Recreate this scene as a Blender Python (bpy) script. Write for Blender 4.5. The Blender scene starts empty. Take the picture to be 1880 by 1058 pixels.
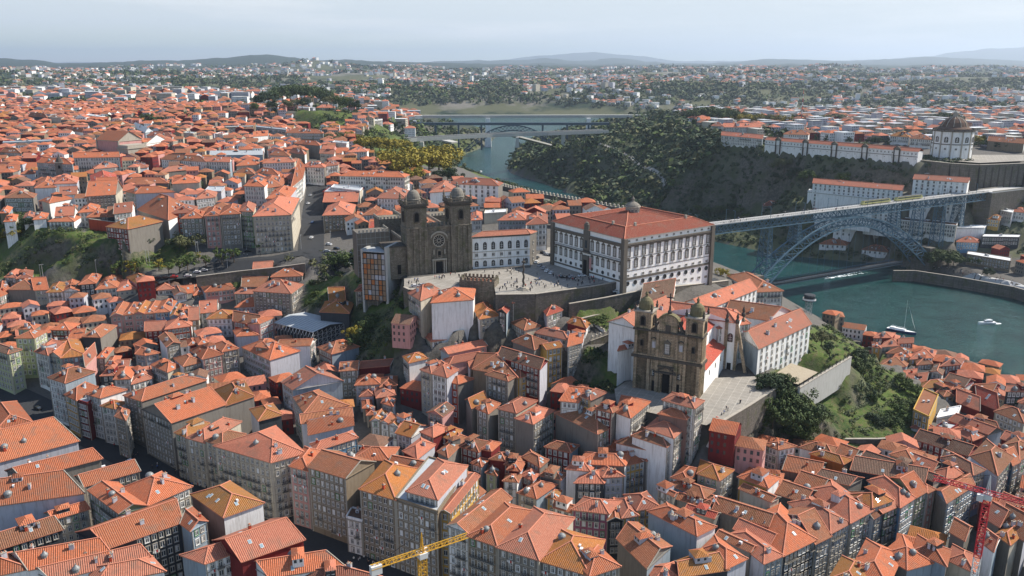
import bpy, math, random
from mathutils import Vector, Matrix, noise
from mathutils.geometry import delaunay_2d_cdt
from mathutils.bvhtree import BVHTree
R=math.radians
random.seed(7)
S=bpy.context.scene
# ---------------------------------------------------------------- camera
CAM_H=180.0; FPX=1550.0; PITCH=math.atan(417/1550)
cam=bpy.data.cameras.new('camera'); co=bpy.data.objects.new('camera',cam); S.collection.objects.link(co)
cam.sensor_width=36; cam.lens=36*FPX/1880; cam.clip_start=1; cam.clip_end=120000
co.location=(0,0,CAM_H); co.rotation_euler=(math.pi/2-PITCH,0,0); S.camera=co
# ---------------------------------------------------------------- sky and sun
SUN_EL,SUN_AZ=44,69       # azimuth to the right of the viewing direction (+Y)
w=bpy.data.worlds.new("World"); S.world=w; w.use_nodes=True
nt=w.node_tree; nt.nodes.clear()
sky=nt.nodes.new('ShaderNodeTexSky'); sky.sky_type='NISHITA'; sky.sun_disc=False
sky.sun_elevation=R(SUN_EL); sky.sun_rotation=R(SUN_AZ); sky.altitude=180; sky.air_density=1.0; sky.dust_density=.6; sky.ozone_density=2.5
bg=nt.nodes.new('ShaderNodeBackground'); bg.inputs[1].default_value=0.12
out=nt.nodes.new('ShaderNodeOutputWorld')
# thin high cloud veils, placed by direction on the sky itself
tc=nt.nodes.new('ShaderNodeTexCoord'); mp=nt.nodes.new('ShaderNodeMapping'); mp.inputs['Scale'].default_value=(1.6,1.6,16)
nz=nt.nodes.new('ShaderNodeTexNoise'); nz.inputs['Scale'].default_value=2.3; nz.inputs['Detail'].default_value=7; nz.inputs['Roughness'].default_value=.55
rp=nt.nodes.new('ShaderNodeValToRGB'); rp.color_ramp.elements[0].position=.5; rp.color_ramp.elements[1].position=.78
rp.color_ramp.elements[0].color=(.0,.0,.0,1); rp.color_ramp.elements[1].color=(.6,.6,.6,1)
mx=nt.nodes.new('ShaderNodeMixRGB'); mx.inputs[2].default_value=(5.6,5.7,5.8,1)
L=nt.links.new
L(tc.outputs['Generated'],mp.inputs[0]); L(mp.outputs[0],nz.inputs[0]); L(nz.outputs[0],rp.inputs[0])
cap=nt.nodes.new('ShaderNodeMixRGB'); cap.blend_type='DARKEN'; cap.inputs[0].default_value=1; cap.inputs[2].default_value=(4.0,4.45,4.75,1)   # even out the glare round the sun
L(rp.outputs[0],mx.inputs[0]); L(sky.outputs[0],cap.inputs[1]); L(cap.outputs[0],mx.inputs[1]); L(mx.outputs[0],bg.inputs[0]); L(bg.outputs[0],out.inputs[0])
sl=bpy.data.lights.new('sun','SUN'); sl.energy=5.0; sl.angle=R(.5); sl.color=(1,.92,.82)
so=bpy.data.objects.new('sun',sl); S.collection.objects.link(so); so.location=(200,200,500)
SUND=Vector((math.sin(R(SUN_AZ))*math.cos(R(SUN_EL)),math.cos(R(SUN_AZ))*math.cos(R(SUN_EL)),math.sin(R(SUN_EL))))
so.rotation_euler=SUND.to_track_quat('Z','Y').to_euler()
S.view_settings.view_transform='Standard'; S.view_settings.look='None'; S.view_settings.gamma=1
S.view_settings.exposure=0.64
HAZE=4e-5
S.render.resolution_x=1024; S.render.resolution_y=576
# ---------------------------------------------------------------- helpers
COL=S.collection
cp,sp=math.cos(PITCH),math.sin(PITCH)
def P(px,py,z):
    "place seen at photo pixel (px,py) lying at height z"
    up=(529-py)/FPX; t=(CAM_H-z)/(sp-up*cp)
    return Vector(((px-940)/FPX*t,(cp+up*sp)*t,z))
def px_of(p):
    x,y,z=p[0],p[1],p[2]-CAM_H
    d=y*cp-z*sp; u=y*sp+z*cp
    return 940+FPX*x/d,529-FPX*u/d
CR={'A':(0,330),'B':(470,330),'C':(930,330),'D':(1400,330),'E':(0,560),'F':(470,560),'G':(930,560),'H':(1400,560),
 'I':(0,788),'J':(470,788),'K':(930,788),'L':(1400,788),'M':(0,80),'N':(470,80),'O':(930,80),'Q':(1400,80)}
def PC(c,u,v,z):
    o=CR[c]; return P(o[0]+u*480/1880,o[1]+v*480/1880,z)
def tag(o,label=None,cat=None,group=None,kind=None):
    if label: o['label']=label
    if cat: o['category']=cat
    if group: o['group']=group
    if kind: o['kind']=kind
    return o
def empty(name,loc,rz=0,label=None,cat=None,group=None):
    o=bpy.data.objects.new(name,None); COL.objects.link(o); o.location=loc; o.rotation_euler=(0,0,rz); o.empty_display_size=1
    o['_l']=1; del o['_l']
    return tag(o,label,cat,group)
MATS={}
class MB:
    def __init__(s): s.v=[];s.f=[];s.m=[];s.uv=[];s.names=[]
    def mi(s,mat):
        if mat not in s.names: s.names.append(mat)
        return s.names.index(mat)
    def poly(s,pts,mat,uv=None):
        b=len(s.v); s.v+=[tuple(p) for p in pts]; s.f.append(tuple(range(b,b+len(pts)))); s.m.append(s.mi(mat))
        s.uv.append(uv or [(0,0)]*len(pts))
    def box(s,c,d,mat,rz=0,taper=1,ry=0):
        hx,hy,hz=d[0]/2,d[1]/2,d[2]/2
        M=Matrix.Translation(c)@Matrix.Rotation(rz,4,'Z')@Matrix.Rotation(ry,4,'Y')
        q=[M@Vector((x*(taper if z>0 else 1),y*(taper if z>0 else 1),z)) for z in(-hz,hz) for x,y in((-hx,-hy),(hx,-hy),(hx,hy),(-hx,hy))]
        for f in((3,2,1,0),(4,5,6,7),(0,1,5,4),(1,2,6,5),(2,3,7,6),(3,0,4,7)): s.poly([q[i] for i in f],mat)
    def bar(s,p,q,wd,ht,mat):
        "rectangular bar from p to q"
        p=Vector(p);q=Vector(q);d=(q-p)
        if d.length<1e-4: return
        d.normalize(); up=Vector((0,0,1)) if abs(d.z)<.95 else Vector((0,1,0))
        a=d.cross(up).normalized()*wd/2; b=a.cross(d).normalized()*ht/2
        k=[p-a-b,p+a-b,p+a+b,p-a+b,q-a-b,q+a-b,q+a+b,q-a+b]
        for f in((0,1,2,3),(7,6,5,4),(0,4,5,1),(1,5,6,2),(2,6,7,3),(3,7,4,0)): s.poly([k[i] for i in f],mat)
    def tube(s,p,q,r0,r1,n,mat,cap=True):
        p=Vector(p);q=Vector(q);d=(q-p).normalized(); up=Vector((0,0,1)) if abs(d.z)<.95 else Vector((0,1,0))
        a=d.cross(up).normalized(); b=a.cross(d).normalized()
        c0=[p+(a*math.cos(t)+b*math.sin(t))*r0 for t in[2*math.pi*i/n for i in range(n)]]
        c1=[q+(a*math.cos(t)+b*math.sin(t))*r1 for t in[2*math.pi*i/n for i in range(n)]]
        for i in range(n):
            j=(i+1)%n; s.poly([c0[j],c0[i],c1[i],c1[j]],mat)
        if cap and r1>.01: s.poly(c1[::-1],mat)
    def lathe(s,c,prof,n,mat,ph=0,ribs=None):
        "profile [(r,z)] turned about a vertical axis through c"
        for k in range(len(prof)-1):
            (r0,z0),(r1,z1)=prof[k],prof[k+1]
            for i in range(n):
                t0=ph+2*math.pi*i/n;t1=ph+2*math.pi*(i+1)/n
                q=[(c[0]+r0*math.cos(t0),c[1]+r0*math.sin(t0),c[2]+z0),(c[0]+r0*math.cos(t1),c[1]+r0*math.sin(t1),c[2]+z0),
                   (c[0]+r1*math.cos(t1),c[1]+r1*math.sin(t1),c[2]+z1),(c[0]+r1*math.cos(t0),c[1]+r1*math.sin(t0),c[2]+z1)]
                if r1<.01: q=q[:3]
                if r0<.01: q=[q[0],q[2],q[3]]
                s.poly(q,mat)
    def prism(s,pts,z0,z1,mat,top=None,uvw=True):
        "vertical prism over a ccw outline (list of xy)"
        n=len(pts)
        for i in range(n):
            a,b=pts[i],pts[(i+1)%n]; l=math.hypot(b[0]-a[0],b[1]-a[1])
            za=z0[i] if isinstance(z0,list) else z0; zb=z0[(i+1)%n] if isinstance(z0,list) else z0
            s.poly([(a[0],a[1],za),(b[0],b[1],zb),(b[0],b[1],z1),(a[0],a[1],z1)],mat,[(0,za),(l,zb),(l,z1),(0,z1)])
        s.poly([(p[0],p[1],z1) for p in pts],top or mat)
    def build(s,name,parent=None,smooth=False,loc=None):
        me=bpy.data.meshes.new(name); me.from_pydata(s.v,[],s.f)
        for n in s.names: me.materials.append(MATS[n])
        me.polygons.foreach_set('material_index',s.m)
        uv=me.uv_layers.new(name='UVMap'); flat=[c for u in s.uv for q in u for c in q]
        uv.data.foreach_set('uv',flat)
        if smooth: me.polygons.foreach_set('use_smooth',[True]*len(s.f))
        me.update()
        o=bpy.data.objects.new(name,me); COL.objects.link(o)
        if parent is not None:
            o.parent=parent
            if loc is None: # geometry given in world space: move into the parent's frame
                M=Matrix.Translation(parent.location)@Matrix.Rotation(parent.rotation_euler.z,4,'Z')
                me.transform(M.inverted())
        if loc is not None: o.location=loc
        return o
def rebase(o,base):
    "put the origin of a world-space mesh at its base point"
    o.data.transform(Matrix.Translation(-Vector(base))); o.location=base; return o
# ---------------------------------------------------------------- traced houses: zone, outline in photo crops, eave height, roof, colours
HOUSE_TXT='''
@at the bottom left
I -80 255 560 85 230 -20 r 40 x l 0 -
I 170 355 725 212 600 160 r 39 x g 0 -
I -100 560 600 462 330 340 r 40 x l 0 -
I 390 645 635 575 575 535 r 36 x c 0 f
I -60 880 445 720 330 640 r 36 x k 2 f
I 640 440 860 605 1060 550 850 390 q 41 x G 0 f
I 1062 548 1375 412 1160 310 r 41 h c 0 f
I 610 410 1000 300 930 232 r 40 x g 0 f
I 1380 470 1610 632 1890 530 r 41 h n 5 -
I 790 850 1300 670 1240 500 560 740 q 41 x k 0 f
I 1305 680 1370 728 1485 662 1385 560 q 41 x t 0 r
I 210 1010 790 895 640 810 60 900 q 40 x w 0 -
I 380 1085 1070 915 940 850 210 1010 q 38 x w 1 -
I 700 1110 1180 1020 1090 920 r 37 h w 1 -
I -160 1080 215 1000 80 890 r 40 h w 0 -
I 1475 965 2000 770 1310 905 l 38 h w 1 f
E -20 895 235 845 115 695 r 40 h k 0 -
J -100 950 340 795 95 655 -300 800 q 39 x r 1 -
J 100 1065 630 985 375 895 -60 960 q 35 x w 0 -
J 480 1120 900 1060 640 985 r 33 h w 1 -
@along the lower-left street
E -130 290 58 350 150 322 r 45 h v 3 fr
E 112 238 243 238 335 190 r 48 h v 0 fr
E 252 335 345 362 460 270 r 44 h w 1 f
E 345 362 438 380 530 300 r 43 y c 0 f
E 440 382 615 362 400 268 l 43 h p 5 f
E 612 445 690 355 680 290 r 42 x p 1 -
E 350 522 468 560 680 480 r 43 h w 2 f
E 468 645 550 685 700 590 r 39 h y 0 f
E 550 690 628 715 740 640 r 38 f r 4 f
E 625 640 722 668 905 610 r 41 h w 0 f
E 728 725 826 745 905 700 r 38 h w 5 f
E 830 800 905 830 930 760 r 38 h o 2 fr
E 893 650 1020 690 1480 540 r 42 h g 0 f
E 1615 725 1825 655 1550 610 l 40 h g 5 -
E 1025 748 1235 845 1620 715 r 41 y g 0 f
J -295 120 110 238 350 170 140 -20 q 42 h c 1 fr
E 1262 918 1345 950 1500 850 r 39 h c 5 f
E 1345 955 1475 990 1730 840 r 39 h c 1 f
E 1478 975 1600 1010 1760 930 r 40 h c 2 f
J 245 265 376 300 480 160 r 41 h p 0 f
J 378 270 645 350 850 235 r 43 x o 2 f
J 650 640 762 668 800 600 r 30 f w 3 f
J 748 430 1003 505 1170 290 r 42 h o 5 f
J 1005 508 1305 605 1520 290 r 41.8 f o 4 f
J 1085 445 1305 505 1515 265 r 45 h w 1 f
J 1325 590 1392 602 1600 340 r 41 y y 1 fr
J 1380 692 1530 748 1830 500 r 41 y w 2 f
J 1520 765 1735 840 1990 590 r 41 h o 0 f
K -65 848 233 940 480 640 r 41 h g 1 f
K 235 942 600 1052 700 800 r 40 h g 5 f
K 600 1055 812 985 450 905 l 40.5 h g 0 fr
@left of metal shed
E 130 172 240 175 287 145 r 50 h v 0 f
E 365 178 495 180 570 135 r 47 h r 0 fr
E 500 246 600 235 640 182 r 43 x o 0 -
E 590 228 720 232 835 150 r 45 h k 2 -
E 697 380 755 380 815 310 r 40 h g 0 f
E 975 352 1045 362 1142 345 975 290 q 41 h t 0 fr
E 1200 300 1295 275 1145 230 l 44 y g 2 f
E 1090 430 1205 482 1300 438 r 39 h w 0 f
E 1320 440 1460 405 1255 385 l 41 h o 2 f
E 1455 388 1600 352 1370 325 l 43 h p 0 f
E 1600 335 1712 312 1530 285 l 44 h g 0 fr
E 1360 290 1420 280 1345 252 l 45 h r 0 f
E 1430 285 1495 270 1405 240 l 46 h g 0 f
E 725 510 830 505 770 460 l 36 h k 1 f
E 820 535 940 530 860 455 l 37 h w 0 f
E 950 568 1095 525 955 480 l 35 h w 1 f
E 765 435 835 430 800 375 l 38 h g 0 f
E 835 445 925 440 860 405 l 37 x g 1 f
E 1240 545 1320 560 1355 505 r 38 h c 5 f
E 1045 190 1185 180 1060 140 l 44 x r 1 f
E 1190 175 1375 150 1200 120 l 46 h R 1 f
E 1490 100 1670 95 1530 50 l 47 h w 5 f
E 1680 115 1870 150 1690 60 l 47 x R 2 f
E 1705 225 1855 215 1680 185 l 45 h l 0 -
E 1745 305 1941 395 2151 330 r 43 h l 0 f
A 795 985 880 975 850 900 l 49 y p 0 f
A 880 975 960 968 935 893 l 49 h p 0 f
A 960 968 1035 964 1015 888 l 49 y p 5 f
A 1035 964 1112 958 1090 882 l 49 h p 0 f
A 1112 956 1222 948 1170 870 l 49.5 h b 0 f
A 1224 985 1282 980 1265 905 l 48 y b 5 f
A 1282 980 1350 998 1370 915 r 48 h w 1 f
A 1360 1010 1430 1005 1440 940 r 47 x o 1 f
A 1440 960 1560 950 1450 893 l 48 x w 1 f
F 0 300 90 310 30 250 l 46 h o 0 f
F 155 300 385 290 200 262 l 45 x w 2 r
F -60 135 20 135 125 90 r 50 h p 0 r
F 450 305 545 352 740 300 r 42 h n 2 f
F 20 832 182 790 -40 750 l 39 h k 5 -
@below the left road
A 35 700 120 705 90 650 l 55 h g 1 f
A 120 712 228 702 130 665 l 55 h r 1 f
A -40 860 62 812 -20 770 l 50 h g 0 f
A 60 790 250 790 130 735 l 52 h g 2 -
A 250 795 345 790 225 735 l 52 x c 0 f
A 338 810 455 805 385 750 l 52 h w 5 f
A 455 805 565 800 470 742 l 52 y w 0 f
A 568 755 685 745 620 690 l 55 h k 0 f
A 690 790 840 775 750 705 l 53 h w 0 f
A 845 800 978 785 870 730 l 53 h c 1 f
A 1000 757 1130 740 915 702 l 56 h p 5 f
A 1130 795 1250 785 1130 735 l 54 h w 1 f
A 1255 830 1342 820 1210 742 l 53 y w 3 f
A 1300 822 1390 812 1315 785 l 51 x w 0 f
A 1395 832 1472 815 1370 770 l 51 h o 0 f
A 1475 808 1690 785 1640 725 r 54 h p 0 f
A 1740 768 1920 770 1760 720 l 56 x g 2 -
A 1690 818 1900 820 1735 765 l 53 h g 1 f
A 1695 918 1900 905 1740 872 l 48 h l 0 f
B -20 800 250 818 335 755 r 58 h g 1 fr
B 110 700 330 692 130 650 l 61 h g 0 f
B -20 660 112 650 0 618 l 61 x r 1 f
@above the left cliff
A 30 302 110 298 50 258 l 81 h w 0 -
A 170 277 240 272 185 245 l 82 y w 1 -
A 240 287 330 280 260 250 l 82 h w 0 -
A 765 338 920 355 1165 300 r 82 h r 5 f
A 350 302 530 300 420 262 l 81 h w 0 f
A 400 262 530 255 430 228 l 84 x w 1 -
A 565 237 690 227 600 195 l 84 h w 0 f
A 625 272 770 265 650 230 l 82 h g 0 f
A 775 268 886 258 800 230 l 83 x k 2 -
A 820 245 945 230 845 208 l 86 x w 1 f
A 300 150 355 168 520 135 r 88 h c 0 -
A 30 132 238 130 60 105 l 87 h g 2 f
A 620 120 830 106 680 72 l 91 x g 0 f
A 905 85 975 100 1250 88 r 91 h l 0 f
A 990 215 1210 290 1400 215 r 83 h g 0 -
A 1220 245 1390 235 1255 205 l 85 h R 1 f
A 430 110 550 105 445 85 l 87 x w 1 -
A 250 60 400 55 280 5 l 90 h w 0 -
A 390 30 550 25 410 -10 l 92 h w 1 -
A 0 240 60 240 30 200 l 84 h o 0 -
A 690 55 830 50 720 25 l 92 x c 0 f
A 660 25 850 15 650 -30 l 94 h R 6 f
A 430 225 540 218 450 195 l 85 h w 0 -
@around the plateau road
A 1305 280 1465 275 1345 240 l 84 h g 0 f
A 1470 262 1582 257 1500 210 l 86 h p 0 f
A 1585 252 1727 244 1615 195 l 87 h g 0 f
A 1728 225 1820 232 1750 172 l 88 h G 1 f
B -20 264 250 252 310 135 60 172 q 88 h c 1 fr
B 75 137 235 132 290 62 r 89 h p 0 -
B 250 60 330 -10 290 -35 l 90 h w 0 fr
B 0 70 180 45 60 20 l 90 h g 0 f
B 480 94 742 92 800 40 r 84 f r 4 -
B 485 162 730 158 520 128 l 80 x k 1 -
B 482 257 690 250 520 188 l 80 h o 1 f
B 690 282 760 278 700 240 l 76 h r 0 f
B 540 60 745 85 800 28 r 86 f w 4 -
A 1240 30 1430 20 1260 -5 l 90 h c 0 -
A 1410 140 1545 125 1430 105 l 86 h w 1 f
A 1755 45 1900 50 1800 5 l 93 h w 0 f
A 1470 90 1590 90 1500 55 l 86 f l 4 -
@behind the cathedral
B 765 257 905 247 830 192 l 78 h w 2 f
B 815 335 900 330 840 308 l 76 x w 0 f
B 815 397 900 388 830 345 l 73 x w 6 f
B 870 132 1085 138 920 82 l 86 h w 1 f
B 1250 92 1420 82 1290 38 l 88 h w 1 -
B 1385 28 1742 43 1775 22 r 90 h w 1 S
B 1550 292 1625 287 1550 240 l 81 h w 1 f
B 1780 292 1880 290 1830 248 l 84 h w 1 f
C -60 292 140 290 0 250 l 85 h l 1 f
C 143 325 292 315 150 262 l 88 h w 1 f
B 1010 200 1085 195 1040 175 l 79 y w 6 -
B 1640 250 1800 240 1650 225 l 80 f c 7 -
N 600 952 1065 962 1112 940 r 93 h w 0 fr
@below cathedral square
B 462 950 668 960 500 880 l 53 h k 5 -
B 530 872 640 870 520 805 l 56 x g 5 -
B 715 800 865 795 745 760 l 62 h g 1 f
B 800 838 910 832 830 795 l 60 h g 1 f
B 870 862 1000 856 880 820 l 58 x g 1 f
B 893 885 1030 907 1062 868 r 56 f g 4 -
B 1098 815 1185 868 1340 800 r 72 h c 1 f
B 1262 885 1560 862 1290 808 l 71.6 h w 0 -
F 1298 112 1502 92 1270 60 l 58 f R 7 f
B 1610 1002 1750 975 1550 915 l 63 h c 5 f
C 45 884 120 872 0 800 l 69 h r 1 f
C 290 977 400 938 205 852 l 64 h w 6 fr
C 150 1002 290 990 150 950 l 60 x g 2 -
G 440 127 572 165 604 127 r 60 h r 5 -
G 35 127 130 180 240 150 r 59 h g 2 f
G 210 200 440 250 480 215 r 57 h l 1 f
G 290 320 400 300 240 290 l 56 x y 5 f
G 440 300 540 270 470 225 l 57 x w 0 f
B 1745 940 1800 960 1870 870 r 66 y k 6 f
@near the centre
F 1262 262 1540 222 1480 182 r 53 h w 1 f
F 1385 350 1658 292 1600 262 r 51 x p 1 f
F 1395 422 1662 368 1620 338 r 48 h p 1 -
F 1540 452 1790 370 1770 340 r 47 x o 1 -
F 1185 465 1262 492 1372 420 r 49 h c 1 f
F 1264 492 1372 520 1452 465 1330 400 q 49 h w 1 f
F 1355 545 1455 567 1563 530 r 45 h R 0 f
F 1060 372 1102 415 1230 385 r 48 h w 5 f
F 1655 500 1812 545 1858 518 r 50 h g 2 f
F 1560 460 1880 520 1900 400 r 49.5 h o 2 -
G -60 370 240 460 292 400 r 54 x r 3 f
G -20 490 100 520 215 488 r 49 h y 2 fr
G 45 260 200 320 290 265 r 56 h g 2 -
F 1552 742 1658 690 1512 682 l 42 x g 5 -
F 1590 745 1670 780 1752 710 r 42 h g 0 f
G -60 745 68 775 215 690 r 43 h g 1 f
G 65 815 190 855 338 760 r 42 h g 1 r
F 605 475 730 465 620 420 l 42 x g 2 f
F 742 455 962 436 790 412 l 41 x r 1 -
F 190 557 265 608 620 545 r 41 x l 1 f
F 275 665 350 775 660 722 452 612 q 40 h l 2 f
F 330 852 692 802 320 790 l 38.5 x l 2 -
F 380 932 700 862 690 805 r 37 s l 0 -
F 715 577 890 567 742 512 l 38 h l 0 f
F 895 590 1010 575 900 530 l 38 h g 2 -
F 750 657 845 650 770 615 l 35 h l 1 -
F 868 668 1000 645 850 600 l 36 h g 1 -
F 905 703 985 728 1000 680 r 35 h g 0 f
F 770 742 832 738 765 690 l 33 h g 0 f
F 800 792 860 785 790 745 l 32 h g 0 f
F 825 832 892 830 870 770 l 32 y w 5 f
F 895 845 955 852 940 790 l 32 y w 0 f
F 955 860 1025 878 1010 810 l 32 y w 5 f
F 1025 878 1112 840 1040 810 l 32.5 h w 0 f
F 1010 920 1115 950 1240 870 r 34 x w 5 f
F 1235 772 1340 800 1420 742 r 39 y p 3 f
F 1060 235 1150 240 1190 200 r 47 y k 5 -
@at lower centre
J 430 155 728 60 690 15 r 38 h b 1 f
J 700 215 960 225 770 125 l 36 h g 0 -
J 960 245 1250 300 1010 190 l 36 x w 0 -
J 1060 158 1160 210 1285 112 r 36 h r 1 f
F 1185 912 1275 950 1395 890 r 37 h r 1 f
F 1325 940 1405 972 1480 900 r 35 h r 5 f
J 1310 162 1380 202 1520 62 r 35 h g 2 -
J 1475 125 1600 162 1662 90 r 35 h r 2 f
J 1620 142 1690 157 1755 100 r 35 h r 0 -
J 1685 215 1790 227 1850 180 r 33 h r 2 -
J 1550 242 1620 267 1672 220 r 31 h r 0 f
J 1655 312 1730 332 1750 285 r 29 h v 2 f
J 1782 372 1882 382 1900 335 r 29 h w 2 f
J 1810 290 1900 300 1930 240 r 32 h r 0 f
K 280 127 460 165 515 118 r 34 h r 2 f
K 115 200 240 270 297 222 r 33 h r 2 f
K -10 252 105 262 140 205 r 32 h r 2 f
K 240 330 390 362 432 320 r 30 h g 2 f
K 110 330 190 367 240 312 r 30 h r 1 f
K 85 457 215 497 355 400 r 28 h c 0 f
K -20 370 75 377 110 330 r 30 h w 2 f
K 290 490 360 502 388 445 r 26 h y 5 f
K 340 560 470 600 480 545 r 27 x w 0 f
G 355 777 655 925 885 812 r 42 h g 2 r
G 465 802 560 860 665 792 r 42 f r 3 -
G 388 688 515 700 650 612 r 48 x w 0 f
G 530 652 605 682 712 630 r 50 h y 1 f
G 640 742 760 772 802 740 r 49 h r 2 f
G 790 772 890 810 1028 697 830 655 q 48 h w 0 r
G 1125 682 1350 742 1415 690 r 54 h w 1 fr
G 1095 782 1290 820 1338 775 r 50 h n 0 r
@below the twin-belfry church
G 1000 885 1200 955 1282 880 r 45 h w 1 r
G 905 940 1150 1020 1218 958 r 42 h w 2 r
K 790 95 1085 165 1175 95 r 38 h w 2 r
K 700 165 1005 222 880 120 r 33 h g 0 -
K 845 262 1003 224 720 165 l 33 h y 0 f
K 1008 226 1085 182 800 115 l 34 h w 1 f
K 600 320 690 350 700 280 r 31 h w 1 f
K 695 345 840 338 620 270 l 32.5 h l 1 f
K 495 385 697 388 560 300 l 31 h k 1 f
K 430 285 600 300 480 232 l 33.5 h w 1 -
K 520 245 850 262 570 168 l 34.5 h g 0 -
K 472 577 735 607 560 490 l 30 h m 1 f
K 730 660 835 655 720 525 l 28 y k 2 f
K 835 637 945 620 785 505 l 29 h y 1 f
K 940 582 1100 557 850 475 l 30 h y 1 f
K 1090 430 1200 480 1225 458 r 31 x g 0 f
K 1165 395 1420 495 1490 440 r 31 h b 2 -
K 1190 347 1300 372 1390 290 r 33 h w 0 f
K 1375 320 1530 367 1628 295 1400 225 q 34 h c 5 fr
K 1668 345 1880 420 1750 278 l 32 h y 0 f
K 1022 590 1370 765 1500 700 r 32 h t 0 -
K 800 790 1010 1000 1180 840 950 680 q 30 x g 2 -
K 1490 575 1880 700 1560 490 l 29 x g 2 -
K 1640 720 1890 830 1720 650 l 27 x g 1 -
K 1510 770 1750 880 1560 730 l 28 x g 2 -
K 1400 865 1580 1000 1725 930 1500 768 q 29 h k 0 -
K 1250 1062 1590 1010 1450 868 1220 950 q 28.5 x k 5 -
K 1060 1110 1250 1080 1200 960 r 27 h g 1 -
K 1680 430 1900 520 1740 400 l 30 x c 2 -
K 1225 500 1450 560 1260 460 l 29 x g 2 -
K 1290 580 1490 640 1330 545 l 29 x g 6 -
K 1440 520 1520 540 1540 490 r 30 h g 2 -
@by the river
H 800 237 925 235 830 205 l 24 h r 1 f
H 795 302 850 312 790 270 l 23 h y 1 f
H 845 305 980 292 880 265 l 23 h c 1 f
H 980 277 1080 272 980 250 l 24 x r 1 f
H 895 347 1040 352 930 315 l 22 h c 2 f
H 945 372 1060 375 960 350 l 22 h y 0 f
H 1060 392 1225 377 1090 345 l 21 h y 1 f
H 1110 432 1220 422 1100 385 l 20 h o 2 f
H 1280 442 1425 427 1310 398 l 22 h r 1 f
H 1215 482 1290 502 1310 450 r 20 y w 3 f
H 820 457 1030 442 870 395 l 19 h t 2 -
H 840 492 940 497 880 460 l 16 x c 5 -
H 640 402 840 395 680 345 l 15 h c 1 -
H 740 452 830 457 760 415 l 14 h w 1 f
H 490 267 620 302 520 235 l 12 x w 1 -
H 1010 525 1100 512 1020 480 l 17 x r 1 -
H 1015 582 1170 562 1050 520 l 16 x c 1 f
H 620 330 720 345 660 300 l 13 h w 1 -
@right of the garden
H 1135 607 1300 582 1150 560 l 18 h r 5 f
H 1310 547 1450 587 1520 545 r 19 x r 3 f
H 1360 607 1450 602 1310 562 l 18 h r 0 f
H 1245 632 1320 622 1260 592 l 17 h o 1 f
H 1305 657 1375 652 1270 625 l 18 h y 2 f
H 1480 632 1650 622 1540 590 l 18 x r 2 -
H 1650 652 1745 682 1740 622 r 17 h c 1 f
H 1750 622 1900 622 1770 590 l 22 x k 1 f
H 1400 700 1560 762 1540 670 r 18 x r 1 -
H 1550 700 1700 762 1640 650 r 18 x r 6 -
H 1670 767 1880 850 1740 722 l 20 h c 2 f
H 1085 760 1195 812 1262 655 r 25 f y 2 f
H 1250 822 1400 792 1280 762 l 17 f w 7 -
H 1345 832 1620 930 1720 902 r 18 x g 1 -
H 1070 880 1150 895 1240 882 1120 825 q 18 h w 1 -
H 1250 882 1350 902 1300 850 l 19 f r 4 -
H 1340 902 1510 975 1585 945 r 19 h r 1 f
L 1095 72 1475 190 1545 132 r 20 x r 3 f
H 1720 962 1880 1022 1780 917 l 20 x r 1 -
H 1840 700 1920 720 1850 660 l 18 h c 1 f
H 1560 860 1700 900 1640 840 r 17 x g 2 -
@at lower right
L 10 965 147 907 -250 760 l 27 h t 1 f
L 148 910 385 792 -100 640 l 27 h k 0 f
L 380 822 487 770 130 610 l 26 x t 2 f
L 490 747 630 672 190 530 l 26.5 h w 1 f
L 632 672 795 582 330 440 l 27 h c 1 f
L 797 642 860 602 560 490 l 25 x b 2 f
L 790 562 932 512 850 442 640 470 q 28 h t 5 f
L 862 602 985 547 640 495 l 25.5 x k 1 f
L 990 562 1095 492 760 372 l 26 h b 1 f
L 1097 492 1185 442 880 345 l 26 x G 0 f
L 1187 457 1237 432 1000 340 l 25.6 h p 2 f
L 720 197 1230 372 1290 340 r 28 x k 3 -
L 1320 385 1435 317 1250 300 l 27 h k 1 -
L 1325 530 1520 402 1250 440 l 25 x b 2 f
L 1515 327 1595 292 1290 205 l 27 h b 3 fr
L 1690 332 1800 200 1500 195 l 27 h l 2 f
L 1800 262 1845 235 1700 150 l 25 x b 0 f
L 1850 222 1960 150 1720 120 l 25 h l 2 f
L 345 177 580 252 640 217 r 27 h O 5 -
L 10 107 115 147 235 122 r 31 h w 2 fr
L 150 292 400 342 210 200 l 25 x g 2 -
L 270 132 500 185 340 90 l 27 h w 2 -
L 530 172 650 217 600 112 l 27 x g 2 -
L 640 292 1160 382 690 197 l 27.5 x k 3 -
L 380 347 620 402 480 297 l 27 x g 3 -
L 0 385 130 402 20 310 l 28 h y 0 -
L 920 182 1080 232 1000 120 l 26 h g 2 -
L 1040 232 1220 300 1100 180 l 25 x g 1 -
L 1290 212 1400 260 1330 160 l 26 x g 3 -
L 100 460 300 530 200 380 l 27 x k 2 -
L 240 380 420 440 320 310 l 27 x g 2 -
@under the red crane
L 850 902 1040 1010 1220 960 1010 768 q 25 h g 0 -
L 640 1010 900 1130 1000 900 r 25 h k 0 -
L 1090 870 1320 982 1345 870 r 26 h t 0 -
L 1330 940 1520 1030 1560 920 r 24 h c 1 -
L 1350 740 1450 800 1500 700 r 23 x g 2 -
L 1560 800 1660 880 1700 780 r 24 x w 1 -
L 1680 760 1780 830 1880 740 r 23 h g 5 -
L 1600 640 1700 700 1800 590 r 24 x g 1 -
L 1700 700 1880 800 1960 640 r 23 x g 2 -
L 1700 560 1880 640 1940 540 r 23 x g 1 -
L 480 1080 700 1150 790 980 r 25 h g 5 -
@near the opera house
M 530 822 860 816 525 785 l 99 x w 0 f
M 265 855 520 870 300 800 l 98 h t 0 f
M 680 902 846 886 655 860 l 95 h t 1 f
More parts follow.
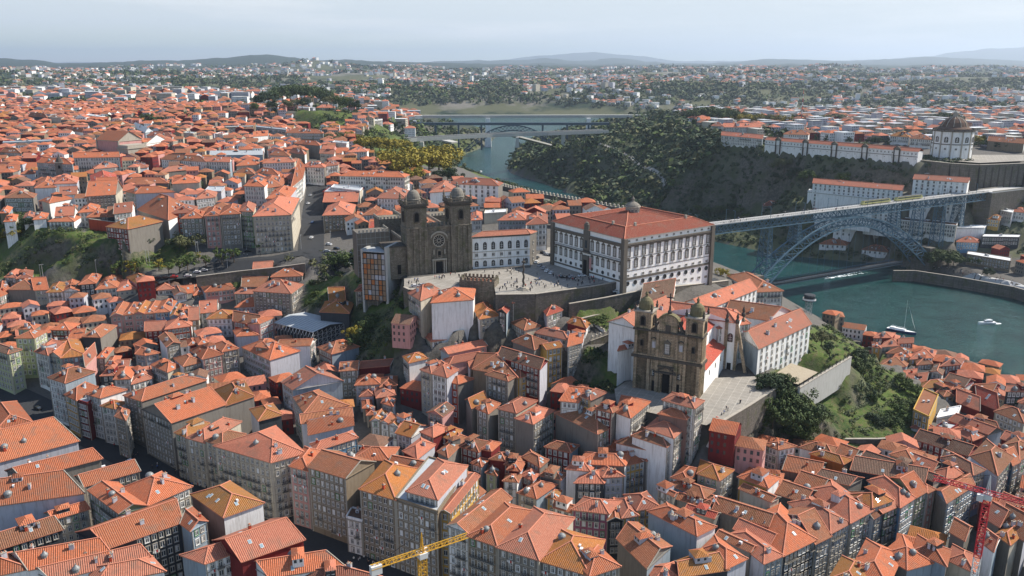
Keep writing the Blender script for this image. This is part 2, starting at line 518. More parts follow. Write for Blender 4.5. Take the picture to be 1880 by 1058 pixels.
M 1160 832 1480 850 1220 785 l 96 h w 2 f
M 1460 847 1650 852 1520 800 l 96 x w 1 f
M 205 520 340 532 355 505 r 107 h k 2 -
M 345 530 440 542 545 512 r 107 f c 3 -
M 620 516 735 532 845 502 r 107 f w 7 fr
M 20 717 385 702 60 665 l 98 f t 4 f
M 945 592 1045 642 1175 620 r 101 h l 4 -
M 1050 722 1215 700 1150 680 l 98 y w 0 -
M 1055 662 1240 672 1120 635 l 100 h w 1 f
M 1320 645 1390 652 1460 622 r 104 f c 4 fr
M 1545 652 1600 657 1670 642 r 103 f w 0 fr
M 1615 607 1820 600 1640 590 l 103 f o 4 f
M 1510 802 1890 800 1560 758 l 93 x t 4 -
M 1428 882 1597 866 1445 845 l 92 f p 4 -
M 1150 927 1380 905 1200 880 l 90 h g 1 -
M 930 902 1060 890 950 868 l 90 h l 1 -
M 900 1000 1210 1005 930 960 l 86 h g 0 -
M 1240 1002 1430 1000 1260 982 l 86 x w 0 -
M 380 1012 550 1002 420 975 l 88 h w 0 -
M 480 912 560 905 480 880 l 92 x w 0 f
M 1395 470 1600 482 1400 455 l 112 f g 1 f
M 1440 437 1560 430 1450 415 l 113 h w 1 f
M 620 497 792 482 640 460 l 108 x w 0 f
M 0 780 150 790 20 740 l 95 h g 2 f
M 150 780 260 775 160 740 l 94 x g 0 -
M 0 920 140 910 20 880 l 90 x w 0 -
M 150 940 250 935 160 905 l 88 h w 0 -
M 290 640 460 640 300 615 l 99 h w 0 f
M 480 620 600 640 500 600 l 101 x w 0 -
M 1700 880 1860 870 1720 840 l 90 h c 0 -
M 1700 930 1830 940 1720 890 l 87 h g 2 -
M 1660 985 1720 990 1680 960 l 84 h g 0 f
M 1780 1000 1890 1010 1800 960 l 88 h w 1 -
N 48 862 275 852 90 830 l 93 h w 1 f
N 325 887 490 892 380 850 l 92 h w 1 f
N 490 882 590 872 510 850 l 92 h w 1 f
N 215 642 482 647 240 612 l 102 h o 0 f
N -20 670 85 660 10 630 l 101 x w 0 r
N 0 602 215 625 10 585 l 104 f t 4 f
N 550 712 650 722 700 695 r 97 f w 4 f
N 665 782 797 777 700 755 l 93 h w 1 f
N 280 462 380 467 430 432 r 112 f w 4 f
N 435 462 567 462 450 445 l 110 h o 1 f
N 825 560 905 552 840 542 l 98 f w 4 f
N 290 720 460 735 330 690 l 98 h g 0 -
N 100 800 240 810 130 770 l 95 h c 2 -
N 240 780 350 800 270 755 l 96 h g 1 -
N 460 790 560 795 480 770 l 95 x c 1 f
N 0 930 160 945 20 900 l 90 h w 0 f
N 0 1040 200 1030 30 980 l 88 h g 0 f
@beside the twin-belfry church
G 737 120 940 170 1240 10 r 69 y w 1 -
H -30 315 345 137 190 50 -180 205 q 57 x w 1 S
C 1400 950 1800 787 1690 745 1290 880 q 62 x w 1 S
C 1575 965 1880 1012 2050 950 1640 895 q 58 x w 2 -
C 1790 808 1986 800 1590 690 l 60 h w 2 fr
G 1520 168 1750 132 1430 70 l 64 h w 1 f
C 960 895 1190 850 1010 785 l 66 x w 3 -
G 800 330 920 300 830 305 l 60 x w 1 -
@across the river
O 1545 660 1840 687 1570 635 l 95 x w 1 f
O 1555 602 1830 602 1600 568 l 97 x w 1 f
O 1470 592 1560 597 1500 565 l 98 h w 1 f
Q 150 652 330 657 190 622 l 98 h w 2 f
Q 320 640 800 657 330 612 l 94 f c 7 -
Q 918 664 1055 674 960 634 l 99 h w 5 f
Q 1060 682 1215 692 1100 642 l 99 h w 2 f
D 362 25 1010 78 380 5 l 66 x w 1 S
D 325 88 800 138 340 70 l 57 f w 4 -
Q 1085 975 1475 1000 1110 958 l 76 x w 1 S
D 515 325 745 345 530 300 l 28 x w 1 S
D 415 362 810 402 420 335 l 20 x w 3 S
D 410 462 600 472 470 430 l 11.5 h w 2 S
D 715 502 905 522 760 480 l 9.5 h w 3 S
D 800 238 975 228 820 215 l 42 f w 4 f
D 965 292 1395 335 980 270 l 40 f w 3 f
D 1100 407 1210 407 1130 380 l 20 h p 1 f
D 1700 222 1795 242 1810 218 r 48 f w 7 f
D 1800 228 1890 238 1820 210 l 48 h w 1 f
D 1615 282 1705 292 1630 268 l 42 x y 5 f
D 1395 447 1552 452 1420 410 l 26 h b 1 f
D 1575 415 1845 420 1600 385 l 30 f k 7 f
D 1470 540 1785 592 1480 510 l 18 f o 7 f
D 1395 350 1590 352 1420 330 l 36 f w 7 -
D 0 190 115 180 20 160 l 32 h o 1 f
Q 1620 700 1880 720 1640 680 l 97 x o 2 -
Q 1380 590 1500 600 1400 570 l 98 x g 2 -
'''
# ---------------------------------------------------------------- materials
def mat(name,col,rough=.85,spec=.2,metal=0):
    m=bpy.data.materials.new(name); m.use_nodes=True; b=m.node_tree.nodes['Principled BSDF']
    b.inputs['Base Color'].default_value=(*col,1); b.inputs['Roughness'].default_value=rough
    b.inputs['Specular IOR Level'].default_value=spec; b.inputs['Metallic'].default_value=metal
    MATS[name]=m; return m,m.node_tree,b
def nd(t,k,**kw):
    n=t.nodes.new(k)
    for a,b in kw.items(): setattr(n,a,b)
    return n
def ramp(t,src,stops):
    r=nd(t,'ShaderNodeValToRGB'); e=r.color_ramp.elements
    while len(e)<len(stops): e.new(.5)
    for k,(p,c) in enumerate(stops): e[k].position=p; e[k].color=(*c,1) if len(c)==3 else c
    t.links.new(src,r.inputs[0]); return r.outputs[0]
def noise_tex(t,scale,detail=4,rough=.6,vec=None,dist=0):
    n=nd(t,'ShaderNodeTexNoise'); n.inputs['Scale'].default_value=scale; n.inputs['Detail'].default_value=detail; n.inputs['Roughness'].default_value=rough
    n.inputs['Distortion'].default_value=dist
    if vec is not None: t.links.new(vec,n.inputs['Vector'])
    return n.outputs[0]
def mixc(t,fac,a,b,mode='MIX'):
    n=nd(t,'ShaderNodeMixRGB',blend_type=mode)
    for i,x in enumerate((fac,a,b)):
        if isinstance(x,(int,float)): n.inputs[i].default_value=x
        elif isinstance(x,tuple): n.inputs[i].default_value=(*x,1)
        else: t.links.new(x,n.inputs[i])
    return n.outputs[0]
def geo(t): return nd(t,'ShaderNodeNewGeometry').outputs['Position']
def scaled(t,vec,s):
    m=nd(t,'ShaderNodeMapping'); m.inputs['Scale'].default_value=s; t.links.new(vec,m.inputs[0]); return m.outputs[0]
def bump(t,b,h,dist,strength=.6):
    n=nd(t,'ShaderNodeBump'); n.inputs['Distance'].default_value=dist; n.inputs['Strength'].default_value=strength
    t.links.new(h,n.inputs['Height']); t.links.new(n.outputs[0],b.inputs['Normal'])
def wallmat(name,col,dirt=.35,rough=.9,blotch=.25):
    m,t,b=mat(name,col,rough,.15); p=geo(t)
    n1=noise_tex(t,.35,5,.65,p); n2=noise_tex(t,1.0,4,.7,scaled(t,p,(1.2,1.2,.12)))
    d=tuple(c*(1-dirt) *k for c,k in zip(col,(1,.95,.88)))
    c=mixc(t,ramp(t,n1,[(.35,(0,0,0)),(.75,(blotch*2,)*3)]),col,tuple(c*.8 for c in col))
    c=mixc(t,ramp(t,n2,[(.48,(0,0,0)),(.8,(1,1,1))]),c,d)
    t.links.new(c,b.inputs['Base Color']); return m
WC={'w':('white_plaster',(.78,.78,.77)),'c':('cream_plaster',(.48,.44,.36)),'g':('grey_stone',(.20,.185,.165)),'k':('slate_cladding',(.05,.055,.062)),
 'y':('yellow_plaster',(.55,.34,.09)),'p':('pink_plaster',(.50,.27,.25)),'r':('dark_red_plaster',(.17,.025,.025)),'b':('blue_tile',(.17,.32,.47)),
 'G':('green_plaster',(.20,.29,.17)),'o':('ochre_stone',(.22,.175,.125)),'l':('pale_grey_plaster',(.46,.47,.52)),'m':('mauve_plaster',(.33,.12,.19)),
 'R':('brick_red_plaster',(.42,.07,.035)),'O':('orange_plaster',(.55,.16,.04)),'n':('brown_cladding',(.22,.14,.12)),'v':('pale_green_plaster',(.42,.46,.28)),
 't':('weathered_blue_grey_plaster',(.27,.33,.38))}  # last entry is a plain blue grey wall tone
for k,(n,c) in WC.items(): wallmat(n,c,.45 if k in 'wcl' else .4)
def roofmat(name,c1,c2,moss,mossc=(.16,.09,.035)):
    m,t,b=mat(name,c1,.88,.12); p=geo(t)
    uv=nd(t,'ShaderNodeUVMap').outputs[0]
    big=noise_tex(t,.09,5,.65,p); fine=noise_tex(t,1.3,5,.7,p)
    c=mixc(t,ramp(t,fine,[(.3,(0,0,0)),(.7,(1,1,1))]),c1,c2)
    mo=nd(t,'ShaderNodeMath',operation='ADD'); t.links.new(big,mo.inputs[0]); mo.inputs[1].default_value=0
    f2=noise_tex(t,.5,6,.75,scaled(t,uv,(1,.35,1)))
    mu=nd(t,'ShaderNodeMath',operation='MULTIPLY'); t.links.new(mo.outputs[0],mu.inputs[0]); t.links.new(f2,mu.inputs[1])
    c=mixc(t,ramp(t,mu.outputs[0],[(.42-moss*.26,(0,0,0)),(.62-moss*.26,(.9,.9,.9))]),c,mossc)
    w1=nd(t,'ShaderNodeTexWave',wave_type='BANDS',bands_direction='X'); w1.inputs['Scale'].default_value=.55; w1.inputs['Distortion'].default_value=.35; w1.inputs['Detail Scale'].default_value=.4
    t.links.new(uv,w1.inputs[0])
    w2=nd(t,'ShaderNodeTexWave',wave_type='BANDS',bands_direction='Y'); w2.inputs['Scale'].default_value=.8; t.links.new(uv,w2.inputs[0])
    c=mixc(t,ramp(t,w1.outputs[1],[(.0,(.42,.42,.42)),(.45,(0,0,0))]),c,mixc(t,1.0,c,(.5,.42,.40),'MULTIPLY'))
    pt=noise_tex(t,9,2,.5,scaled(t,uv,(.25,.3,.3)))
    c=mixc(t,ramp(t,pt,[(.55,(0,0,0)),(.68,(.45,.45,.45))]),c,(.62,.33,.22))
    oi=nd(t,'ShaderNodeObjectInfo').outputs['Random']
    c=mixc(t,1.0,c,ramp(t,oi,[(0,(.46,.50,.55)),(.28,(.85,.87,.88)),(.55,(1.06,1.03,1.02)),(.8,(.66,.76,.82)),(1,(.92,1.0,1.02))]),'MULTIPLY')
    gr=noise_tex(t,.22,6,.7,p,.6); c=mixc(t,ramp(t,gr,[(.50,(0,0,0)),(.70,(.6,.6,.6))]),c,(.17,.13,.10))
    t.links.new(c,b.inputs['Base Color'])
    h=mixc(t,.25,w1.outputs[1],w2.outputs[1]); bump(t,b,h,.22,.9)
    return m
roofmat('roof_tile_orange',(.54,.175,.085),(.41,.125,.062),.42)
roofmat('roof_tile_salmon',(.55,.205,.13),(.42,.145,.09),.32)
roofmat('roof_tile_tan',(.38,.155,.08),(.26,.105,.06),.6)
roofmat('roof_tile_brown',(.22,.125,.085),(.16,.09,.065),.6,(.09,.065,.045))
roofmat('roof_tile_ochre',(.46,.185,.055),(.36,.14,.045),.72,(.25,.14,.04))
roofmat('roof_tile_red',(.46,.09,.06),(.38,.08,.055),.2)
RC=['roof_tile_orange','roof_tile_salmon','roof_tile_tan','roof_tile_brown','grey_metal_roof','roof_tile_ochre','roof_tile_red','white_membrane']
wallmat('ridge_tile',(.55,.22,.14),.3); wallmat('grey_metal_roof',(.40,.43,.45),.3,.5); wallmat('white_membrane',(.62,.64,.66),.35)
wallmat('light_stone',(.36,.33,.28),.4); wallmat('dark_stone',(.085,.075,.065),.45); wallmat('cathedral_stone',(.135,.115,.092),.55,.95,.6)
wallmat('church_stone',(.22,.17,.115),.55,.95,.5); wallmat('moss_stone',(.17,.15,.085),.5); wallmat('wall_stone',(.20,.185,.16),.5); wallmat('concrete',(.42,.42,.40),.3)
wallmat('bright_white_plaster',(.86,.86,.85),.16); wallmat('terracotta_pot',(.45,.2,.12),.3)
mat('window_glass',(.035,.045,.055),.12,.6); mat('window_frame_white',(.62,.62,.60),.6); mat('iron',(.025,.025,.028),.6)
mat('skylight_glass',(.22,.30,.34),.1,.8); mat('dark_opening',(.012,.012,.013),.9); mat('door_wood',(.10,.055,.03),.7)
mat('zinc',(.20,.21,.21),.55,.3,.2); mat('bridge_steel',(.085,.15,.20),.55,.3); mat('bridge_steel_dark',(.05,.08,.11),.6); mat('deck_paving',(.42,.42,.41),.9)
mat('crane_yellow',(.55,.30,.03),.5,.4); mat('crane_red',(.45,.02,.03),.5,.4); mat('crane_white',(.6,.6,.58),.5,.4)
mat('boat_white',(.8,.8,.8),.3,.5); mat('boat_blue',(.02,.05,.16),.3,.5); mat('sail_cloth',(.78,.78,.75),.8); mat('foam',(.75,.8,.82),.7)
mat('car_white',(.7,.7,.7),.25,.6); mat('car_silver',(.35,.36,.38),.25,.6); mat('car_black',(.02,.02,.022),.25,.6); mat('car_red',(.4,.02,.02),.25,.6); mat('car_blue',(.04,.08,.2),.25,.6)
mat('tyre',(.02,.02,.02),.9); mat('cloth_dark',(.03,.03,.04),.9); mat('cloth_light',(.55,.53,.5),.9); mat('cloth_red',(.4,.04,.04),.9); mat('cloth_blue',(.06,.12,.3),.9); mat('skin',(.5,.3,.2),.7)
mat('scaffold_steel',(.3,.31,.32),.5); mat('orange_glass',(.36,.13,.04),.15,.7); mat('amber_glass',(.24,.17,.11),.2,.6); mat('grey_glass',(.25,.25,.24),.15,.7)
mat('lamp_metal',(.35,.36,.36),.5); mat('tram_body',(.42,.40,.16),.3,.5); mat('tram_roof',(.12,.12,.13),.6); mat('ac_white',(.7,.7,.7),.6); mat('green_shutter',(.07,.2,.08),.7)
wallmat('asphalt',(.04,.042,.045),.3); wallmat('plaza_stone_old',(.31,.295,.265),.25); wallmat('path_gravel',(.36,.31,.23),.3)
def leafmat(name,c,c2):
    m,t,b=mat(name,c,.75,.2); oi=nd(t,'ShaderNodeObjectInfo').outputs['Random']
    n=noise_tex(t,.45,3,.6,geo(t)); c1=mixc(t,ramp(t,n,[(.35,(0,0,0)),(.65,(1,1,1))]),c,c2)
    c1=mixc(t,oi,c1,tuple(x*.72 for x in c2)); t.links.new(c1,b.inputs['Base Color']); return m
leafmat('leaf_green',(.045,.075,.02),(.09,.125,.03)); leafmat('leaf_dark',(.018,.036,.016),(.045,.07,.03)); leafmat('leaf_yellow',(.12,.12,.02),(.30,.24,.03)); leafmat('leaf_olive',(.07,.085,.035),(.12,.12,.05))
leafmat('leaf_deep',(.03,.052,.018),(.07,.10,.03))
leafmat('leaf_pale',(.10,.13,.07),(.16,.18,.10))
mat('bark',(.09,.065,.045),.9)
def groundmat():
    m,t,b=mat('ground',(.2,.2,.2),.95,.1); p=geo(t)
    at=nd(t,'ShaderNodeAttribute',attribute_name='zone').outputs['Color']
    sep=nd(t,'ShaderNodeSeparateColor'); t.links.new(at,sep.inputs[0])
    n1=noise_tex(t,.05,8,.65,p); n2=noise_tex(t,.4,6,.7,p); n3=noise_tex(t,.004,6,.6,p)
    urb=mixc(t,n2,(.055,.053,.05),(.16,.15,.135))
    veg=mixc(t,ramp(t,n1,[(.35,(0,0,0)),(.6,(1,1,1))]),(.035,.06,.02),(.085,.13,.028)); veg=mixc(t,ramp(t,n2,[(.45,(0,0,0)),(.7,(1,1,1))]),veg,(.12,.10,.055))
    rock=mixc(t,ramp(t,n2,[(.3,(0,0,0)),(.7,(1,1,1))]),(.04,.038,.03),(.16,.145,.115)); rock=mixc(t,ramp(t,n1,[(.5,(0,0,0)),(.62,(1,1,1))]),rock,(.06,.07,.03))  # rock tones lowered to carry the shade of the slope across the river
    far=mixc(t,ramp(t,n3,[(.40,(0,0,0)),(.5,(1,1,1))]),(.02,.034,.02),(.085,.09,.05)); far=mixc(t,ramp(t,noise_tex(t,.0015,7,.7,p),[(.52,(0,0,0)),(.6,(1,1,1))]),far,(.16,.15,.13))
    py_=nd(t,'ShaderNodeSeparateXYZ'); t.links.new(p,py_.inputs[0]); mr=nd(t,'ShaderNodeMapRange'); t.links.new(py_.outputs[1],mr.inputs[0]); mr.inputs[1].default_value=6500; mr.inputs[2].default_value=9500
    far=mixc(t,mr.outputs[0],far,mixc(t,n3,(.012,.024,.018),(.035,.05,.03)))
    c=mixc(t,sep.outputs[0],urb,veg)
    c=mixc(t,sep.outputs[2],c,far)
    g=nd(t,'ShaderNodeNewGeometry').outputs['Normal']; s=nd(t,'ShaderNodeSeparateXYZ'); t.links.new(g,s.inputs[0])
    st=ramp(t,s.outputs[2],[(.55,(1,1,1)),(.82,(0,0,0))])
    st2=nd(t,'ShaderNodeMath',operation='MULTIPLY'); t.links.new(st,st2.inputs[0]); t.links.new(sep.outputs[1],st2.inputs[1])
    c=mixc(t,st2.outputs[0],c,rock)
    t.links.new(c,b.inputs['Base Color']); bump(t,b,n2,1.0,.7)
groundmat()
def watermat():
    m,t,b=mat('river_water',(.018,.055,.058),.12,.32); p=geo(t)
    b.inputs['IOR'].default_value=1.33
    n1=noise_tex(t,.55,6,.62,scaled(t,p,(1,1.4,1)),.4); n2=noise_tex(t,.06,5,.6,p,.8)
    mm=nd(t,'ShaderNodeMath',operation='MULTIPLY_ADD'); t.links.new(n2,mm.inputs[0]); mm.inputs[1].default_value=1.2; t.links.new(n1,mm.inputs[2])
    bump(t,b,mm.outputs[0],1.3,.8)
    c=mixc(t,ramp(t,n2,[(.35,(0,0,0)),(.65,(1,1,1))]),(.004,.033,.033),(.011,.058,.056))
    t.links.new(c,b.inputs['Base Color'])
watermat()
def hillmat():
    m,t,b=mat('hill_wood',(.03,.05,.03),.95); p=geo(t); n=noise_tex(t,.002,7,.65,p)
    t.links.new(mixc(t,ramp(t,n,[(.4,(0,0,0)),(.6,(1,1,1))]),(.03,.05,.03),(.09,.10,.06)),b.inputs['Base Color'])
hillmat()

def paving():
    m,t,b=mat('plaza_stone',(.3,.3,.3),.9,.15); p=geo(t)
    br=nd(t,'ShaderNodeTexBrick'); br.inputs['Scale'].default_value=.28; br.inputs['Mortar Size'].default_value=.035; br.inputs['Brick Width'].default_value=1.0; br.inputs['Row Height'].default_value=.9; br.offset=0
    mp=nd(t,'ShaderNodeMapping'); mp.inputs['Rotation'].default_value=(0,0,.45); t.links.new(p,mp.inputs[0]); t.links.new(mp.outputs[0],br.inputs[0])
    br.inputs['Color1'].default_value=(.27,.25,.22,1); br.inputs['Color2'].default_value=(.235,.22,.195,1); br.inputs['Mortar'].default_value=(.36,.34,.30,1)
    n=noise_tex(t,.12,6,.65,p,.5); c=mixc(t,ramp(t,n,[(.42,(0,0,0)),(.7,(.7,.7,.7))]),br.outputs[0],(.19,.175,.15)); n2=noise_tex(t,1.5,4,.6,p); c=mixc(t,ramp(t,n2,[(.5,(0,0,0)),(.75,(.4,.4,.4))]),c,(.42,.40,.35))
    t.links.new(c,b.inputs['Base Color'])
paving()
def stonewall(name='wall_stone',c1=(.17,.155,.135),c2=(.11,.10,.09),mo=(.09,.08,.07)):
    m,t,b=mat(name,c1,.95,.1); p=geo(t); s=nd(t,'ShaderNodeSeparateXYZ'); t.links.new(p,s.inputs[0]); a=nd(t,'ShaderNodeMath',operation='ADD'); t.links.new(s.outputs[0],a.inputs[0]); t.links.new(s.outputs[1],a.inputs[1])
    cb=nd(t,'ShaderNodeCombineXYZ'); t.links.new(a.outputs[0],cb.inputs[0]); t.links.new(s.outputs[2],cb.inputs[1])
    br=nd(t,'ShaderNodeTexBrick'); br.inputs['Scale'].default_value=1; br.inputs['Brick Width'].default_value=1.5; br.inputs['Row Height'].default_value=.65; br.inputs['Mortar Size'].default_value=.05; t.links.new(cb.outputs[0],br.inputs[0])
    br.inputs['Color1'].default_value=(*c1,1); br.inputs['Color2'].default_value=(*c2,1); br.inputs['Mortar'].default_value=(*mo,1)
    n=noise_tex(t,.8,6,.75,scaled(t,p,(1,1,.16)),.3); c=mixc(t,ramp(t,n,[(.45,(0,0,0)),(.72,(.85,.85,.85))]),br.outputs[0],(.07,.068,.055)); n3=noise_tex(t,.15,5,.7,p); c=mixc(t,ramp(t,n3,[(.52,(0,0,0)),(.66,(.8,.8,.8))]),c,(.085,.09,.045))
    t.links.new(c,b.inputs['Base Color']); bump(t,b,br.outputs[1],.15,-.5)
stonewall(); stonewall('cathedral_stone',(.25,.215,.17),(.16,.135,.105),(.08,.07,.06)); stonewall('church_stone',(.43,.335,.235),(.31,.24,.165),(.16,.125,.09))

wallmat('dome_stone',(.20,.185,.16),.5)
wallmat('frame_stone',(.15,.135,.115),.4)
# ---------------------------------------------------------------- terrain
CPX="""-60 1100 18,300 1100 17,700 1075 16,1000 1100 14,1300 1100 12,1600 1100 9,1950 1100 8,60 740 23,190 810 21,330 880 19.5,510 960 18,667 1020 17
-60 700 25,0 640 30,250 640 32,330 700 30,440 780 24,640 830 22,560 700 28,640 700 30,740 720 33,660 640 38,560 620 38,420 600 38,200 600 38,0 560 42,0 515 50,200 515 52,330 505 56
860 600 50,800 650 42,900 690 38,860 760 28,800 820 22,950 800 27,1000 760 32,960 660 45,1030 600 52,1110 615 55,1075 640 54,1100 712 40,1060 720 36,1120 680 46,900 560 60,960 550 62,1000 580 58
1198 900 14,1250 850 20,1290 820 26,1161 711 45,1283 733 45,1130 730 45,1230 760 45,1380 720 45,1415 708 45,1315 772 44,1340 765 40,1330 800 30,1200 1000 12,1000 950 15,900 900 18,1100 880 18
1400 900 12,1500 860 14,1600 850 13,1700 830 12,1880 800 8,1880 900 8,1500 1000 9,1700 980 8,1380 800 24,1450 830 18,1560 815 18,1680 795 16,1700 740 18,1650 700 22,1600 660 24,1580 640 22,1500 720 30,1480 742 30,1550 690 30,1560 760 24,1620 740 22,1400 745 34
1410 690 44,1462 700 44,1547 652 44,1490 605 44,1440 640 44,1180 590 50,1140 560 58,1300 620 48,1380 560 48,1430 580 46,1485 603 42,1500 590 30,1560 620 14
985 562 66,1060 551 67,1120 541 67.8,1185 528 69,1147 519 71,1225 519 67.5,1260 521 66,1303 516 64,1336 513 61,1400 540 52,1360 500 50,1060 585 60,1150 562 60,1130 600 55
745 510 72,864 500 72,975 490 72,1010 470 72,1147 513 72,981 537 72,925 538 72,760 527 72,842 529 72,870 440 73,1000 430 73,1150 420 72
735 545 62,755 590 60,850 594 60,905 590 61,940 575 63,700 560 48,650 540 50,600 525 55,560 520 58,300 505 60,400 480 62,500 475 64,560 460 66,600 470 67,650 490 68,700 500 69,540 440 66,575 400 70,575 370 73,580 345 76
190 440 74.5,225 444 74,262 438 73,295 420 74,300 400 75,0 500 52,100 500 53,200 500 55,280 495 58,0 400 76,40 410 77,110 425 77,160 440 74,230 470 66,280 475 61,0 370 76,150 370 77,250 440 70,300 420 68,350 470 63,420 460 64,300 380 74,400 350 77,480 380 74
0 300 85,300 300 86,500 300 85,650 340 83,750 340 80,850 335 79,920 350 76,960 372 74,1050 385 70,1160 392 62,0 240 92,300 240 95,500 230 95,650 240 92,740 255 76,740 290 82,800 305 74,-300 300 85,-300 200 98,-300 400 75,-300 520 50,-300 700 25,-300 1000 18
0 200 98,300 200 98,470 206 110,520 204 113,570 203 115,620 204 113,662 208 106,700 215 72,0 182 100,300 182 98,600 182 95,760 232 62
950 300 30,1000 290 45,1040 268 52,1100 262 62,1200 240 78,1250 228 84,1310 240 88,1400 262 88,1500 270 88,1690 289 88,1798 299 86,1880 290 86,1300 300 60,1400 330 40,1240 330 45,1150 330 25,1050 330 18,1000 335 8,1250 380 15,1350 400 12,1450 350 50,1480 375 45,1500 400 28,1650 372 50,1690 345 62,1740 350 62,1810 352 64,1880 345 65,1950 345 65,1540 440 16,1600 455 12,1700 440 30,1750 420 32,1850 400 38,1880 430 28,1700 475 10,1780 495 10,1860 518 10,1900 480 14
1300 232 86,1500 240 82,1700 235 84,1880 250 84,1200 210 62,1300 205 68,1500 205 62,1700 205 64,1900 205 66,2100 300 80,2100 450 25"""
NEARB=[(420,370),(330,420),(288,447),(264,469),(233,518),(210,577),(185,635),(140,740),(60,960),(-30,1150),(-98,1324),(-112,1500),(-110,1633),(-60,1850),(-40,2100),(-150,2350),(-320,2450),(-700,2600)]
FARB=[(620,440),(480,560),(396,642),(375,700),(355,749),(257,790),(209,856),(150,1000),(60,1250),(0,1400),(-9,1462),(0,1600),(10,1787),(60,2000),(150,2250),(300,2380),(600,2480),(900,2600)]
UPB=[(-800,2950),(-250,3080),(100,3080),(400,2950),(900,2800)]
def densify(l,st):
    o=[]
    for a,b in zip(l,l[1:]):
        n=max(1,int(math.hypot(b[0]-a[0],b[1]-a[1])/st))
        for i in range(n): o.append(tuple(a[k]+(b[k]-a[k])*i/n for k in range(len(a))))
    return o+[l[-1]]
def offset_line(l,d):
    o=[]
    for i,p in enumerate(l):
        a=l[max(0,i-1)];b=l[min(len(l)-1,i+1)];t=Vector((b[0]-a[0],b[1]-a[1])).normalized()
        o.append((p[0]-t.y*d,p[1]+t.x*d))
    return o
def inside(p,poly):
    c=False;n=len(poly);x,y=p[0],p[1]
    for i in range(n):
        a,b=poly[i],poly[i-1]
        if (a[1]>y)!=(b[1]>y) and x<(b[0]-a[0])*(y-a[1])/(b[1]-a[1])+a[0]: c=not c
    return c
RIVER=NEARB+UPB+FARB[::-1]
ctrl=[]
for e in CPX.replace('\n',',').split(','):
    a=e.split(); p=P(float(a[0]),float(a[1]),float(a[2]))
    if not inside(p,RIVER): ctrl.append((p.x,p.y,p.z))
gaia=HOUSE_TXT[HOUSE_TXT.index('@across the river'):].strip().split('\n')[1:]; gp=[]
for ln in gaia:      # the ground stands a few storeys below the eaves of the houses over there
    a=ln.split(); k=next(i for i,x in enumerate(a[1:],1) if x in'rlq'); ze=float(a[k+1]); h_=13 if 'f w' in ln and ze>38 else 9.5 if ze>14 else 5.5
    if ze>90: h_=10
    p0,p1=PC(a[0],float(a[1]),float(a[2]),ze),PC(a[0],float(a[3]),float(a[4]),ze)
    for t_ in(0,.5,1): q_=p0.lerp(p1,t_); gp.append((q_.x,q_.y,ze-h_)); gp.append((q_.x,q_.y+11,ze-h_+2))
pa,pb=P(1405,257,96),P(1686,279,96)
for i in range(9): q_=pa.lerp(pb,i/8); gp.append((q_.x,q_.y-3,85)); gp.append((q_.x,q_.y+14,87))
ctrl=[c for c in ctrl if all((c[0]-g[0])**2+(c[1]-g[1])**2>324 for g in gp)]+[g for g in gp if not inside(g,RIVER)]
for line,sg in((NEARB,-1),(FARB,1),(UPB,-1)):
    d=densify(line,22)
    o=offset_line(d,sg*5)   # river side
    o2=offset_line(d,-sg*(26 if line is not UPB else 60))
    for i,p in enumerate(d):
        zb=4.5 if (line is NEARB and p[1]<600) else (8.5 if line is FARB and p[1]<745 else 1.2)
        ctrl.append((p[0],p[1],zb))
        ctrl.append((o[i][0],o[i][1],-4))
        if line is NEARB and 760<p[1]<1300: ctrl.append((o2[i][0],o2[i][1],34))
        if line is NEARB and 640<p[1]<=760: ctrl.append((o2[i][0],o2[i][1],22))
        if line is NEARB and 1300<=p[1]<2200: ctrl.append((o2[i][0],o2[i][1],22))
        if line is FARB and 745<p[1]<1300: ctrl.append((o2[i][0],o2[i][1],10))
for p in densify([(250,600),(300,640),(250,760),(100,1050),(-20,1280),(-60,1500),(-50,1800),(20,2150),(0,2600),(-400,2750)],40): ctrl.append((p[0],p[1],-6))
for p in densify([(330,500),(400,500),(250,600)],40): ctrl.append((p[0],p[1],-6))
for p in densify([(300,2650),(700,2650)],60): ctrl.append((p[0],p[1],-6))
for x,y,z in((-1500,2600,95),(-900,2300,95),(-400,2150,85),(-1500,1500,90),(-1200,900,80),(-900,400,30),(-700,100,18),(700,100,8),(900,300,8),(0,60,14),(1200,900,80),(1500,1800,80),(900,1900,66),(500,2000,60),(250,2000,50),(1600,2500,70),(-1600,3600,70),(-600,3500,50),(0,3500,45),(700,3400,50),(1600,3300,60),(1000,600,30),(-2500,1000,60),(2500,1000,60),(-2800,3600,70),(2800,3600,60),(2500,60,10),(-2500,60,20)):
    ctrl.append((x,y,z))
seen=set();cc=[]
for c in ctrl:
    k=(round(c[0]/2),round(c[1]/2))
    if k not in seen: seen.add(k);cc.append(c)
r_=delaunay_2d_cdt([Vector(c[:2]) for c in cc],[],[],0,.01)
TV=[]
for i,v in enumerate(r_[0]): TV.append((v.x,v.y,cc[r_[3][i][0]][2]))
TB=BVHTree.FromPolygons([Vector(v) for v in TV],r_[2])
RID=[(13000,2600,[(-400,112),(0,107),(60,110),(110,116),(150,116),(220,114),(260,111),(330,111),(400,107),(470,101),(500,101),(540,106),(570,111),(640,110),(700,113),(800,115),(900,118),(1000,122),(1200,128),(1900,132),(2300,130)]),
     (23000,3200,[(-400,120),(500,120),(700,115),(760,116),(820,112),(900,111),(960,110),(1000,107),(1060,112),(1130,107),(1200,113),(1250,120),(1330,115),(1420,108),(1480,110),(1560,112),(1650,108),(1700,104),(1760,107),(1900,112),(2300,110)]),
     (36000,3600,[(-400,120),(850,118),(900,112),(1000,102),(1080,96),(1150,101),(1250,112),(1500,112),(1600,110),(1700,104),(1750,96),(1820,89),(1900,86),(2300,90)])]
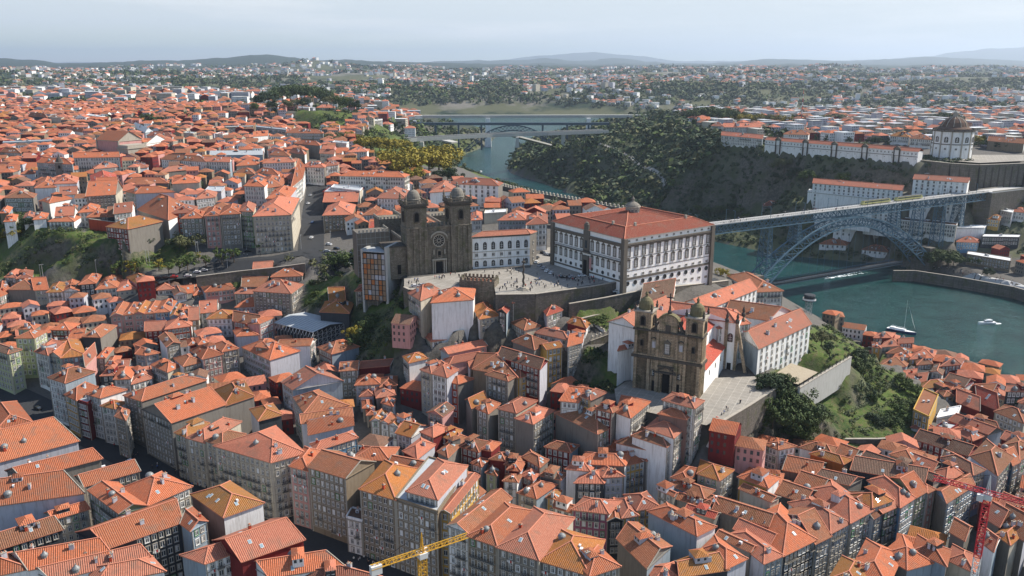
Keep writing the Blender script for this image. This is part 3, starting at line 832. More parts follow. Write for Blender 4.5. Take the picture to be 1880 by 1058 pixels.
def lerp_tab(t,x):
    if x<=t[0][0]: return t[0][1]
    for (a,b),(c,d) in zip(t,t[1:]):
        if x<=c:
            k=(x-a)/(c-a); k=k*k*(3-2*k); return b+(d-b)*k
    return t[-1][1]
def T(x,y):
    z=None
    if y<3300 and abs(x)<2400:
        h=TB.ray_cast(Vector((x,y,900)),Vector((0,0,-1)))
        if h[0]: z=h[0].z
    if z is None or y>2900:
        d=math.hypot(x,y)
        nz=noise.fractal(Vector((x/900,y/1500,3.3)),.8,2.1,5)
        zf=60+38*nz+min(40,(d-2500)/200)
        px=940+FPX*x/(y*cp)
        for D,W,tab in RID:
            row=lerp_tab(tab,px)+1.6*noise.noise(Vector((px/24,D*.01,0)))+.8*noise.noise(Vector((px/9,D*.01,5)))
            top=CAM_H+D*math.tan(math.atan((529-row)/FPX)-PITCH)
            g=math.exp(-((y-D)/W)**2)
            zf=max(zf,zf+(top-zf)*g) if top>zf else zf
        for hx,hy,hh,hr in((-1650,7200,75,330),(2850,7600,70,300),(1400,5600,40,900),(-2600,4600,35,700)):
            zf+=hh*math.exp(-((x-hx)**2+((y-hy)*.6)**2)/hr**2)
        z=zf if z is None else z+(zf-z)*min(1,max(0,(y-2900)/400))
    return z
VEG=[]
def pxpoly(s): return [tuple(P(*map(float,e.split())).xy) for e in s.split(',')]
for s in ("-80 405 74,60 392 76,160 425 76,235 452 71,330 440 66,362 478 62,200 512 53,-80 512 50",
 "1335 770 40,1412 705 40,1480 735 32,1556 655 36,1640 680 22,1705 730 17,1690 796 16,1560 828 17,1340 850 18",
 "1485 600 44,1550 640 44,1560 655 44,1530 668 44,1462 712 44,1405 694 44,1440 655 44","1050 585 60,1060 562 60,1150 550 60,1170 575 60,1120 612 54",
 "560 520 58,660 480 66,720 520 68,745 545 64,780 650 44,640 690 34,640 600 42,560 560 50",
 "700 240 80,740 250 76,830 240 20,850 300 10,820 330 60,700 300 84,640 255 92","540 205 96,660 205 92,700 225 80,640 240 92,540 235 95",
 "1070 640 54,1130 625 56,1150 720 45,1060 730 36","1330 517 56,1345 512 56,1420 545 48,1400 560 48,1340 530 54","1490 600 40,1530 608 14,1640 662 18,1600 670 30,1560 655 40,1500 640 44","160 392 77,240 410 76,300 452 66,290 500 56,200 512 54,160 430 76","400 492 62,470 480 63,480 496 62,420 506 60"): VEG.append(pxpoly(s))
NB_=[p for p in NEARB if 640<=p[1]<=1900]; VEG.append(NB_+offset_line(NB_,55)[::-1] if 0 else NB_+[(p[0]-60,p[1]) for p in NB_[::-1]])
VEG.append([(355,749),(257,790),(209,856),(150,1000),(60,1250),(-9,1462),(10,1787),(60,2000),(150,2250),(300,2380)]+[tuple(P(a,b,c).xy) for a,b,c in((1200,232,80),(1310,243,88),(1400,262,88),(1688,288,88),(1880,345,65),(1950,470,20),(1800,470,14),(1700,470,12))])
SHEETS=[]   # (polygon, level or None)
rs=random.Random(5)
def ground_z(x,y):
    z=T(x,y)
    for poly,lv in SHEETS:
        if inside((x,y),poly): return (lv if lv is not None else z)-.45
    return z
CELL={}
def add_footprint(q,ze,grow=1.12,drop=3.6):
    c=sum((Vector(p[:2]) for p in q),Vector((0,0)))/len(q); g=[c+(Vector(p[:2])-c)*grow for p in q]
    x0=min(p.x for p in g);x1=max(p.x for p in g);y0=min(p.y for p in g);y1=max(p.y for p in g)
    for i in range(int(x0//20),int(x1//20)+1):
        for j in range(int(y0//20),int(y1//20)+1): CELL.setdefault((i,j),[]).append(([tuple(p) for p in g],ze-drop,ze))
def cap_at(x,y):
    z=1e9
    for g,zc,ze in CELL.get((int(x//20),int(y//20)),()):
        if zc<z and inside((x,y),g): z=zc
    return z
def near_footprint(x,y,r):
    for i in range(int((x-r)//20),int((x+r)//20)+1):
        for j in range(int((y-r)//20),int((y+r)//20)+1):
            for g,zc,ze in CELL.get((i,j),()):
                for dx,dy in((0,0),(r,0),(-r,0),(0,r),(0,-r),(r*.7,r*.7),(-r*.7,r*.7),(r*.7,-r*.7),(-r*.7,-r*.7)):
                    if inside((x+dx,y+dy),g): return True
    return False
def make_ground():
    ys=[62.0]
    while ys[-1]<47000: ys.append(ys[-1]*(1.0085 if ys[-1]<1200 else 1.013 if ys[-1]<4000 else 1.03))
    NX=330; v=[];col=[]
    for y in ys:
        for i in range(NX+1):
            a=-1.05+2.1*i/NX; x=y*a*(1 if y>400 else 1+ (400-y)/400*.8)
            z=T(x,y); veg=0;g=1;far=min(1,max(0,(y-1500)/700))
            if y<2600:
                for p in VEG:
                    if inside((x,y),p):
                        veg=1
                        if p is VEG[-1]: far=max(far,.8)  # darker tone paints the slope's shade into the ground across the river
                        break
                for poly,lv in SHEETS:
                    if inside((x,y),poly): z=(lv if lv is not None else z)-.45; veg=0;g=0
            if veg and z>1: z+=1.3*noise.fractal(Vector((x/9,y/9,0)),.8,2,4)+2.2*noise.noise(Vector((x/28,y/28,2)))
            if 150<y<2300: z=min(z,cap_at(x,y))
            v.append((x,y,z)); col.append((veg,g,far,1))
    f=[]
    n=NX+1
    for j in range(len(ys)-1):
        for i in range(NX): f.append((j*n+i,j*n+i+1,(j+1)*n+i+1,(j+1)*n+i))
    me=bpy.data.meshes.new('ground'); me.from_pydata(v,[],f); me.materials.append(MATS['ground'])
    ca=me.color_attributes.new('zone','FLOAT_COLOR','POINT'); ca.data.foreach_set('color',[c for q in col for c in q])
    me.polygons.foreach_set('use_smooth',[True]*len(f))
    o=bpy.data.objects.new('ground',me); COL.objects.link(o); tag(o,kind='structure')
def sheet(name,poly,matn,lv=None,off=.0,step=6,kind='structure'):
    "flat or draped surface sheet with a thin edge"
    pts=densify(list(poly)+[poly[0]],step)[:-1]; n=len(pts); V=[Vector(p) for p in pts]
    x0=min(p[0] for p in pts);x1=max(p[0] for p in pts);y0=min(p[1] for p in pts);y1=max(p[1] for p in pts)
    if lv is None:
        x=x0+step/2
        while x<x1:
            y=y0+step/2
            while y<y1:
                if inside((x,y),poly): V.append(Vector((x,y)))
                y+=step
            x+=step
    r=delaunay_2d_cdt(V,[(i,(i+1)%n) for i in range(n)],[list(range(n))],1,.001)
    m=MB(); vs=[(p.x,p.y,(lv if lv is not None else T(p.x,p.y))+off) for p in r[0]]
    for f in r[2]: m.poly([vs[i] for i in f],matn)
    o=m.build(name); tag(o,kind=kind); return o
PLAZA=[tuple(P(a,b,72).xy) for a,b in((742,512),(866,498),(974,492),(978,472),(1010,452),(1150,508),(1152,513),(982,539),(910,540),(907,524),(845,522),(843,531),(752,531),(742,527))]
GRIL=[tuple(P(a,b,45).xy) for a,b in((1128,715),(1150,700),(1420,690),(1424,712),(1322,775),(1296,781),(1190,757),(1132,742))]
LAWNT=[tuple(P(a,b,44).xy) for a,b in((1412,694),(1452,667),(1502,684),(1466,706))]
def strip(pts,wd):
    c=densify([tuple(p) for p in pts],8); return offset_line(c,wd/2)+offset_line(c,-wd/2)[::-1]
ROADS=[('street',strip([P(a,b,c).xy for a,b,c in((-60,690,26),(60,745,23),(190,812,21),(330,885,19.5),(510,965,18),(660,1035,17),(760,1085,16))],15)),
 ('road',strip([P(a,b,c).xy for a,b,c in((285,508,59),(400,484,62),(500,476,64),(565,462,66),(660,490,68))],15)),
 ('avenue',strip([P(a,b,c).xy for a,b,c in((570,468,66),(572,440,67),(575,400,70),(578,372,73),(582,340,76))],16)),
 ('lane',strip([P(a,b,c).xy for a,b,c in((985,560,66),(1060,550,67),(1120,540,67.8),(1180,526,69),(1240,520,66.6),(1325,513.5,62))],9)),
 ('riverside_road',strip([P(a,b,c).xy for a,b,c in((1676,486,10),(1700,488,10),(1780,500,10),(1860,520,10),(1930,545,10))],11)),
 ('hill_road',strip([P(a,b,c).xy for a,b,c in((1100,262,62),(1160,275,58),(1215,305,50),(1222,320,46))],5)),
 ('cliff_road',strip([P(a,b,c).xy for a,b,c in((945,330,14),(980,345,14),(1040,358,14),(1100,372,12))],6)),
 ('lower_street',strip([P(a,b,c).xy for a,b,c in((1480,1110,8),(1660,1000,8),(1800,900,8),(1910,820,8))],8))]
SHEETS+= [(PLAZA,72),(GRIL,45),(LAWNT,44)]+[(r[1],None) for r in ROADS]
# ---------------------------------------------------------------- house builder
OCC_V=[];OCC_F=[]            # everything that can hide a window
def occ(mb):
    b=len(OCC_V); OCC_V.extend(mb.v); OCC_F.extend([tuple(i+b for i in f) for f in mb.f])
WINQ=[]                      # window requests (parent, pos, rotz, kind, scale)
WMESH={}
def wmesh(kind):
    if kind in WMESH: return WMESH[kind]
    m=MB(); fr,st,gl='window_frame_white','light_stone','window_glass'
    W,H=1.1,1.8
    if kind in('sash','stone','plain','shutter','curtain','closed','laundry'):
        s={'plain':'window_frame_white','shutter':'green_shutter'}.get(kind,'light_stone')
        if kind=='curtain': m.box((-.18,-.084,.1),(.6,.01,H*.8),'cloth_light')
        if kind=='closed': m.box((0,-.1,0),(W,.05,H),'white_membrane')
        if kind=='laundry':
            for k,c_ in enumerate(('cloth_light','ac_white','cloth_red','cloth_light')): m.box((-.75+.5*k,-.5,-H/2-.45-.1*(k%2)),(.42,.03,.7+.2*(k%2)),c_)
            m.box((0,-.5,-H/2-.08),(2.1,.03,.03),'iron')
        m.box((0,-.05,0),(W,.06,H),gl)
        for x in(-W/2-.07,W/2+.07): m.box((x,-.09,0),(.16,.2,H+.3),s)
        m.box((0,-.09,H/2+.08),(W+.3,.22,.17),s); m.box((0,-.13,-H/2-.08),(W+.4,.3,.14),s)
        if kind!='stone' :
            for x in(-W/2+.08,0,W/2-.08): m.box((x,-.10,0),(.12,.06,H),fr)
            for z in(-H/2+.08,H*.22,H/2-.08): m.box((0,-.095,z),(W,.05,.11),fr)
        else: m.box((0,-.1,0),(.12,.06,H),fr); m.box((0,-.1,H/2-.1),(W,.06,.15),fr); m.box((0,-.1,-H/2+.1),(W,.06,.15),fr)
    elif kind=='balcony':
        H=2.4; m.box((0,-.05,0),(W,.06,H),gl)
        for x in(-W/2-.07,W/2+.07): m.box((x,-.09,0),(.16,.2,H+.2),st)
        m.box((0,-.09,H/2+.08),(W+.3,.22,.17),st)
        for x in(-W/2+.08,0,W/2-.08): m.box((x,-.10,0),(.12,.06,H),fr)
        m.box((0,-.095,H*.25),(W,.05,.11),fr); m.box((0,-.4,-H/2-.1),(W+.9,.8,.16),st)
        for z in(.95,.5): m.box((0,-.76,-H/2+z),(W+.8,.05,.06),'iron')
        for i in range(9): m.box((-W/2-.38+i*(W+.76)/8,-.76,-H/2+.48),(.04,.04,.95),'iron')
        for sx in(-1,1): m.box((sx*(W/2+.38),-.4,-H/2+.95),(.05,.72,.06),'iron')
    elif kind=='shop':
        m.box((0,-.05,0),(2.2,.06,2.8),'dark_opening')
        for x in(-1.15,1.15): m.box((x,-.09,0),(.25,.22,3),st)
        m.box((0,-.09,1.5),(2.6,.24,.3),st)
    elif kind in('arch','arch_white','palace','belfry'):
        H=2.6; n=8; hw=.75; sm={'arch':'light_stone','arch_white':'dark_stone','palace':'dark_stone','belfry':'dark_stone'}[kind]; g2='dark_opening' if kind=='belfry' else gl
        pts=[(-hw,-H/2),(hw,-H/2)]+[(hw*math.cos(math.pi*i/n),H/2-hw+hw*math.sin(math.pi*i/n)) for i in range(n+1)]
        m.poly([(x,-.06,z) for x,z in pts],g2)
        for a,b in zip(pts[1:],pts[2:]+pts[:1]): m.bar((a[0]*1.1,-.08,a[1]+.03),(b[0]*1.1,-.08,b[1]+.03),.3,.26,sm)
        m.bar((-hw-.15,-.1,-H/2),(hw+.15,-.1,-H/2),.3,.25,sm)
        if kind!='belfry': m.box((0,-.10,-.1),(.1,.05,H-.2),fr); m.box((0,-.10,.1),(1.4,.05,.1),fr); m.box((0,-.10,-.65),(1.4,.05,.08),fr)
    elif kind=='pediment':   # tall baroque window: stone frame, grey sashes, bent pediment
        W,H=1.5,3.4; m.box((0,-.05,0),(W,.06,H),'grey_glass')
        for x in(-W/2-.14,W/2+.14): m.box((x,-.1,0),(.3,.26,H+.3),'frame_stone')
        m.box((0,-.1,-H/2-.12),(W+.7,.35,.28),'frame_stone')
        for x in(-.5,0,.5): m.box((x,-.09,0),(.09,.05,H),fr)
        for z in(-1,-.2,.6,1.3): m.box((0,-.09,z),(W,.05,.09),fr)
        for sx in(-1,1): m.bar((sx*1.15,-.15,H/2+.15),(sx*.55,-.15,H/2+.65),.4,.28,'frame_stone')
        m.bar((-.6,-.15,H/2+.65),(.6,-.15,H/2+.65),.4,.3,'frame_stone'); m.box((0,-.15,H/2+.95),(.5,.35,.5),'frame_stone')
        m.box((0,-.1,H/2+.3),(W+.3,.2,.6),'frame_stone')
    elif kind=='oculus':
        m.lathe((0,0,0),[(.85,0),(.85,.001)],3,gl)
        m=MB(); n=14; m.poly([(.8*math.cos(2*math.pi*i/n),-.05,.8*math.sin(2*math.pi*i/n)) for i in range(n)],gl)
        for i in range(n):
            a,b=2*math.pi*i/n,2*math.pi*(i+1)/n; m.bar((.92*math.cos(a),-.08,.92*math.sin(a)),(.92*math.cos(b),-.08,.92*math.sin(b)),.28,.26,'dark_stone')
    o=m.build('window'); me=o.data; bpy.data.objects.remove(o); WMESH[kind]=me; return me
def ask_window(parent,pos,ang,kind,sc=(1,1,1),name='window'):
    WINQ.append((parent,Vector(pos),ang,kind,sc,name))
def flush_windows():
    bv=BVHTree.FromPolygons([Vector(v) for v in OCC_V],OCC_F); cams=[Vector((0,0,CAM_H)),Vector((-18,0,CAM_H)),Vector((18,0,CAM_H))]
    cnt={};k=0
    for parent,pos,ang,kind,sc,name in WINQ:
        px,py=px_of(pos)
        if not(-30<px<1910 and -20<py<1085): continue
        nrm=Vector((math.sin(ang),-math.cos(ang),0))
        p=pos+nrm*.6; vis=False
        if nrm.dot((cams[0]-pos).normalized())<.04: continue
        for i,c in enumerate(cams):
            d=c-p; h=bv.ray_cast(p,d.normalized(),d.length)
            if h[0] is None: vis=True;break
            if i==0: pass
        if not vis: continue
        if cnt.get((parent.name,name),0)>=98: continue
        cnt[(parent.name,name)]=cnt.get((parent.name,name),0)+1
        o=bpy.data.objects.new(name,wmesh(kind)); COL.objects.link(o); o.parent=parent
        M=(Matrix.Translation(parent.location)@Matrix.Rotation(parent.rotation_euler.z,4,'Z')).inverted()
        o.location=M@pos; o.rotation_euler=(0,0,ang-parent.rotation_euler.z); o.scale=sc; k+=1
    print('windows',k,'of',len(WINQ))
def facade(parent,a,b,z0,z1,kinds=None,pitch=2.5,fh=3.25,margin=.9,rng=random,first=1.75,sc=1.0,maxf=9):
    "ask for windows on the wall from a to b (outside on the right hand of a->b)"
    a=Vector(a[:2]);b=Vector(b[:2]);l=(b-a).length; n=max(1,int((l-2*margin+.6)/pitch+.45))
    if l<2: return
    d=(b-a)/l; ang=math.atan2(d.y,d.x); nf=min(maxf,int((z1-z0-.3)/fh))
    for fl in range(nf):
        z=z1-first-fl*fh; kd=kinds[min(fl,len(kinds)-1)] if kinds else 'sash'
        if kd is None: continue
        for i in range(n):
            q=a+d*(margin+(l-2*margin)*(i+.5)/n)
            kd_=kd if kd=='arch' or rng.random()<.72 else rng.choice(('curtain','closed','curtain','balcony' if kd!='balcony' else 'sash','laundry','shutter','plain'))
            ask_window(parent,(q.x,q.y,z-(.25 if kd_=='balcony' else 0)),ang,kd_,(sc*1.08,1,sc*1.1))
def roof_pts(q,ze,typ,pitch,oh=.5):
    "q: 4 ccw xy corners -> (faces, lines, gables)"
    c=sum((Vector(p) for p in q),Vector((0,0)))/4; n=4; o=[]
    for i in range(4):
        p=Vector(q[i]); e0=(Vector(q[i])-Vector(q[i-1])).normalized(); e1=(Vector(q[(i+1)%4])-Vector(q[i])).normalized()
        n0=Vector((e0.y,-e0.x));n1=Vector((e1.y,-e1.x)); k=n0+n1; o.append(p+k*(oh/max(.6,1+n0.dot(n1))))
    A,B,C,D=[Vector((p.x,p.y,ze)) for p in o]
    def mid(a,b): return (a+b)/2
    wx=((B-A).length+(C-D).length)/2; wy=((C-B).length+(A-D).length)/2
    U=Vector((0,0,1))
    if typ=='h':
        if wx>=wy:
            L_,R_=mid(A,D),mid(B,C); t=min(.5,wy/2/wx); E=L_.lerp(R_,t)+U*wy/2*pitch; F=R_.lerp(L_,t)+U*wy/2*pitch
            if t>=.46: E=F=(E+F)/2
            fs=[[A,B,F,E],[B,C,F],[C,D,E,F],[D,A,E]]; ln=[(A,E),(D,E),(B,F),(C,F),(E,F)]
        else:
            L_,R_=mid(A,B),mid(D,C); t=min(.5,wx/2/wy); E=L_.lerp(R_,t)+U*wx/2*pitch; F=R_.lerp(L_,t)+U*wx/2*pitch
            if t>=.46: E=F=(E+F)/2
            fs=[[A,B,E],[B,C,F,E],[C,D,F],[D,A,E,F]]; ln=[(A,E),(B,E),(C,F),(D,F),(E,F)]
        g=[]
    elif typ=='x':
        h=wy/2*pitch; E=mid(A,D)+U*h; F=mid(B,C)+U*h; fs=[[A,B,F,E],[C,D,E,F]]; ln=[(E,F)]; g=[(1,2,h,wy),(3,0,h,wy)]
    elif typ=='y':
        h=wx/2*pitch; E=mid(A,B)+U*h; F=mid(D,C)+U*h; fs=[[B,C,F,E],[D,A,E,F]]; ln=[(E,F)]; g=[(0,1,h,wx),(2,3,h,wx)]
    elif typ=='s':
        h=wy*pitch*.6; C2=C+U*h;D2=D+U*h; fs=[[A,B,C2,D2]]; ln=[]; g=[('s',h)]
    else: fs=[];ln=[];g=[]
    return [A,B,C,D],fs,ln,g
def ccw(q):
    a=sum(q[i][0]*q[(i+1)%4][1]-q[(i+1)%4][0]*q[i][1] for i in range(4))
    return a>0
def roof_face(m,f,matn):
    g=[f[0]]
    for p in f[1:]:
        if (p-g[-1]).length>.02: g.append(p)
    if len(g)>1 and (g[0]-g[-1]).length<.02: g.pop()
    if len(g)<3: return
    e=(g[1]-g[0]).normalized(); n=(g[1]-g[0]).cross(g[2]-g[0]).normalized(); s=n.cross(e)
    m.poly(g,matn,[((p-g[0]).dot(e),(p-g[0]).dot(s)) for p in g])
HN=[0]
def lantern_mesh(kind):
    k='lantern'+kind
    if k in WMESH: return WMESH[k]
    m=MB()
    if kind=='cone': m.lathe((0,0,0),[(1.0,-.8),(1.0,.5),(1.15,.55),(.95,.9),(.15,1.7),(.14,2.1),(.0,2.2)],12,'zinc')
    elif kind=='dome': m.lathe((0,0,0),[(1.1,-.8),(1.1,.45),(1.25,.5),(1.1,.85),(.75,1.2),(.3,1.4),(0,1.45)],12,'zinc')
    elif kind=='velux': m.box((0,0,.05),(1.0,1.5,.16),'window_frame_white'); m.box((0,0,.08),(.78,1.25,.16),'skylight_glass')
    elif kind=='chimney': m.box((0,0,.2),(.75,1.3,2.4),'pale_grey_plaster'); m.box((0,0,1.45),(.95,1.5,.14),'light_stone'); [m.tube((0,y,1.5),(0,y,1.95),.16,.13,8,'terracotta_pot') for y in(-.38,.38)]
    elif kind=='stack': m.box((0,0,.2),(.7,.7,2.2),'brick_red_plaster'); m.box((0,0,1.36),(.9,.9,.14),'light_stone'); m.box((0,0,1.6),(.5,.5,.35),'terracotta_pot')
    elif kind=='ac': m.box((0,0,.35),(1.1,.7,.8),'ac_white'); m.tube((0,-.36,.35),(0,-.4,.35),.28,.28,10,'iron'); m.box((0,0,-.3),(.9,.5,.6),'scaffold_steel')
    o=m.build('x'); me=o.data; bpy.data.objects.remove(o); WMESH[k]=me; return me
LN={'cone':'roof_lantern','dome':'roof_lantern','velux':'skylight','chimney':'chimney','stack':'chimney','ac':'air_conditioner'}
def house(q,ze,typ,wc,rc,win='f',name='town_house',label=None,cat='house',group=None,pitch=.46,kinds=None,extras=True,hb=None,para=False,details=True,sc=1.0,rng=None):
    q=[Vector((p[0],p[1])) for p in q]
    HN[0]+=1; rng=rng or random.Random(HN[0]*17+3)
    flip=not ccw(q)
    if flip: q=[q[1],q[0],q[3],q[2]]      # keep outside on the right of each edge
    c=sum(q,Vector((0,0)))/4
    gz=[ground_z(p.x,p.y) for p in q]+[ground_z(c.x,c.y)]
    zb=min(gz); zb=min(zb,ze-3)
    if hb: zb=ze-hb
    zb=min(zb,ze-3.6); add_footprint(q,ze)
    root=empty(name,(c.x,c.y,zb),0,label,cat,group)
    wm=WC[wc][0]; m=MB(); zb0=zb-2.5
    party=rng.choice([wm,wm,'white_plaster','cream_plaster','pale_grey_plaster','grey_stone','weathered_blue_grey_plaster'])
    fl_={'f':0,'r':1,'b':2,'l':3} if not flip else {'f':0,'l':1,'b':2,'r':3}; open_={fl_[ch] for ch in win if ch in fl_}|{0}; strings=wc not in 'kn' and 'S' not in win
    for i in range(4):
        a_,b_=q[i],q[(i+1)%4]; l_=(b_-a_).length; m.poly([(a_.x,a_.y,zb0),(b_.x,b_.y,zb0),(b_.x,b_.y,ze),(a_.x,a_.y,ze)],wm if (i in open_ or not details) else party)
    m.poly([(p.x,p.y,ze) for p in q],'concrete')
    O,fs,ln,gb=roof_pts(q,ze,typ,pitch*rng.uniform(.9,1.1) if details else pitch)
    for g in gb:
        if g[0]=='s':
            h=g[1]; A,B,C,D=[Vector((p.x,p.y,ze)) for p in q]
            m.poly([B,C,C+Vector((0,0,h))],wm); m.poly([D,A,D+Vector((0,0,h))],wm); m.poly([C,D,D+Vector((0,0,h)),C+Vector((0,0,h))],wm)
        else:
            a,b=q[g[0]],q[g[1]]; mdx=(a+b)/2; h=g[2]*((b-a).length/g[3])
            m.poly([(a.x,a.y,ze),(b.x,b.y,ze),(mdx.x,mdx.y,ze+h)],wm)
    # cornice
    if details and wc not in 'kn':
        for i in range(4):
            a,b=q[i],q[(i+1)%4]; d=(b-a).normalized(); nn=Vector((d.y,-d.x))
            if (Vector((0,0))-c).dot(nn)<0 and i!=0: continue
            a2=a+nn*.12;b2=b+nn*.12; m.bar((a2.x,a2.y,ze-.28),(b2.x,b2.y,ze-.28),.3,.36,'light_stone' if wc in 'wclpybGm' else wm)
    if details and strings:
        for ch in win:
            if ch in fl_:
                a,b=q[fl_[ch]],q[(fl_[ch]+1)%4]; d=(b-a).normalized(); nn=Vector((d.y,-d.x))*.06
                for k in range(1,min(8,int((ze-zb)/3.25)+1)): m.bar((*(a+nn),ze-.1-3.25*sc*k),(*(b+nn),ze-.1-3.25*sc*k),.14,.2,'light_stone' if wc in 'gowc' else wm)
                for p_ in(a+d*.25,b-d*.25): m.bar((*(p_+nn),zb0),(*(p_+nn),ze-.5),.45,.12,'light_stone' if wc!='k' else wm)
    wo=m.build('wall',root); occ(m)
    # roof
    r=MB(); rm=RC[rc]
    if typ=='f':
        r.prism(q,ze+.003,ze+.35,rm); 
        for i in range(4):
            a,b=q[i],q[(i+1)%4]; r.bar((a.x,a.y,ze+.55),(b.x,b.y,ze+.55),.35,.75,wm if not para else 'light_stone')
    else:
        for f in fs: roof_face(r,f,rm)
        for i in range(4):     # fascia and soffit
            a,b=O[i],O[(i+1)%4]; dz=Vector((0,0,.22))
            if typ=='h' or (typ=='x' and i in(0,2)) or (typ=='y' and i in(1,3)) or (typ=='s' and i==0): r.poly([a-dz,b-dz,b,a],'ridge_tile' if rc!=4 else rm)
        r.poly([O[3]-dz,O[2]-dz,O[1]-dz,O[0]-dz],wm)
        if rc not in(4,7) and details:
            for a,b in ln:
                if (a-b).length>.5:
                    u=Vector((0,0,.10)); r.bar(a+u,b+u,.34,.2,'ridge_tile')
        if typ in 'xy':   # verge boards
            for f in fs:
                for k in((1,2),(3,0)):
                    if len(f)==4: r.bar(f[k[0]],f[k[1]],.22,.3,'ridge_tile' if rng.random()<.7 else 'light_stone')
    ro=r.build('roof',root); occ(r)
    # roof furniture standing on the slopes
    if extras and typ!='f' and fs:
        n=rng.choice((1,2,2,3,3)) if details else 0
        area=(q[1]-q[0]).length*(q[2]-q[1]).length
        if area>180: n+=2
        if area>400: n+=3
        for k in range(n):
            f=rng.choice(fs[:2] if rng.random()<.7 else fs)
            kd=rng.choices(['cone','dome','velux','chimney','stack','ac'],[.06,.05,.38,.28,.14,.09])[0]
            s,t=rng.uniform(.25,.75),rng.uniform(.3,.7)
            p=(f[0].lerp(f[1],s)).lerp((f[3] if len(f)==4 else f[2]).lerp(f[2],s),t)
            nrm=(f[1]-f[0]).cross(f[2]-f[0]).normalized()
            o=bpy.data.objects.new(LN[kd],lantern_mesh(kd)); COL.objects.link(o); o.parent=ro
            o.location=p-Vector((c.x,c.y,zb)); 
            if kd=='velux':
                e=(f[1]-f[0]).normalized(); M=Matrix((e,nrm.cross(e),nrm)).transposed(); o.rotation_euler=M.to_euler()
            else:
                e=(f[1]-f[0]); o.rotation_euler=(0,0,math.atan2(e.y,e.x)+(math.pi/2 if rng.random()<.5 else 0)); sc_=rng.uniform(.8,1.15); o.scale=(sc_,sc_,sc_)
    if extras and details and fs and typ in 'hxy' and rng.random()<.36 and (q[1]-q[0]).length>6:
        t=rng.uniform(.3,.7); u_=rng.uniform(.3,.7); cx_=(q[0].lerp(q[1],t)).lerp(q[3].lerp(q[2],t),u_); dd=(q[1]-q[0]).normalized(); pp=Vector((-dd.y,dd.x)); sx_,sy_=rng.uniform(1.3,2.2),rng.uniform(1.5,3.0)
        rq=[cx_+dd*a*sx_+pp*b*sy_ for a,b in((-1,-1),(1,-1),(1,1),(-1,1))]; zt_=ze+max(1.6,min((q[1]-q[0]).length,(q[2]-q[1]).length)/2*pitch*.9)+rng.uniform(.3,1.3)
        d_=MB(); d_.prism(rq,ze,zt_,rng.choice([wm,'white_plaster','dark_red_plaster','slate_cladding','pale_grey_plaster']))
        O2,f2,l2,g2=roof_pts(rq,zt_+.01,'h',.5,.3)
        for f in f2: roof_face(d_,f,rng.choice([rm,rm,'roof_tile_orange']))
        nn_=Vector((dd.y,-dd.x)); 
        for a in(-.5,.5):
            w_=cx_+dd*a*sx_-pp*(sy_+.03); d_.poly([(*(w_-dd*.4),zt_-1.35),(*(w_+dd*.4),zt_-1.35),(*(w_+dd*.4),zt_-.3),(*(w_-dd*.4),zt_-.3)],'window_glass')
            d_.bar((*(w_-dd*.45-pp*.03),zt_-.25),(*(w_+dd*.45-pp*.03),zt_-.25),.1,.12,'window_frame_white'); d_.bar((*(w_-dd*.45-pp*.03),zt_-1.4),(*(w_+dd*.45-pp*.03),zt_-1.4),.1,.12,'window_frame_white')
        ob=d_.build('dormer',root); occ(d_); ob.parent=ro; ob.location=(0,0,0)
    if typ=='f' and extras:
        for k in range(rng.choice((1,2,3))):
            kd=rng.choice(['ac','dome','chimney','ac']); o=bpy.data.objects.new(LN[kd],lantern_mesh(kd)); COL.objects.link(o); o.parent=ro
            o.location=(rng.uniform(-2,2),rng.uniform(-2,2),ze+.7-zb)
    # windows
    if kinds is None:
        kinds=rng.choice([['sash'],['sash','balcony'],['sash','sash','balcony'],['balcony','sash'],['stone'],['plain']] if details else [['plain'],['stone']])
    pitchw=rng.uniform(2.0,2.5)*sc
    edges={'f':0,'r':1,'b':2,'l':3}
    if flip: edges={'f':0,'l':1,'b':2,'r':3}
    if 'S' in win: pitchw*=2.1; kinds=['stone']; win='f'+win.replace('S','')
    for ch in win:
        if ch in edges:
            i=edges[ch]; facade(wo if False else root,q[i],q[(i+1)%4],min(zb,ground_z(*((q[i]+q[(i+1)%4])/2))),ze,kinds,pitchw,3.25*sc,rng=rng,sc=sc)
    root['_z']=ze-zb; del root['_z']
    return root,wo,ro,q,zb
HOUSES=[];BH=[]
COLN={'w':'white','c':'cream','g':'grey stone','k':'dark slate','y':'yellow','p':'pink','r':'dark red','b':'blue','G':'green','o':'ochre','l':'pale grey','m':'mauve','R':'brick red','O':'orange','n':'brown','v':'pale green','t':'blue grey'}
ROOFN={0:'orange',1:'salmon',2:'tan',3:'dark brown',4:'grey metal',5:'ochre',6:'red',7:'white'}
TYPN={'h':'hipped','x':'gabled','y':'gabled','f':'flat','s':'sloping','p':'hipped'}
ORD=['leftmost','second from left','third from left','fourth from left','fifth from left','sixth from left','seventh from left','eighth from left','ninth from left','tenth from left','eleventh from left','twelfth from left','thirteenth from left','fourteenth from left','fifteenth from left','sixteenth from left']
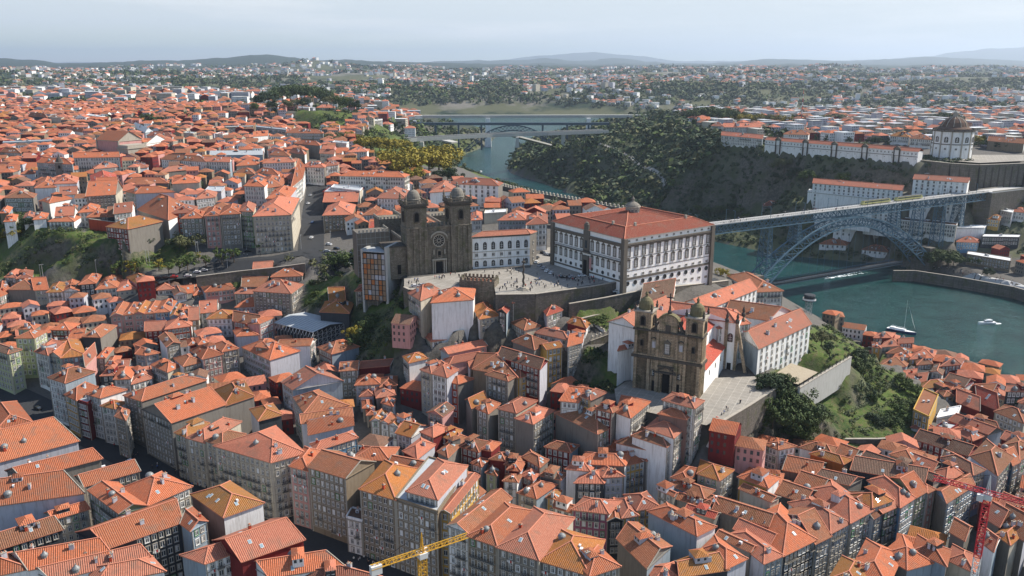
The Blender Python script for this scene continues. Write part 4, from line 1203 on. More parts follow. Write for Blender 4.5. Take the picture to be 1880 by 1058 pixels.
def build_houses(txt):
    zone=None; zs={}
    for ln in txt.strip().split('\n'):
        ln=ln.strip()
        if not ln: continue
        if ln[0]=='@': zone=ln[1:].strip(); zs.setdefault(zone,[]); continue
        a=ln.split(); crop=a[0]; n=[]; i=1
        while a[i].lstrip('-').replace('.','').isdigit(): n.append(float(a[i])); i+=1
        fl,ze,typ,wc,rc=a[i],float(a[i+1]),a[i+2],a[i+3],int(a[i+4]); win=a[i+5] if len(a)>i+5 else 'f'
        pt=[PC(crop,n[k],n[k+1],ze).xy for k in range(0,len(n),2)]
        if fl=='r': q=[pt[0],pt[1],pt[2],pt[0]+pt[2]-pt[1]]
        elif fl=='l': q=[pt[0],pt[1],pt[1]+pt[2]-pt[0],pt[2]]
        else: q=pt
        if pt[0].y>640:      # far away a pixel spans many metres: keep depths plausible
            for i,j in((0,3),(1,2)):
                d=q[j]-q[i]; mxd=max(9,min(15 if pt[0].y<900 else 18,(q[1]-q[0]).length*1.1))
                if d.length>mxd: q[j]=q[i]+d*mxd/d.length
            if fl=='r':
                w_=q[1]-q[0]; d=q[2]-q[1]; q[3]=q[0]+d
            elif fl=='l': q[2]=q[1]+q[3]-q[0]
        zs[zone].append((q,ze,typ,wc,rc,win))
    for zone,hs in zs.items():
        # neighbours with the same look are told apart by their order from the left
        kinds={}
        for h in hs: kinds.setdefault((h[3],h[4],h[2].replace('y','x')),[]).append(h)
        for h in hs:
            q,ze,typ,wc,rc,win=h; grp=sorted(kinds[(wc,rc,typ.replace('y','x'))],key=lambda g:px_of((*(sum(g[0],Vector((0,0)))/4),g[1]))[0])
            lab='%s house with %s %s roof'%(COLN[wc],TYPN[typ],ROOFN[rc])
            if len(grp)>1: lab+=', '+ORD[grp.index(h)]+' such,'
            lab+=' '+zone
            if len(lab.split())>16: print('LONG',lab)
            area=(q[1]-q[0]).length*(q[2]-q[1]).length
            nm='flat_roofed_building' if typ=='f' else 'tenement_building' if area>330 or 'opera' in zone else 'town_house'
            lab=lab.replace(' house ',{'f':' building ','t':' building '}.get(nm[0] if nm!='town_house' else '-',' house '))
            house(q,ze,typ,wc,rc,win,name=nm,cat='house' if nm=='town_house' else 'building',label=lab,group={'flat_roofed_building':'flat roofed buildings','tenement_building':'large tile roofed buildings','town_house':'tiled houses of the old town'}[nm]); HOUSES.append(q)
# ---------------------------------------------------------------- landmarks
def frame(name,A,B,z,label,cat,group=None):
    d=(Vector(B[:2])-Vector(A[:2])); e=empty(name,(A[0],A[1],z),math.atan2(d.y,d.x),label,cat,group); return e,d.length
def part(m,name,parent,smooth=False):
    o=m.build(name,parent,smooth,loc=(0,0,0)); m2=Matrix.Translation(parent.location)@Matrix.Rotation(parent.rotation_euler.z,4,'Z') if parent.type=='EMPTY' else None
    if m2:
        b=len(OCC_V); OCC_V.extend([tuple(m2@Vector(v)) for v in m.v]); OCC_F.extend([tuple(i+b for i in f) for f in m.f])
    return o
def sub(parent,kind,name,pos,ang=0,sc=(1,1,1)):
    o=bpy.data.objects.new(name,wmesh(kind)); COL.objects.link(o); o.parent=parent; o.location=pos; o.rotation_euler=(0,0,ang); o.scale=sc; return o
def crenels(m,a,b,z,h,w,t,matn,gap=1.0,point=False):
    a=Vector(a);b=Vector(b);l=(b-a).length;n=max(2,int(l/(w*(1+gap)))); ang=math.atan2(b.y-a.y,b.x-a.x)
    for i in range(n):
        p=a.lerp(b,(i+.5)/n); m.box((p.x,p.y,z+h/2),(w,t,h),matn,ang)
        if point: m.lathe((p.x,p.y,z+h),[(w*.6,0),(0,w*.7)],4,matn,ang+math.pi/4)
def fp(e,a0,b0,a1,b1,ze,drop=2):
    M=Matrix.Translation(e.location)@Matrix.Rotation(e.rotation_euler.z,4,'Z'); add_footprint([(M@Vector((x,y,0))).xy for x,y in((a0,b0),(a1,b0),(a1,b1),(a0,b1))],ze,1.0,drop)
def hiproof(m,x0,y0,x1,y1,z,h,matn,oh=.5,ridge=True):
    q=[Vector(p) for p in((x0,y0),(x1,y0),(x1,y1),(x0,y1))]; w=min(x1-x0,y1-y0)
    O,fs,ln,g=roof_pts(q,z,'h',2*h/w,oh)
    for f in fs: roof_face(m,f,matn)
    if ridge:
        for a,b in ln:
            if (a-b).length>.5: m.bar(a+Vector((0,0,.1)),b+Vector((0,0,.1)),.4,.25,'ridge_tile')
# --- cathedral
def cathedral():
    A=P(749.6,506,72);B=P(865,495,72)
    e,W=frame('cathedral',A,B,72,'dark stone cathedral with two domed towers and a rose window above the square','cathedral')
    st='cathedral_stone'; tw=W*.31; H=36.5
    for k,x0 in enumerate((0,W-tw)):
        m=MB(); m.box((x0+tw/2,tw/2,H/2-2),(tw,tw,H+4),st)
        for zz,pr,th in((H,.9,1.0),(H-12,.5,.6),(H-1.3,.5,.5),(8,.3,.5)): m.box((x0+tw/2,tw/2,zz),(tw+2*pr,tw+2*pr,th),'dark_stone' if zz>H-2 else st)
        for xx in(x0+.7,x0+tw-.7):
            for yy in(-.15,tw+.15): m.box((xx,yy,H/2-6),(1.8,.9,H-13),st)
        for f in(.36,.64): m.box((x0+tw*f,-.15,12.5),(1.1,.7,24),st)
        for yy in(.7,tw-.7): m.box((x0+tw+.1,yy,H/2-6),(.8,1.6,H-13),st)
        t=part(m,'tower',e)
        m=MB(); zz=H+.5
        for a,b in(((x0-.6,-.6),(x0+tw+.6,-.6)),((x0+tw+.6,-.6),(x0+tw+.6,tw+.6)),((x0-.6,tw+.6),(x0-.6,-.6)),((x0+tw+.6,tw+.6),(x0-.6,tw+.6))):
            m.bar((*a,zz+1.5),(*b,zz+1.5),.4,.3,st); m.bar((*a,zz+.15),(*b,zz+.15),.4,.3,st)
            for i in range(9): p=Vector(a).lerp(Vector(b),i/8); m.box((p.x,p.y,zz+.8),(.35,.35,1.3),st)
        part(m,'balustrade',t)
        m=MB(); c=(x0+tw/2,tw/2,H+.4)
        m.lathe(c,[(tw*.34,0),(tw*.34,2.0),(tw*.37,2.2),(tw*.34,2.5),(tw*.32,3.8),(tw*.27,5.2),(tw*.20,6.3),(tw*.08,6.9),(.5,7.0),(.5,7.9),(.8,8.1),(.35,8.7),(.5,9.3),(0,9.9)],20,'dome_stone')
        part(m,'dome',t,True)
        for xx in(x0-.2,x0+tw+.2):
            for yy in(-.2,tw+.2):
                m=MB(); m.lathe((xx,yy,H+.5),[(.7,0),(.7,1.8),(.9,2.0),(.45,2.4),(.6,3.2),(.2,4.2),(.3,4.6),(0,5.2)],8,st); part(m,'pinnacle',t)
        sub(t,'belfry','belfry_window',(x0+tw/2,-.05,H-6.2),0,(1.5,3,1.9)); sub(t,'belfry','belfry_window',(x0+tw+.05,tw/2,H-6.2),math.pi/2,(1.5,3,1.9))
        sub(t,'belfry','belfry_window',(x0-.05,tw/2,H-6.2),-math.pi/2,(1.5,3,1.9))
    m=MB(); x0,x1=tw,W-tw; cx=W/2; hc=25
    m.box((cx,6.2,hc/2-2),(x1-x0+.1,10,hc+4),st)
    for s in(-1,1): m.box((cx+s*(x1-x0)/2*.82,1.0,10.5),(1.6,1.4,21),st)
    m.box((cx,1.0,hc-.6),(x1-x0,1.2,.8),st); crenels(m,(x0+.3,1.2),(x1-.3,1.2),hc,1.6,.9,.7,st)
    n=16; r=5.1
    for i in range(n):
        a,b=math.pi*i/n,math.pi*(i+1)/n
        for rr in(r,r*.86): m.bar((cx+rr*math.cos(a),.9,16.5+rr*math.sin(a)),(cx+rr*math.cos(b),.9,16.5+rr*math.sin(b)),.8,.9,'light_stone' if rr==r else st)
    for s in(-1,1): m.box((cx+s*r,.9,8.5),(.9,.9,16.5),st)
    c=part(m,'facade',e)
    m=MB(); n=24
    m.poly([(cx+2.9*math.cos(2*math.pi*i/n),1.12,17+2.9*math.sin(2*math.pi*i/n)) for i in range(n)],'dark_opening')
    for i in range(n):
        a,b=2*math.pi*i/n,2*math.pi*(i+1)/n
        m.bar((cx+3.1*math.cos(a),1.0,17+3.1*math.sin(a)),(cx+3.1*math.cos(b),1.0,17+3.1*math.sin(b)),.5,.5,'light_stone')
        m.bar((cx+.8*math.cos(a),1.0,17+.8*math.sin(a)),(cx+.8*math.cos(b),1.0,17+.8*math.sin(b)),.25,.3,'light_stone')
    for i in range(12): a=2*math.pi*i/12; m.bar((cx+.8*math.cos(a),1.02,17+.8*math.sin(a)),(cx+2.9*math.cos(a),1.02,17+2.9*math.sin(a)),.22,.25,'light_stone')
    part(m,'rose_window',c)
    m=MB(); m.box((cx,1.0,2.6),(3.4,.3,6),'dark_opening')
    for s in(-1,1):
        for k in(0,1): m.tube((cx+s*(2.5+k*1.1),.5,-.4),(cx+s*(2.5+k*1.1),.5,6.6),.35,.3,8,'light_stone')
        m.box((cx+s*3,.6,11),(.5,.5,2.4),'light_stone')
    m.box((cx,.5,7),(8,1,.8),'light_stone'); m.box((cx,.7,10),(3.0,.7,5.2),st); m.bar((cx-4,.5,7.5),(cx,.5,9.2),.5,.5,st); m.bar((cx+4,.5,7.5),(cx,.5,9.2),.5,.5,st)
    m.box((cx,.35,10),(1.6,.2,3),'dark_opening')
    part(m,'portal',c)
    m=MB()   # nave, aisles, transept
    m.box((cx,40,9),(14,58,26),st); m.box((cx,40,5),(28,56,18),st); m.box((cx,52,9),(42,13,26),st)
    for a,b,z in(((cx-7,11),(cx-7,69),22),((cx+7,11),(cx+7,69),22),((cx-14,12),(cx-14,68),14),((cx+14,12),(cx+14,68),14),((cx-21,45.5),(cx-21,58.5),22),((cx+21,45.5),(cx+21,58.5),22),((cx-21,45.5),(cx-7,45.5),22),((cx+7,45.5),(cx+21,45.5),22)):
        crenels(m,a,b,z,1.4,.9,.6,'light_stone')
    part(m,'nave',e); fp(e,-6,0,W+4,66,74)
    m=MB(); hiproof(m,cx-6.4,12,cx+6.4,68,22.1,2.6,'roof_tile_tan',0); part(m,'nave_roof',e)
    # north side: cloister wing and the wrapped scaffold
    m=MB(); m.box((-5.5,9,6.5),(11,13,17),st); m.box((-5.5,9,15.2),(11.6,13.6,.7),'dark_stone'); m.box((-4,2.45,3),(1.8,.3,5),'dark_opening'); part(m,'side_chapel',e)
    e2=empty('wrapped_scaffold',tuple(e.matrix_world@Vector((0,0,0))),0,'grey netted scaffold wrapped round the left side of the cathedral','scaffold')
    M=Matrix.Translation(e.location)@Matrix.Rotation(e.rotation_euler.z,4,'Z'); e2.location=M@Vector((-14,22,0)); e2.rotation_euler=e.rotation_euler
    m=MB(); m.box((0,0,9),(17,12,24),'frame_stone'); part(m,'netting',e2)
    m=MB()
    for i in range(8):
        for z in range(-2,22,3): m.bar((-8.7+i*2.48,-6.2,z),(-8.7+i*2.48,-6.2,z+3),.12,.12,'scaffold_steel')
    for z in range(0,22,3): m.bar((-8.7,-6.2,z),(8.7,-6.2,z),.12,.12,'scaffold_steel')
    crenels(m,(-8.3,-5.7),(8.3,-5.7),21,1.6,1.0,.6,'light_stone'); crenels(m,(8.2,-5.7),(8.2,5.7),21,1.6,1.0,.6,'light_stone'); part(m,'poles',e2)
cathedral()
# --- white chapter house beside the cathedral
def chapter():
    a=PC('B',1556,412,89.5);b=PC('C',168,388,89.5);c=PC('C',216,372,89.5)
    root,wo,ro,q,zb=house([a.xy,b.xy,c.xy,(a+c-b).xy],89.5,'h','w',1,'-','chapter_house','long white chapter house with three rows of framed windows, right of the cathedral','building',None,.5,None,False)
    d=(b.xy-a.xy);l=d.length;d.normalize();ang=math.atan2(d.y,d.x)
    for i in range(7):
        p=a.xy+d*(2.2+(l-4.4)*i/6)
        ask_window(root,(p.x,p.y,84.2),ang,'palace',(1.05,1,1.45)); ask_window(root,(p.x,p.y,79.3),ang,'stone',(1.1,1,.9)); ask_window(root,(p.x,p.y,74.6),ang,'palace',(1,1,1.1))
    m=MB(); n=Vector((d.y,-d.x))*.1
    for z in(81.0,77.2): m.bar((*(a.xy+n),z),(*(b.xy+n),z),.3,.3,'light_stone')
    m.bar((*(a.xy+n),88.9),(*(b.xy+n),88.9),.6,.6,'dark_stone')
    m.build('cornice',root)
    d2=(c.xy-b.xy); l2=d2.length; d2.normalize(); ang2=math.atan2(d2.y,d2.x)
    for z in(84,79,75): ask_window(root,(*(b.xy+d2*l2*.5),z),ang2,'stone')
chapter()
# --- bishop's palace
def palace():
    A=PC('C',850,425,96).xy;B=PC('C',1480,325,96).xy;D=PC('C',322,303,96).xy
    dx=(B-A).normalized(); n=Vector((-dx.y,dx.x)); dep=(D-A).dot(n)
    e,W=frame('bishops_palace',A,B,72,'huge white palace with red roofs, stone window frames and a small cupola','palace')
    e['_']=0; del e['_']
    H=24; m=MB(); m.box((W/2,dep/2,H/2-8),(W,dep,H+16),'bright_white_plaster'); body=part(m,'wall',e); fp(e,-1,-1,W+1,dep+1,70,0)
    m=MB(); st='frame_stone'
    for z,pr,th in((H-3.2,.9,.9),(H-4.2,.4,.6),(H-.2,.5,.4)): m.box((W/2,dep/2,z),(W+2*pr,dep+2*pr,th),st)
    m.box((W/2,-.05,3.2),(W+.3,.5,1.2),st); m.box((-.05,dep/2,2.0),(.4,dep,.8),st)
    for x,y in((0,0),(W,0),(0,dep),(W,dep)): m.box((x,y,H/2-8),(2.4,2.4,H+15.6),st)
    for z in(10.4,17.0): m.box((W/2,-.03,z-3.2),(W,.2,.3),st)
    m.box((-.4,dep/2,11.9),(1.2,dep*.94,.35),st)
    for i in range(60): m.box((-.95,dep*.03+i*dep*.94/59,12.6),(.1,.1,1.1),'iron')
    m.bar((-.95,dep*.03,13.2),(-.95,dep*.97,13.2),.12,.12,'iron')
    part(m,'cornice',e)
    for i in range(12):
        x=2.9+(W-5.8)*i/11
        for z in(H-7.2,H-13.4): sub(body,'pediment','window',(x,-.02,z),0,(1.22,1,1.22 if z>H-8 else 1.08))
        sub(body,'stone','window',(x,-.02,H-1.6),0,(.9,1,.42)); sub(body,'stone','window',(x,-.02,4.8),0,(1.1,1,.55))
        sub(body,'oculus','round_window',(x,-.02,.8),0,(1.15,1,1.15))
        if i>4: sub(body,'stone','window',(x,-.02,-2.4-.25*(i-5)),0,(1.3,1,.6))
    for i in range(13):
        y=2.6+(dep-5.2)*i/12
        if i==6: continue
        sub(body,'pediment','window',(-.02,y,H-8),-math.pi/2,(1.12,1,1.2)); sub(body,'pediment','window',(-.02,y,8.6),-math.pi/2,(1.0,1,1.0))
        sub(body,'oculus' if i%2 else 'stone','window',(-.02,y,3.9),-math.pi/2,(.9,1,.9))
    m=MB(); y=dep/2; m.box((-.5,y,5.2),(1.2,4.6,10.5),st); m.box((-1.15,y,4.2),(.1,2.6,8),'dark_opening'); m.box((-.6,y,12.2),(1.6,5.6,.6),st); m.box((-.3,y,18),(.8,4.6,11),st)
    m.box((-.74,y,16.5),(.1,1.8,4),'window_glass'); m.box((-.3,y,25.4),(1.2,3.2,3),st); m.lathe((-.3,y,26.8),[(1.1,0),(.9,1),(0,1.5)],8,st); m.box((-1.3,y-4.4,7),(.1,1.6,6),'pink_plaster'); part(m,'portal',e)
    w=min(15,dep*.27); rt='roof_tile_red2'
    m=MB(); h=3.9; oh=.8
    ring=lambda d,z:[Vector((d,d,z)),Vector((W-d,d,z)),Vector((W-d,dep-d,z)),Vector((d,dep-d,z))]
    o,r,i_=ring(-oh,H),ring(w/2,H+h),ring(w,H+.8)
    for k in range(4):
        j=(k+1)%4; roof_face(m,[o[k],o[j],r[j],r[k]],rt); roof_face(m,[i_[j],i_[k],r[k],r[j]],rt)
        u=Vector((0,0,.12)); m.bar(r[k]+u,r[j]+u,.45,.3,'ridge_tile'); m.bar(o[k]+u,r[k]+u,.45,.3,'ridge_tile'); m.poly([o[j]-Vector((0,0,.3)),o[k]-Vector((0,0,.3)),o[k],o[j]],'light_stone')
    rf=part(m,'roof',e)
    m=MB(); c=w-1; m.box((W/2,dep/2,H+.9),(W-2*c,dep-2*c,3.2),'bright_white_plaster'); hiproof(m,c,c,W-c,dep-c,H+2.5,4.6,rt,.8); part(m,'hall_roof',e)
    m=MB(); C0=Vector((W/2,dep/2,H+5.4))
    m.lathe(C0,[(3.7,-2.5),(3.7,3.4),(4.3,3.5),(4.3,3.9),(3.5,4.0)],12,'light_stone'); m.lathe(C0,[(3.9,3.9),(3.7,4.6),(2.6,5.5),(1.4,6.1),(.8,6.4),(.7,7.6),(.9,7.8),(.4,8.6),(.2,9.2),(0,9.6)],16,'dome_stone')
    cu=part(m,'cupola',e)
    for i in range(12):
        a=2*math.pi*(i+.5)/12; sub(cu,'stone','window',(C0.x+3.6*math.cos(a),C0.y+3.6*math.sin(a),C0.z+1.7),a+math.pi/2,(.85,1,1.1))
    for x,y in((W*.22,w*.5),(W*.8,w*.5),(w*.5,dep*.3)): m=MB(); m.box((x,y,H+h+.4),(1.2,1,2.4),'light_stone'); part(m,'chimney',rf)
roofmat('roof_tile_red2',(.25,.068,.045),(.19,.055,.038),.35)
palace()
# --- twin-belfry church with its aisles
def grilos():
    A=P(1161,711,45);B=P(1283,733,45)
    e,W=frame('baroque_church',A,B,45,'brown stone baroque church with two belfries, a curved gable and a cross','church')
    st='church_stone'; dk='dark_stone'; tw=W*.245
    m=MB(); m.box((W/2,3.5,6),(W,7,19),st); m.box((W/2,3,20.5),(W,6,12.5),st)
    m.box((W/2,3.2,14.8),(W+1.6,8.2,1.1),dk); m.box((W/2,3.2,15.7),(W+.8,7.4,.6),st); m.box((W/2,2.8,26.6),(W+1.0,7,.7),dk)
    for f in(.03,.235,.36,.64,.765,.97):
        m.box((W*f,-.25,6.5),(1.3,.8,16),st); m.box((W*f,-.3,21),(1.1,.7,10.4),st)
    for f in(.28,.72): m.box((W*f,-.12,6.5),(.7,.6,16),st)
    m.box((W/2,-.3,11.7),(W*.26,.9,.6),dk); m.bar((W/2-4.4,-.3,9.6),(W/2,-.3,11.6),.7,.6,dk); m.bar((W/2+4.4,-.3,9.6),(W/2,-.3,11.6),.7,.6,dk)
    for s in(-1,1):
        for k in(2.4,3.5): m.tube((W/2+s*k,-.6,-1),(W/2+s*k,-.6,8.8),.42,.36,8,st)
    m.box((W/2,-.5,9.1),(9,1.2,.7),dk)
    f=part(m,'facade',e)
    m=MB(); m.box((W/2,-.1,3.6),(3,.3,9.4),'dark_opening'); part(m,'door',f)
    for x in(W*.3,W*.7):
        m=MB(); m.box((x,-.05,2.2),(2,.3,5),'dark_opening'); part(m,'door',f)
        sub(f,'palace','window',(x,-.02,8.2),0,(1.1,2,1)); m=MB(); m.box((x,-.05,20.8),(1.9,.3,3.2),'light_stone'); m.box((x,-.22,20.6),(1.3,.1,2.5),'pale_grey_plaster'); part(m,'window',f)
    sub(f,'pediment','window',(W/2,-.05,19.6),0,(1.3,2,1.3))
    for x in(W*.12,W*.88): sub(f,'belfry','window',(x,-.02,20.8),0,(.8,2,1.0))
    for x in(W*.3,W*.7):
        m=MB(); m.bar((x-1.5,-.25,23),(x,-.25,23.8),.4,.4,dk); m.bar((x+1.5,-.25,23),(x,-.25,23.8),.4,.4,dk); part(m,'ornament',f)
    m=MB(); cx=W/2   # centre gable with scrolls
    m.box((cx,1.2,28.5),(W*.27,2.6,4.4),st); n=12
    pts=[(cx-W*.155,30.8)]+[(cx+W*.155*math.cos(math.pi*(1-i/n)),30.8+3.6*math.sin(math.pi*i/n)) for i in range(n+1)]
    for y0 in(0,): m.poly([(x,-.1,z) for x,z in pts[1:]],st); m.poly([(x,2.4,z) for x,z in pts[1:][::-1]],st)
    for a,b in zip(pts[1:],pts[2:]): m.bar((a[0],1.15,a[1]),(b[0],1.15,b[1]),3.0,.5,'moss_stone')
    m.box((cx,-.2,28.4),(2.2,.3,3),dk)
    for s in(-1,1):
        for i in range(8):
            t0,t1=i/8,(i+1)/8; z=lambda t:31-4*math.sin(t*math.pi/2); m.bar((cx+s*(W*.14+t0*W*.12),1,z(t0)),(cx+s*(W*.14+t1*W*.12),1,z(t1)),1.6,.7,dk)
        m.lathe((cx+s*W*.19,.6,27),[(.6,0),(.6,2),(.85,2.2),(.3,3),(.5,4),(.15,6),(0,6.6)],8,dk)
    m.lathe((cx,1.2,34.2),[(.9,0),(.9,1.5),(.5,1.8),(.45,3.4)],8,dk); part(m,'gable',e)
    m=MB(); m.box((cx,1.2,40.2),(.42,.42,6),'iron'); m.box((cx,1.2,41.4),(3.2,.42,.42),'iron'); part(m,'cross',e)
    for k,x0 in enumerate((0,W-tw)):
        m=MB(); m.box((x0+tw/2,tw/2,30.3),(tw,tw,8),st); m.box((x0+tw/2,tw/2,34.4),(tw+1.2,tw+1.2,.7),'light_stone'); m.box((x0+tw/2,tw/2,13),(tw,tw,28),st)
        for xx in(x0+.5,x0+tw-.5): m.box((xx,-.1,30.3),(1,.5,8),st)
        t=part(m,'belfry',e); sub(t,'belfry','belfry_window',(x0+tw/2,-.03,30.4),0,(1.25,2,1.55)); sub(t,'belfry','belfry_window',(x0+tw+.03,tw/2,30.4),math.pi/2,(1.25,2,1.55)); sub(t,'belfry','belfry_window',(x0-.03,tw/2,30.4),-math.pi/2,(1.25,2,1.55))
        m=MB(); m.lathe((x0+tw/2,tw/2,34.7),[(tw*.44,0),(tw*.44,1),(tw*.42,2.4),(tw*.34,3.9),(tw*.2,4.9),(.6,5.3),(.5,6.3),(.8,6.5),(.2,7.4),(0,8)],16,'moss_stone'); part(m,'dome',t,True)
        for xx in(x0,x0+tw):
            for yy in(0,tw): m=MB(); m.lathe((xx,yy,34.7),[(.5,0),(.5,1),(.7,1.2),(.3,1.8),(.4,2.4),(0,3.4)],6,dk); part(m,'pinnacle',t)
    wh='bright_white_plaster'
    m=MB(); m.box((W/2,26,8),(W*.62,38,24),wh); m.box((W/2,25,2.5),(W,36,16),wh); m.box((W/2,47,9),(W+9,12,26),wh); m.box((W/2,60,6),(W*.6,16,24),wh)
    m.poly([(-4.5,41,22),(W+4.5,41,22),(W/2,41,26.5)],wh); part(m,'nave',e)
    m=MB(); c=W*.19
    for f in([(c-.6,7,20),(c-.6,41,20),(W/2,41,24.5),(W/2,7,24.5)],[(W-c+.6,41,20),(W-c+.6,7,20),(W/2,7,24.5),(W/2,41,24.5)],
             [(-.7,43,10.4),(W*.2,43,13.6),(W*.2,7,13.6),(-.7,7,10.4)],[(W+.7,7,10.4),(W-W*.2,7,13.6),(W-W*.2,43,13.6),(W+.7,43,10.4)]): roof_face(m,[Vector(p) for p in f][::1],'roof_tile_red')
    hiproof(m,-4.5,41,W+4.5,53,22.05,4,'roof_tile_salmon',.6); hiproof(m,W*.2,53,W*.8,68,18.05,3.5,'roof_tile_salmon',.5)
    part(m,'nave_roof',e); fp(e,-5,0,W+5,66,47,2)
    m=MB()
    for y in(41.2,53):   # stone buttresses capped with urns on the transept
        x=W+4.9; m.box((x,y,8),(1.2,1.4,28),st); m.bar((x,y,21),(x+5.5,y,-3),1.3,1.2,st); m.lathe((x,y,22),[(.9,0),(.9,1),(1.1,1.2),(.5,2),(.7,3),(.2,4.5),(0,5.4)],8,dk)
    m.box((W+.3,41,8),(1.4,1.2,28),st); m.lathe((W+.3,41,22),[(.9,0),(.9,1),(1.1,1.2),(.5,2),(.7,3),(.2,4.5),(0,5.4)],8,dk)
    part(m,'buttress',e)
    for y in(15,25,34): sub(e,'stone','window',(W+.05,y,6.8),math.pi/2,(.6,1,1)); 
    for x in(W+2.2,): sub(e,'arch_white','window',(x,40.95,15),0,(1.2,1,1.4))
    m=MB(); m.box((W+2.4,40.9,1),(1.8,.3,4),'dark_opening'); part(m,'door',e)
grilos()
def walls(name,px,label,h,t,matn,cat='wall',merlon=None,zs=None,rail=False,extra=None):
    pts=[P(a,b,c) for a,b,c in px]; c=pts[0]
    base=Vector((c.x,c.y,c.z-h)); m=MB()
    for a,b in zip(pts,pts[1:]):
        d=(b-a).xy.normalized(); nn=Vector((-d.y,d.x))*t/2
        hh=h if not callable(h) else h
        q=[(a.xy-nn),(b.xy-nn),(b.xy+nn),(a.xy+nn)]; za,zb=a.z,b.z; ba=a.z-h;bb=b.z-h
        L_=[Vector((*q[0],ba)),Vector((*q[1],bb)),Vector((*q[2],bb)),Vector((*q[3],ba))]; U_=[Vector((*q[0],za)),Vector((*q[1],zb)),Vector((*q[2],zb)),Vector((*q[3],za))]
        for i in range(4): j=(i+1)%4; m.poly([L_[i],L_[j],U_[j],U_[i]],matn)
        m.poly(U_,'light_stone' if matn!='bright_white_plaster' else matn)
        m.bar(a+Vector((0,0,.1)),b+Vector((0,0,.1)),t+.3,.25,'light_stone')
        if merlon:
            n=int((b-a).length/merlon)
            for i in range(n): p=a.lerp(b,(i+.5)/n); m.box((p.x,p.y,p.z+1.0),(merlon*.5,t*.8,1.9),'light_stone',math.atan2(d.y,d.x)); m.lathe((p.x,p.y,p.z+1.9),[(merlon*.35,0),(0,.7)],4,'light_stone',math.atan2(d.y,d.x)+.785)
        if rail:
            n=max(2,int((b-a).length/4))
            for i in range(n+1): p=a.lerp(b,i/n); m.box((p.x,p.y,p.z+1),(.25,.25,2),'iron')
            m.bar(a+Vector((0,0,1.3)),b+Vector((0,0,1.3)),.08,.08,'iron')
        if extra: extra(m,a,b)
    o=m.build(name); rebase(o,base); tag(o,label,cat); occ(m); return o
walls('terrace_wall',[(742,527,72.9),(752,532,72.9),(843,532,72.9)],'short stone parapet at the left end of the cathedral square',14,1.0,'wall_stone')
walls('terrace_wall',[(910,541,72.9),(982,540,72.9),(1085,526,72.9),(1152,514,72.9)],'long stone parapet wall along the front of the cathedral square',16,1.2,'wall_stone')
walls('lane_wall',[(1045,558,66.9),(1110,547,67.8),(1185,532,69)],'stone wall with parked cars above the walled garden',9,1,'wall_stone')
walls('bastion_wall',[(1185,532,69),(1240,526,67),(1300,519.5,63.8),(1336,515,61.6)],'curved grey stone retaining wall below the white palace',15,1.4,'wall_stone')
walls('retaining_wall',[(1467,712,45),(1500,692,45),(1562,655,45)],'blue grey concrete retaining wall below the convent lawn',13,1.0,'concrete',rail=True)
walls('forecourt_wall',[(1424,713,45.6),(1376,744,45.6),(1322,776,45.6)],'stone wall edging the paved forecourt above the trees',13,.9,'wall_stone')
walls('city_wall',[(920,341,75),(960,350,74),(1040,364,71),(1100,375,69),(1163,386,66)],'long medieval city wall with pointed merlons behind the palace',14,1.8,'wall_stone',merlon=3.4)
walls('terrace_wall',[(1055,588,60.5),(1100,577,60.5),(1152,565,60.5)],'low mossy wall below the small walled garden',5,.8,'wall_stone')
walls('garden_wall',[(1040,556,63),(1062,572,60.5),(1094,596,58),(1110,606,57)],'white plastered wall stepping down left of the walled garden',4,.6,'bright_white_plaster')
walls('cliff_wall',[(1083,626,56),(1105,618,56.5),(1121,612,57)],'crenellated terrace wall on top of the mossy cliff',5,.9,'wall_stone',merlon=2.4)
walls('quay_wall',[(1640,497,9.3),(1680,497,9.3),(1760,509,9.3),(1862,527,9.3),(1935,548,9.3)],'stone quay wall across the river',12,1.2,'wall_stone')
walls('garden_terrace_wall',[(1540,806,20),(1610,806,20),(1668,803,20)],'dark stone terrace wall at the bottom of the garden',6,.9,'wall_stone')
walls('road_wall',[(360,508,62.5),(440,498,63),(500,492,64.5),(560,484,66.5)],'grey parapet wall along the lower edge of the left road',6,.8,'wall_stone')
walls('boundary_wall',[(163,402,82),(210,408,80),(240,412,78)],'pinkish red wall left of the big red building',10,.8,'brick_red_plaster')
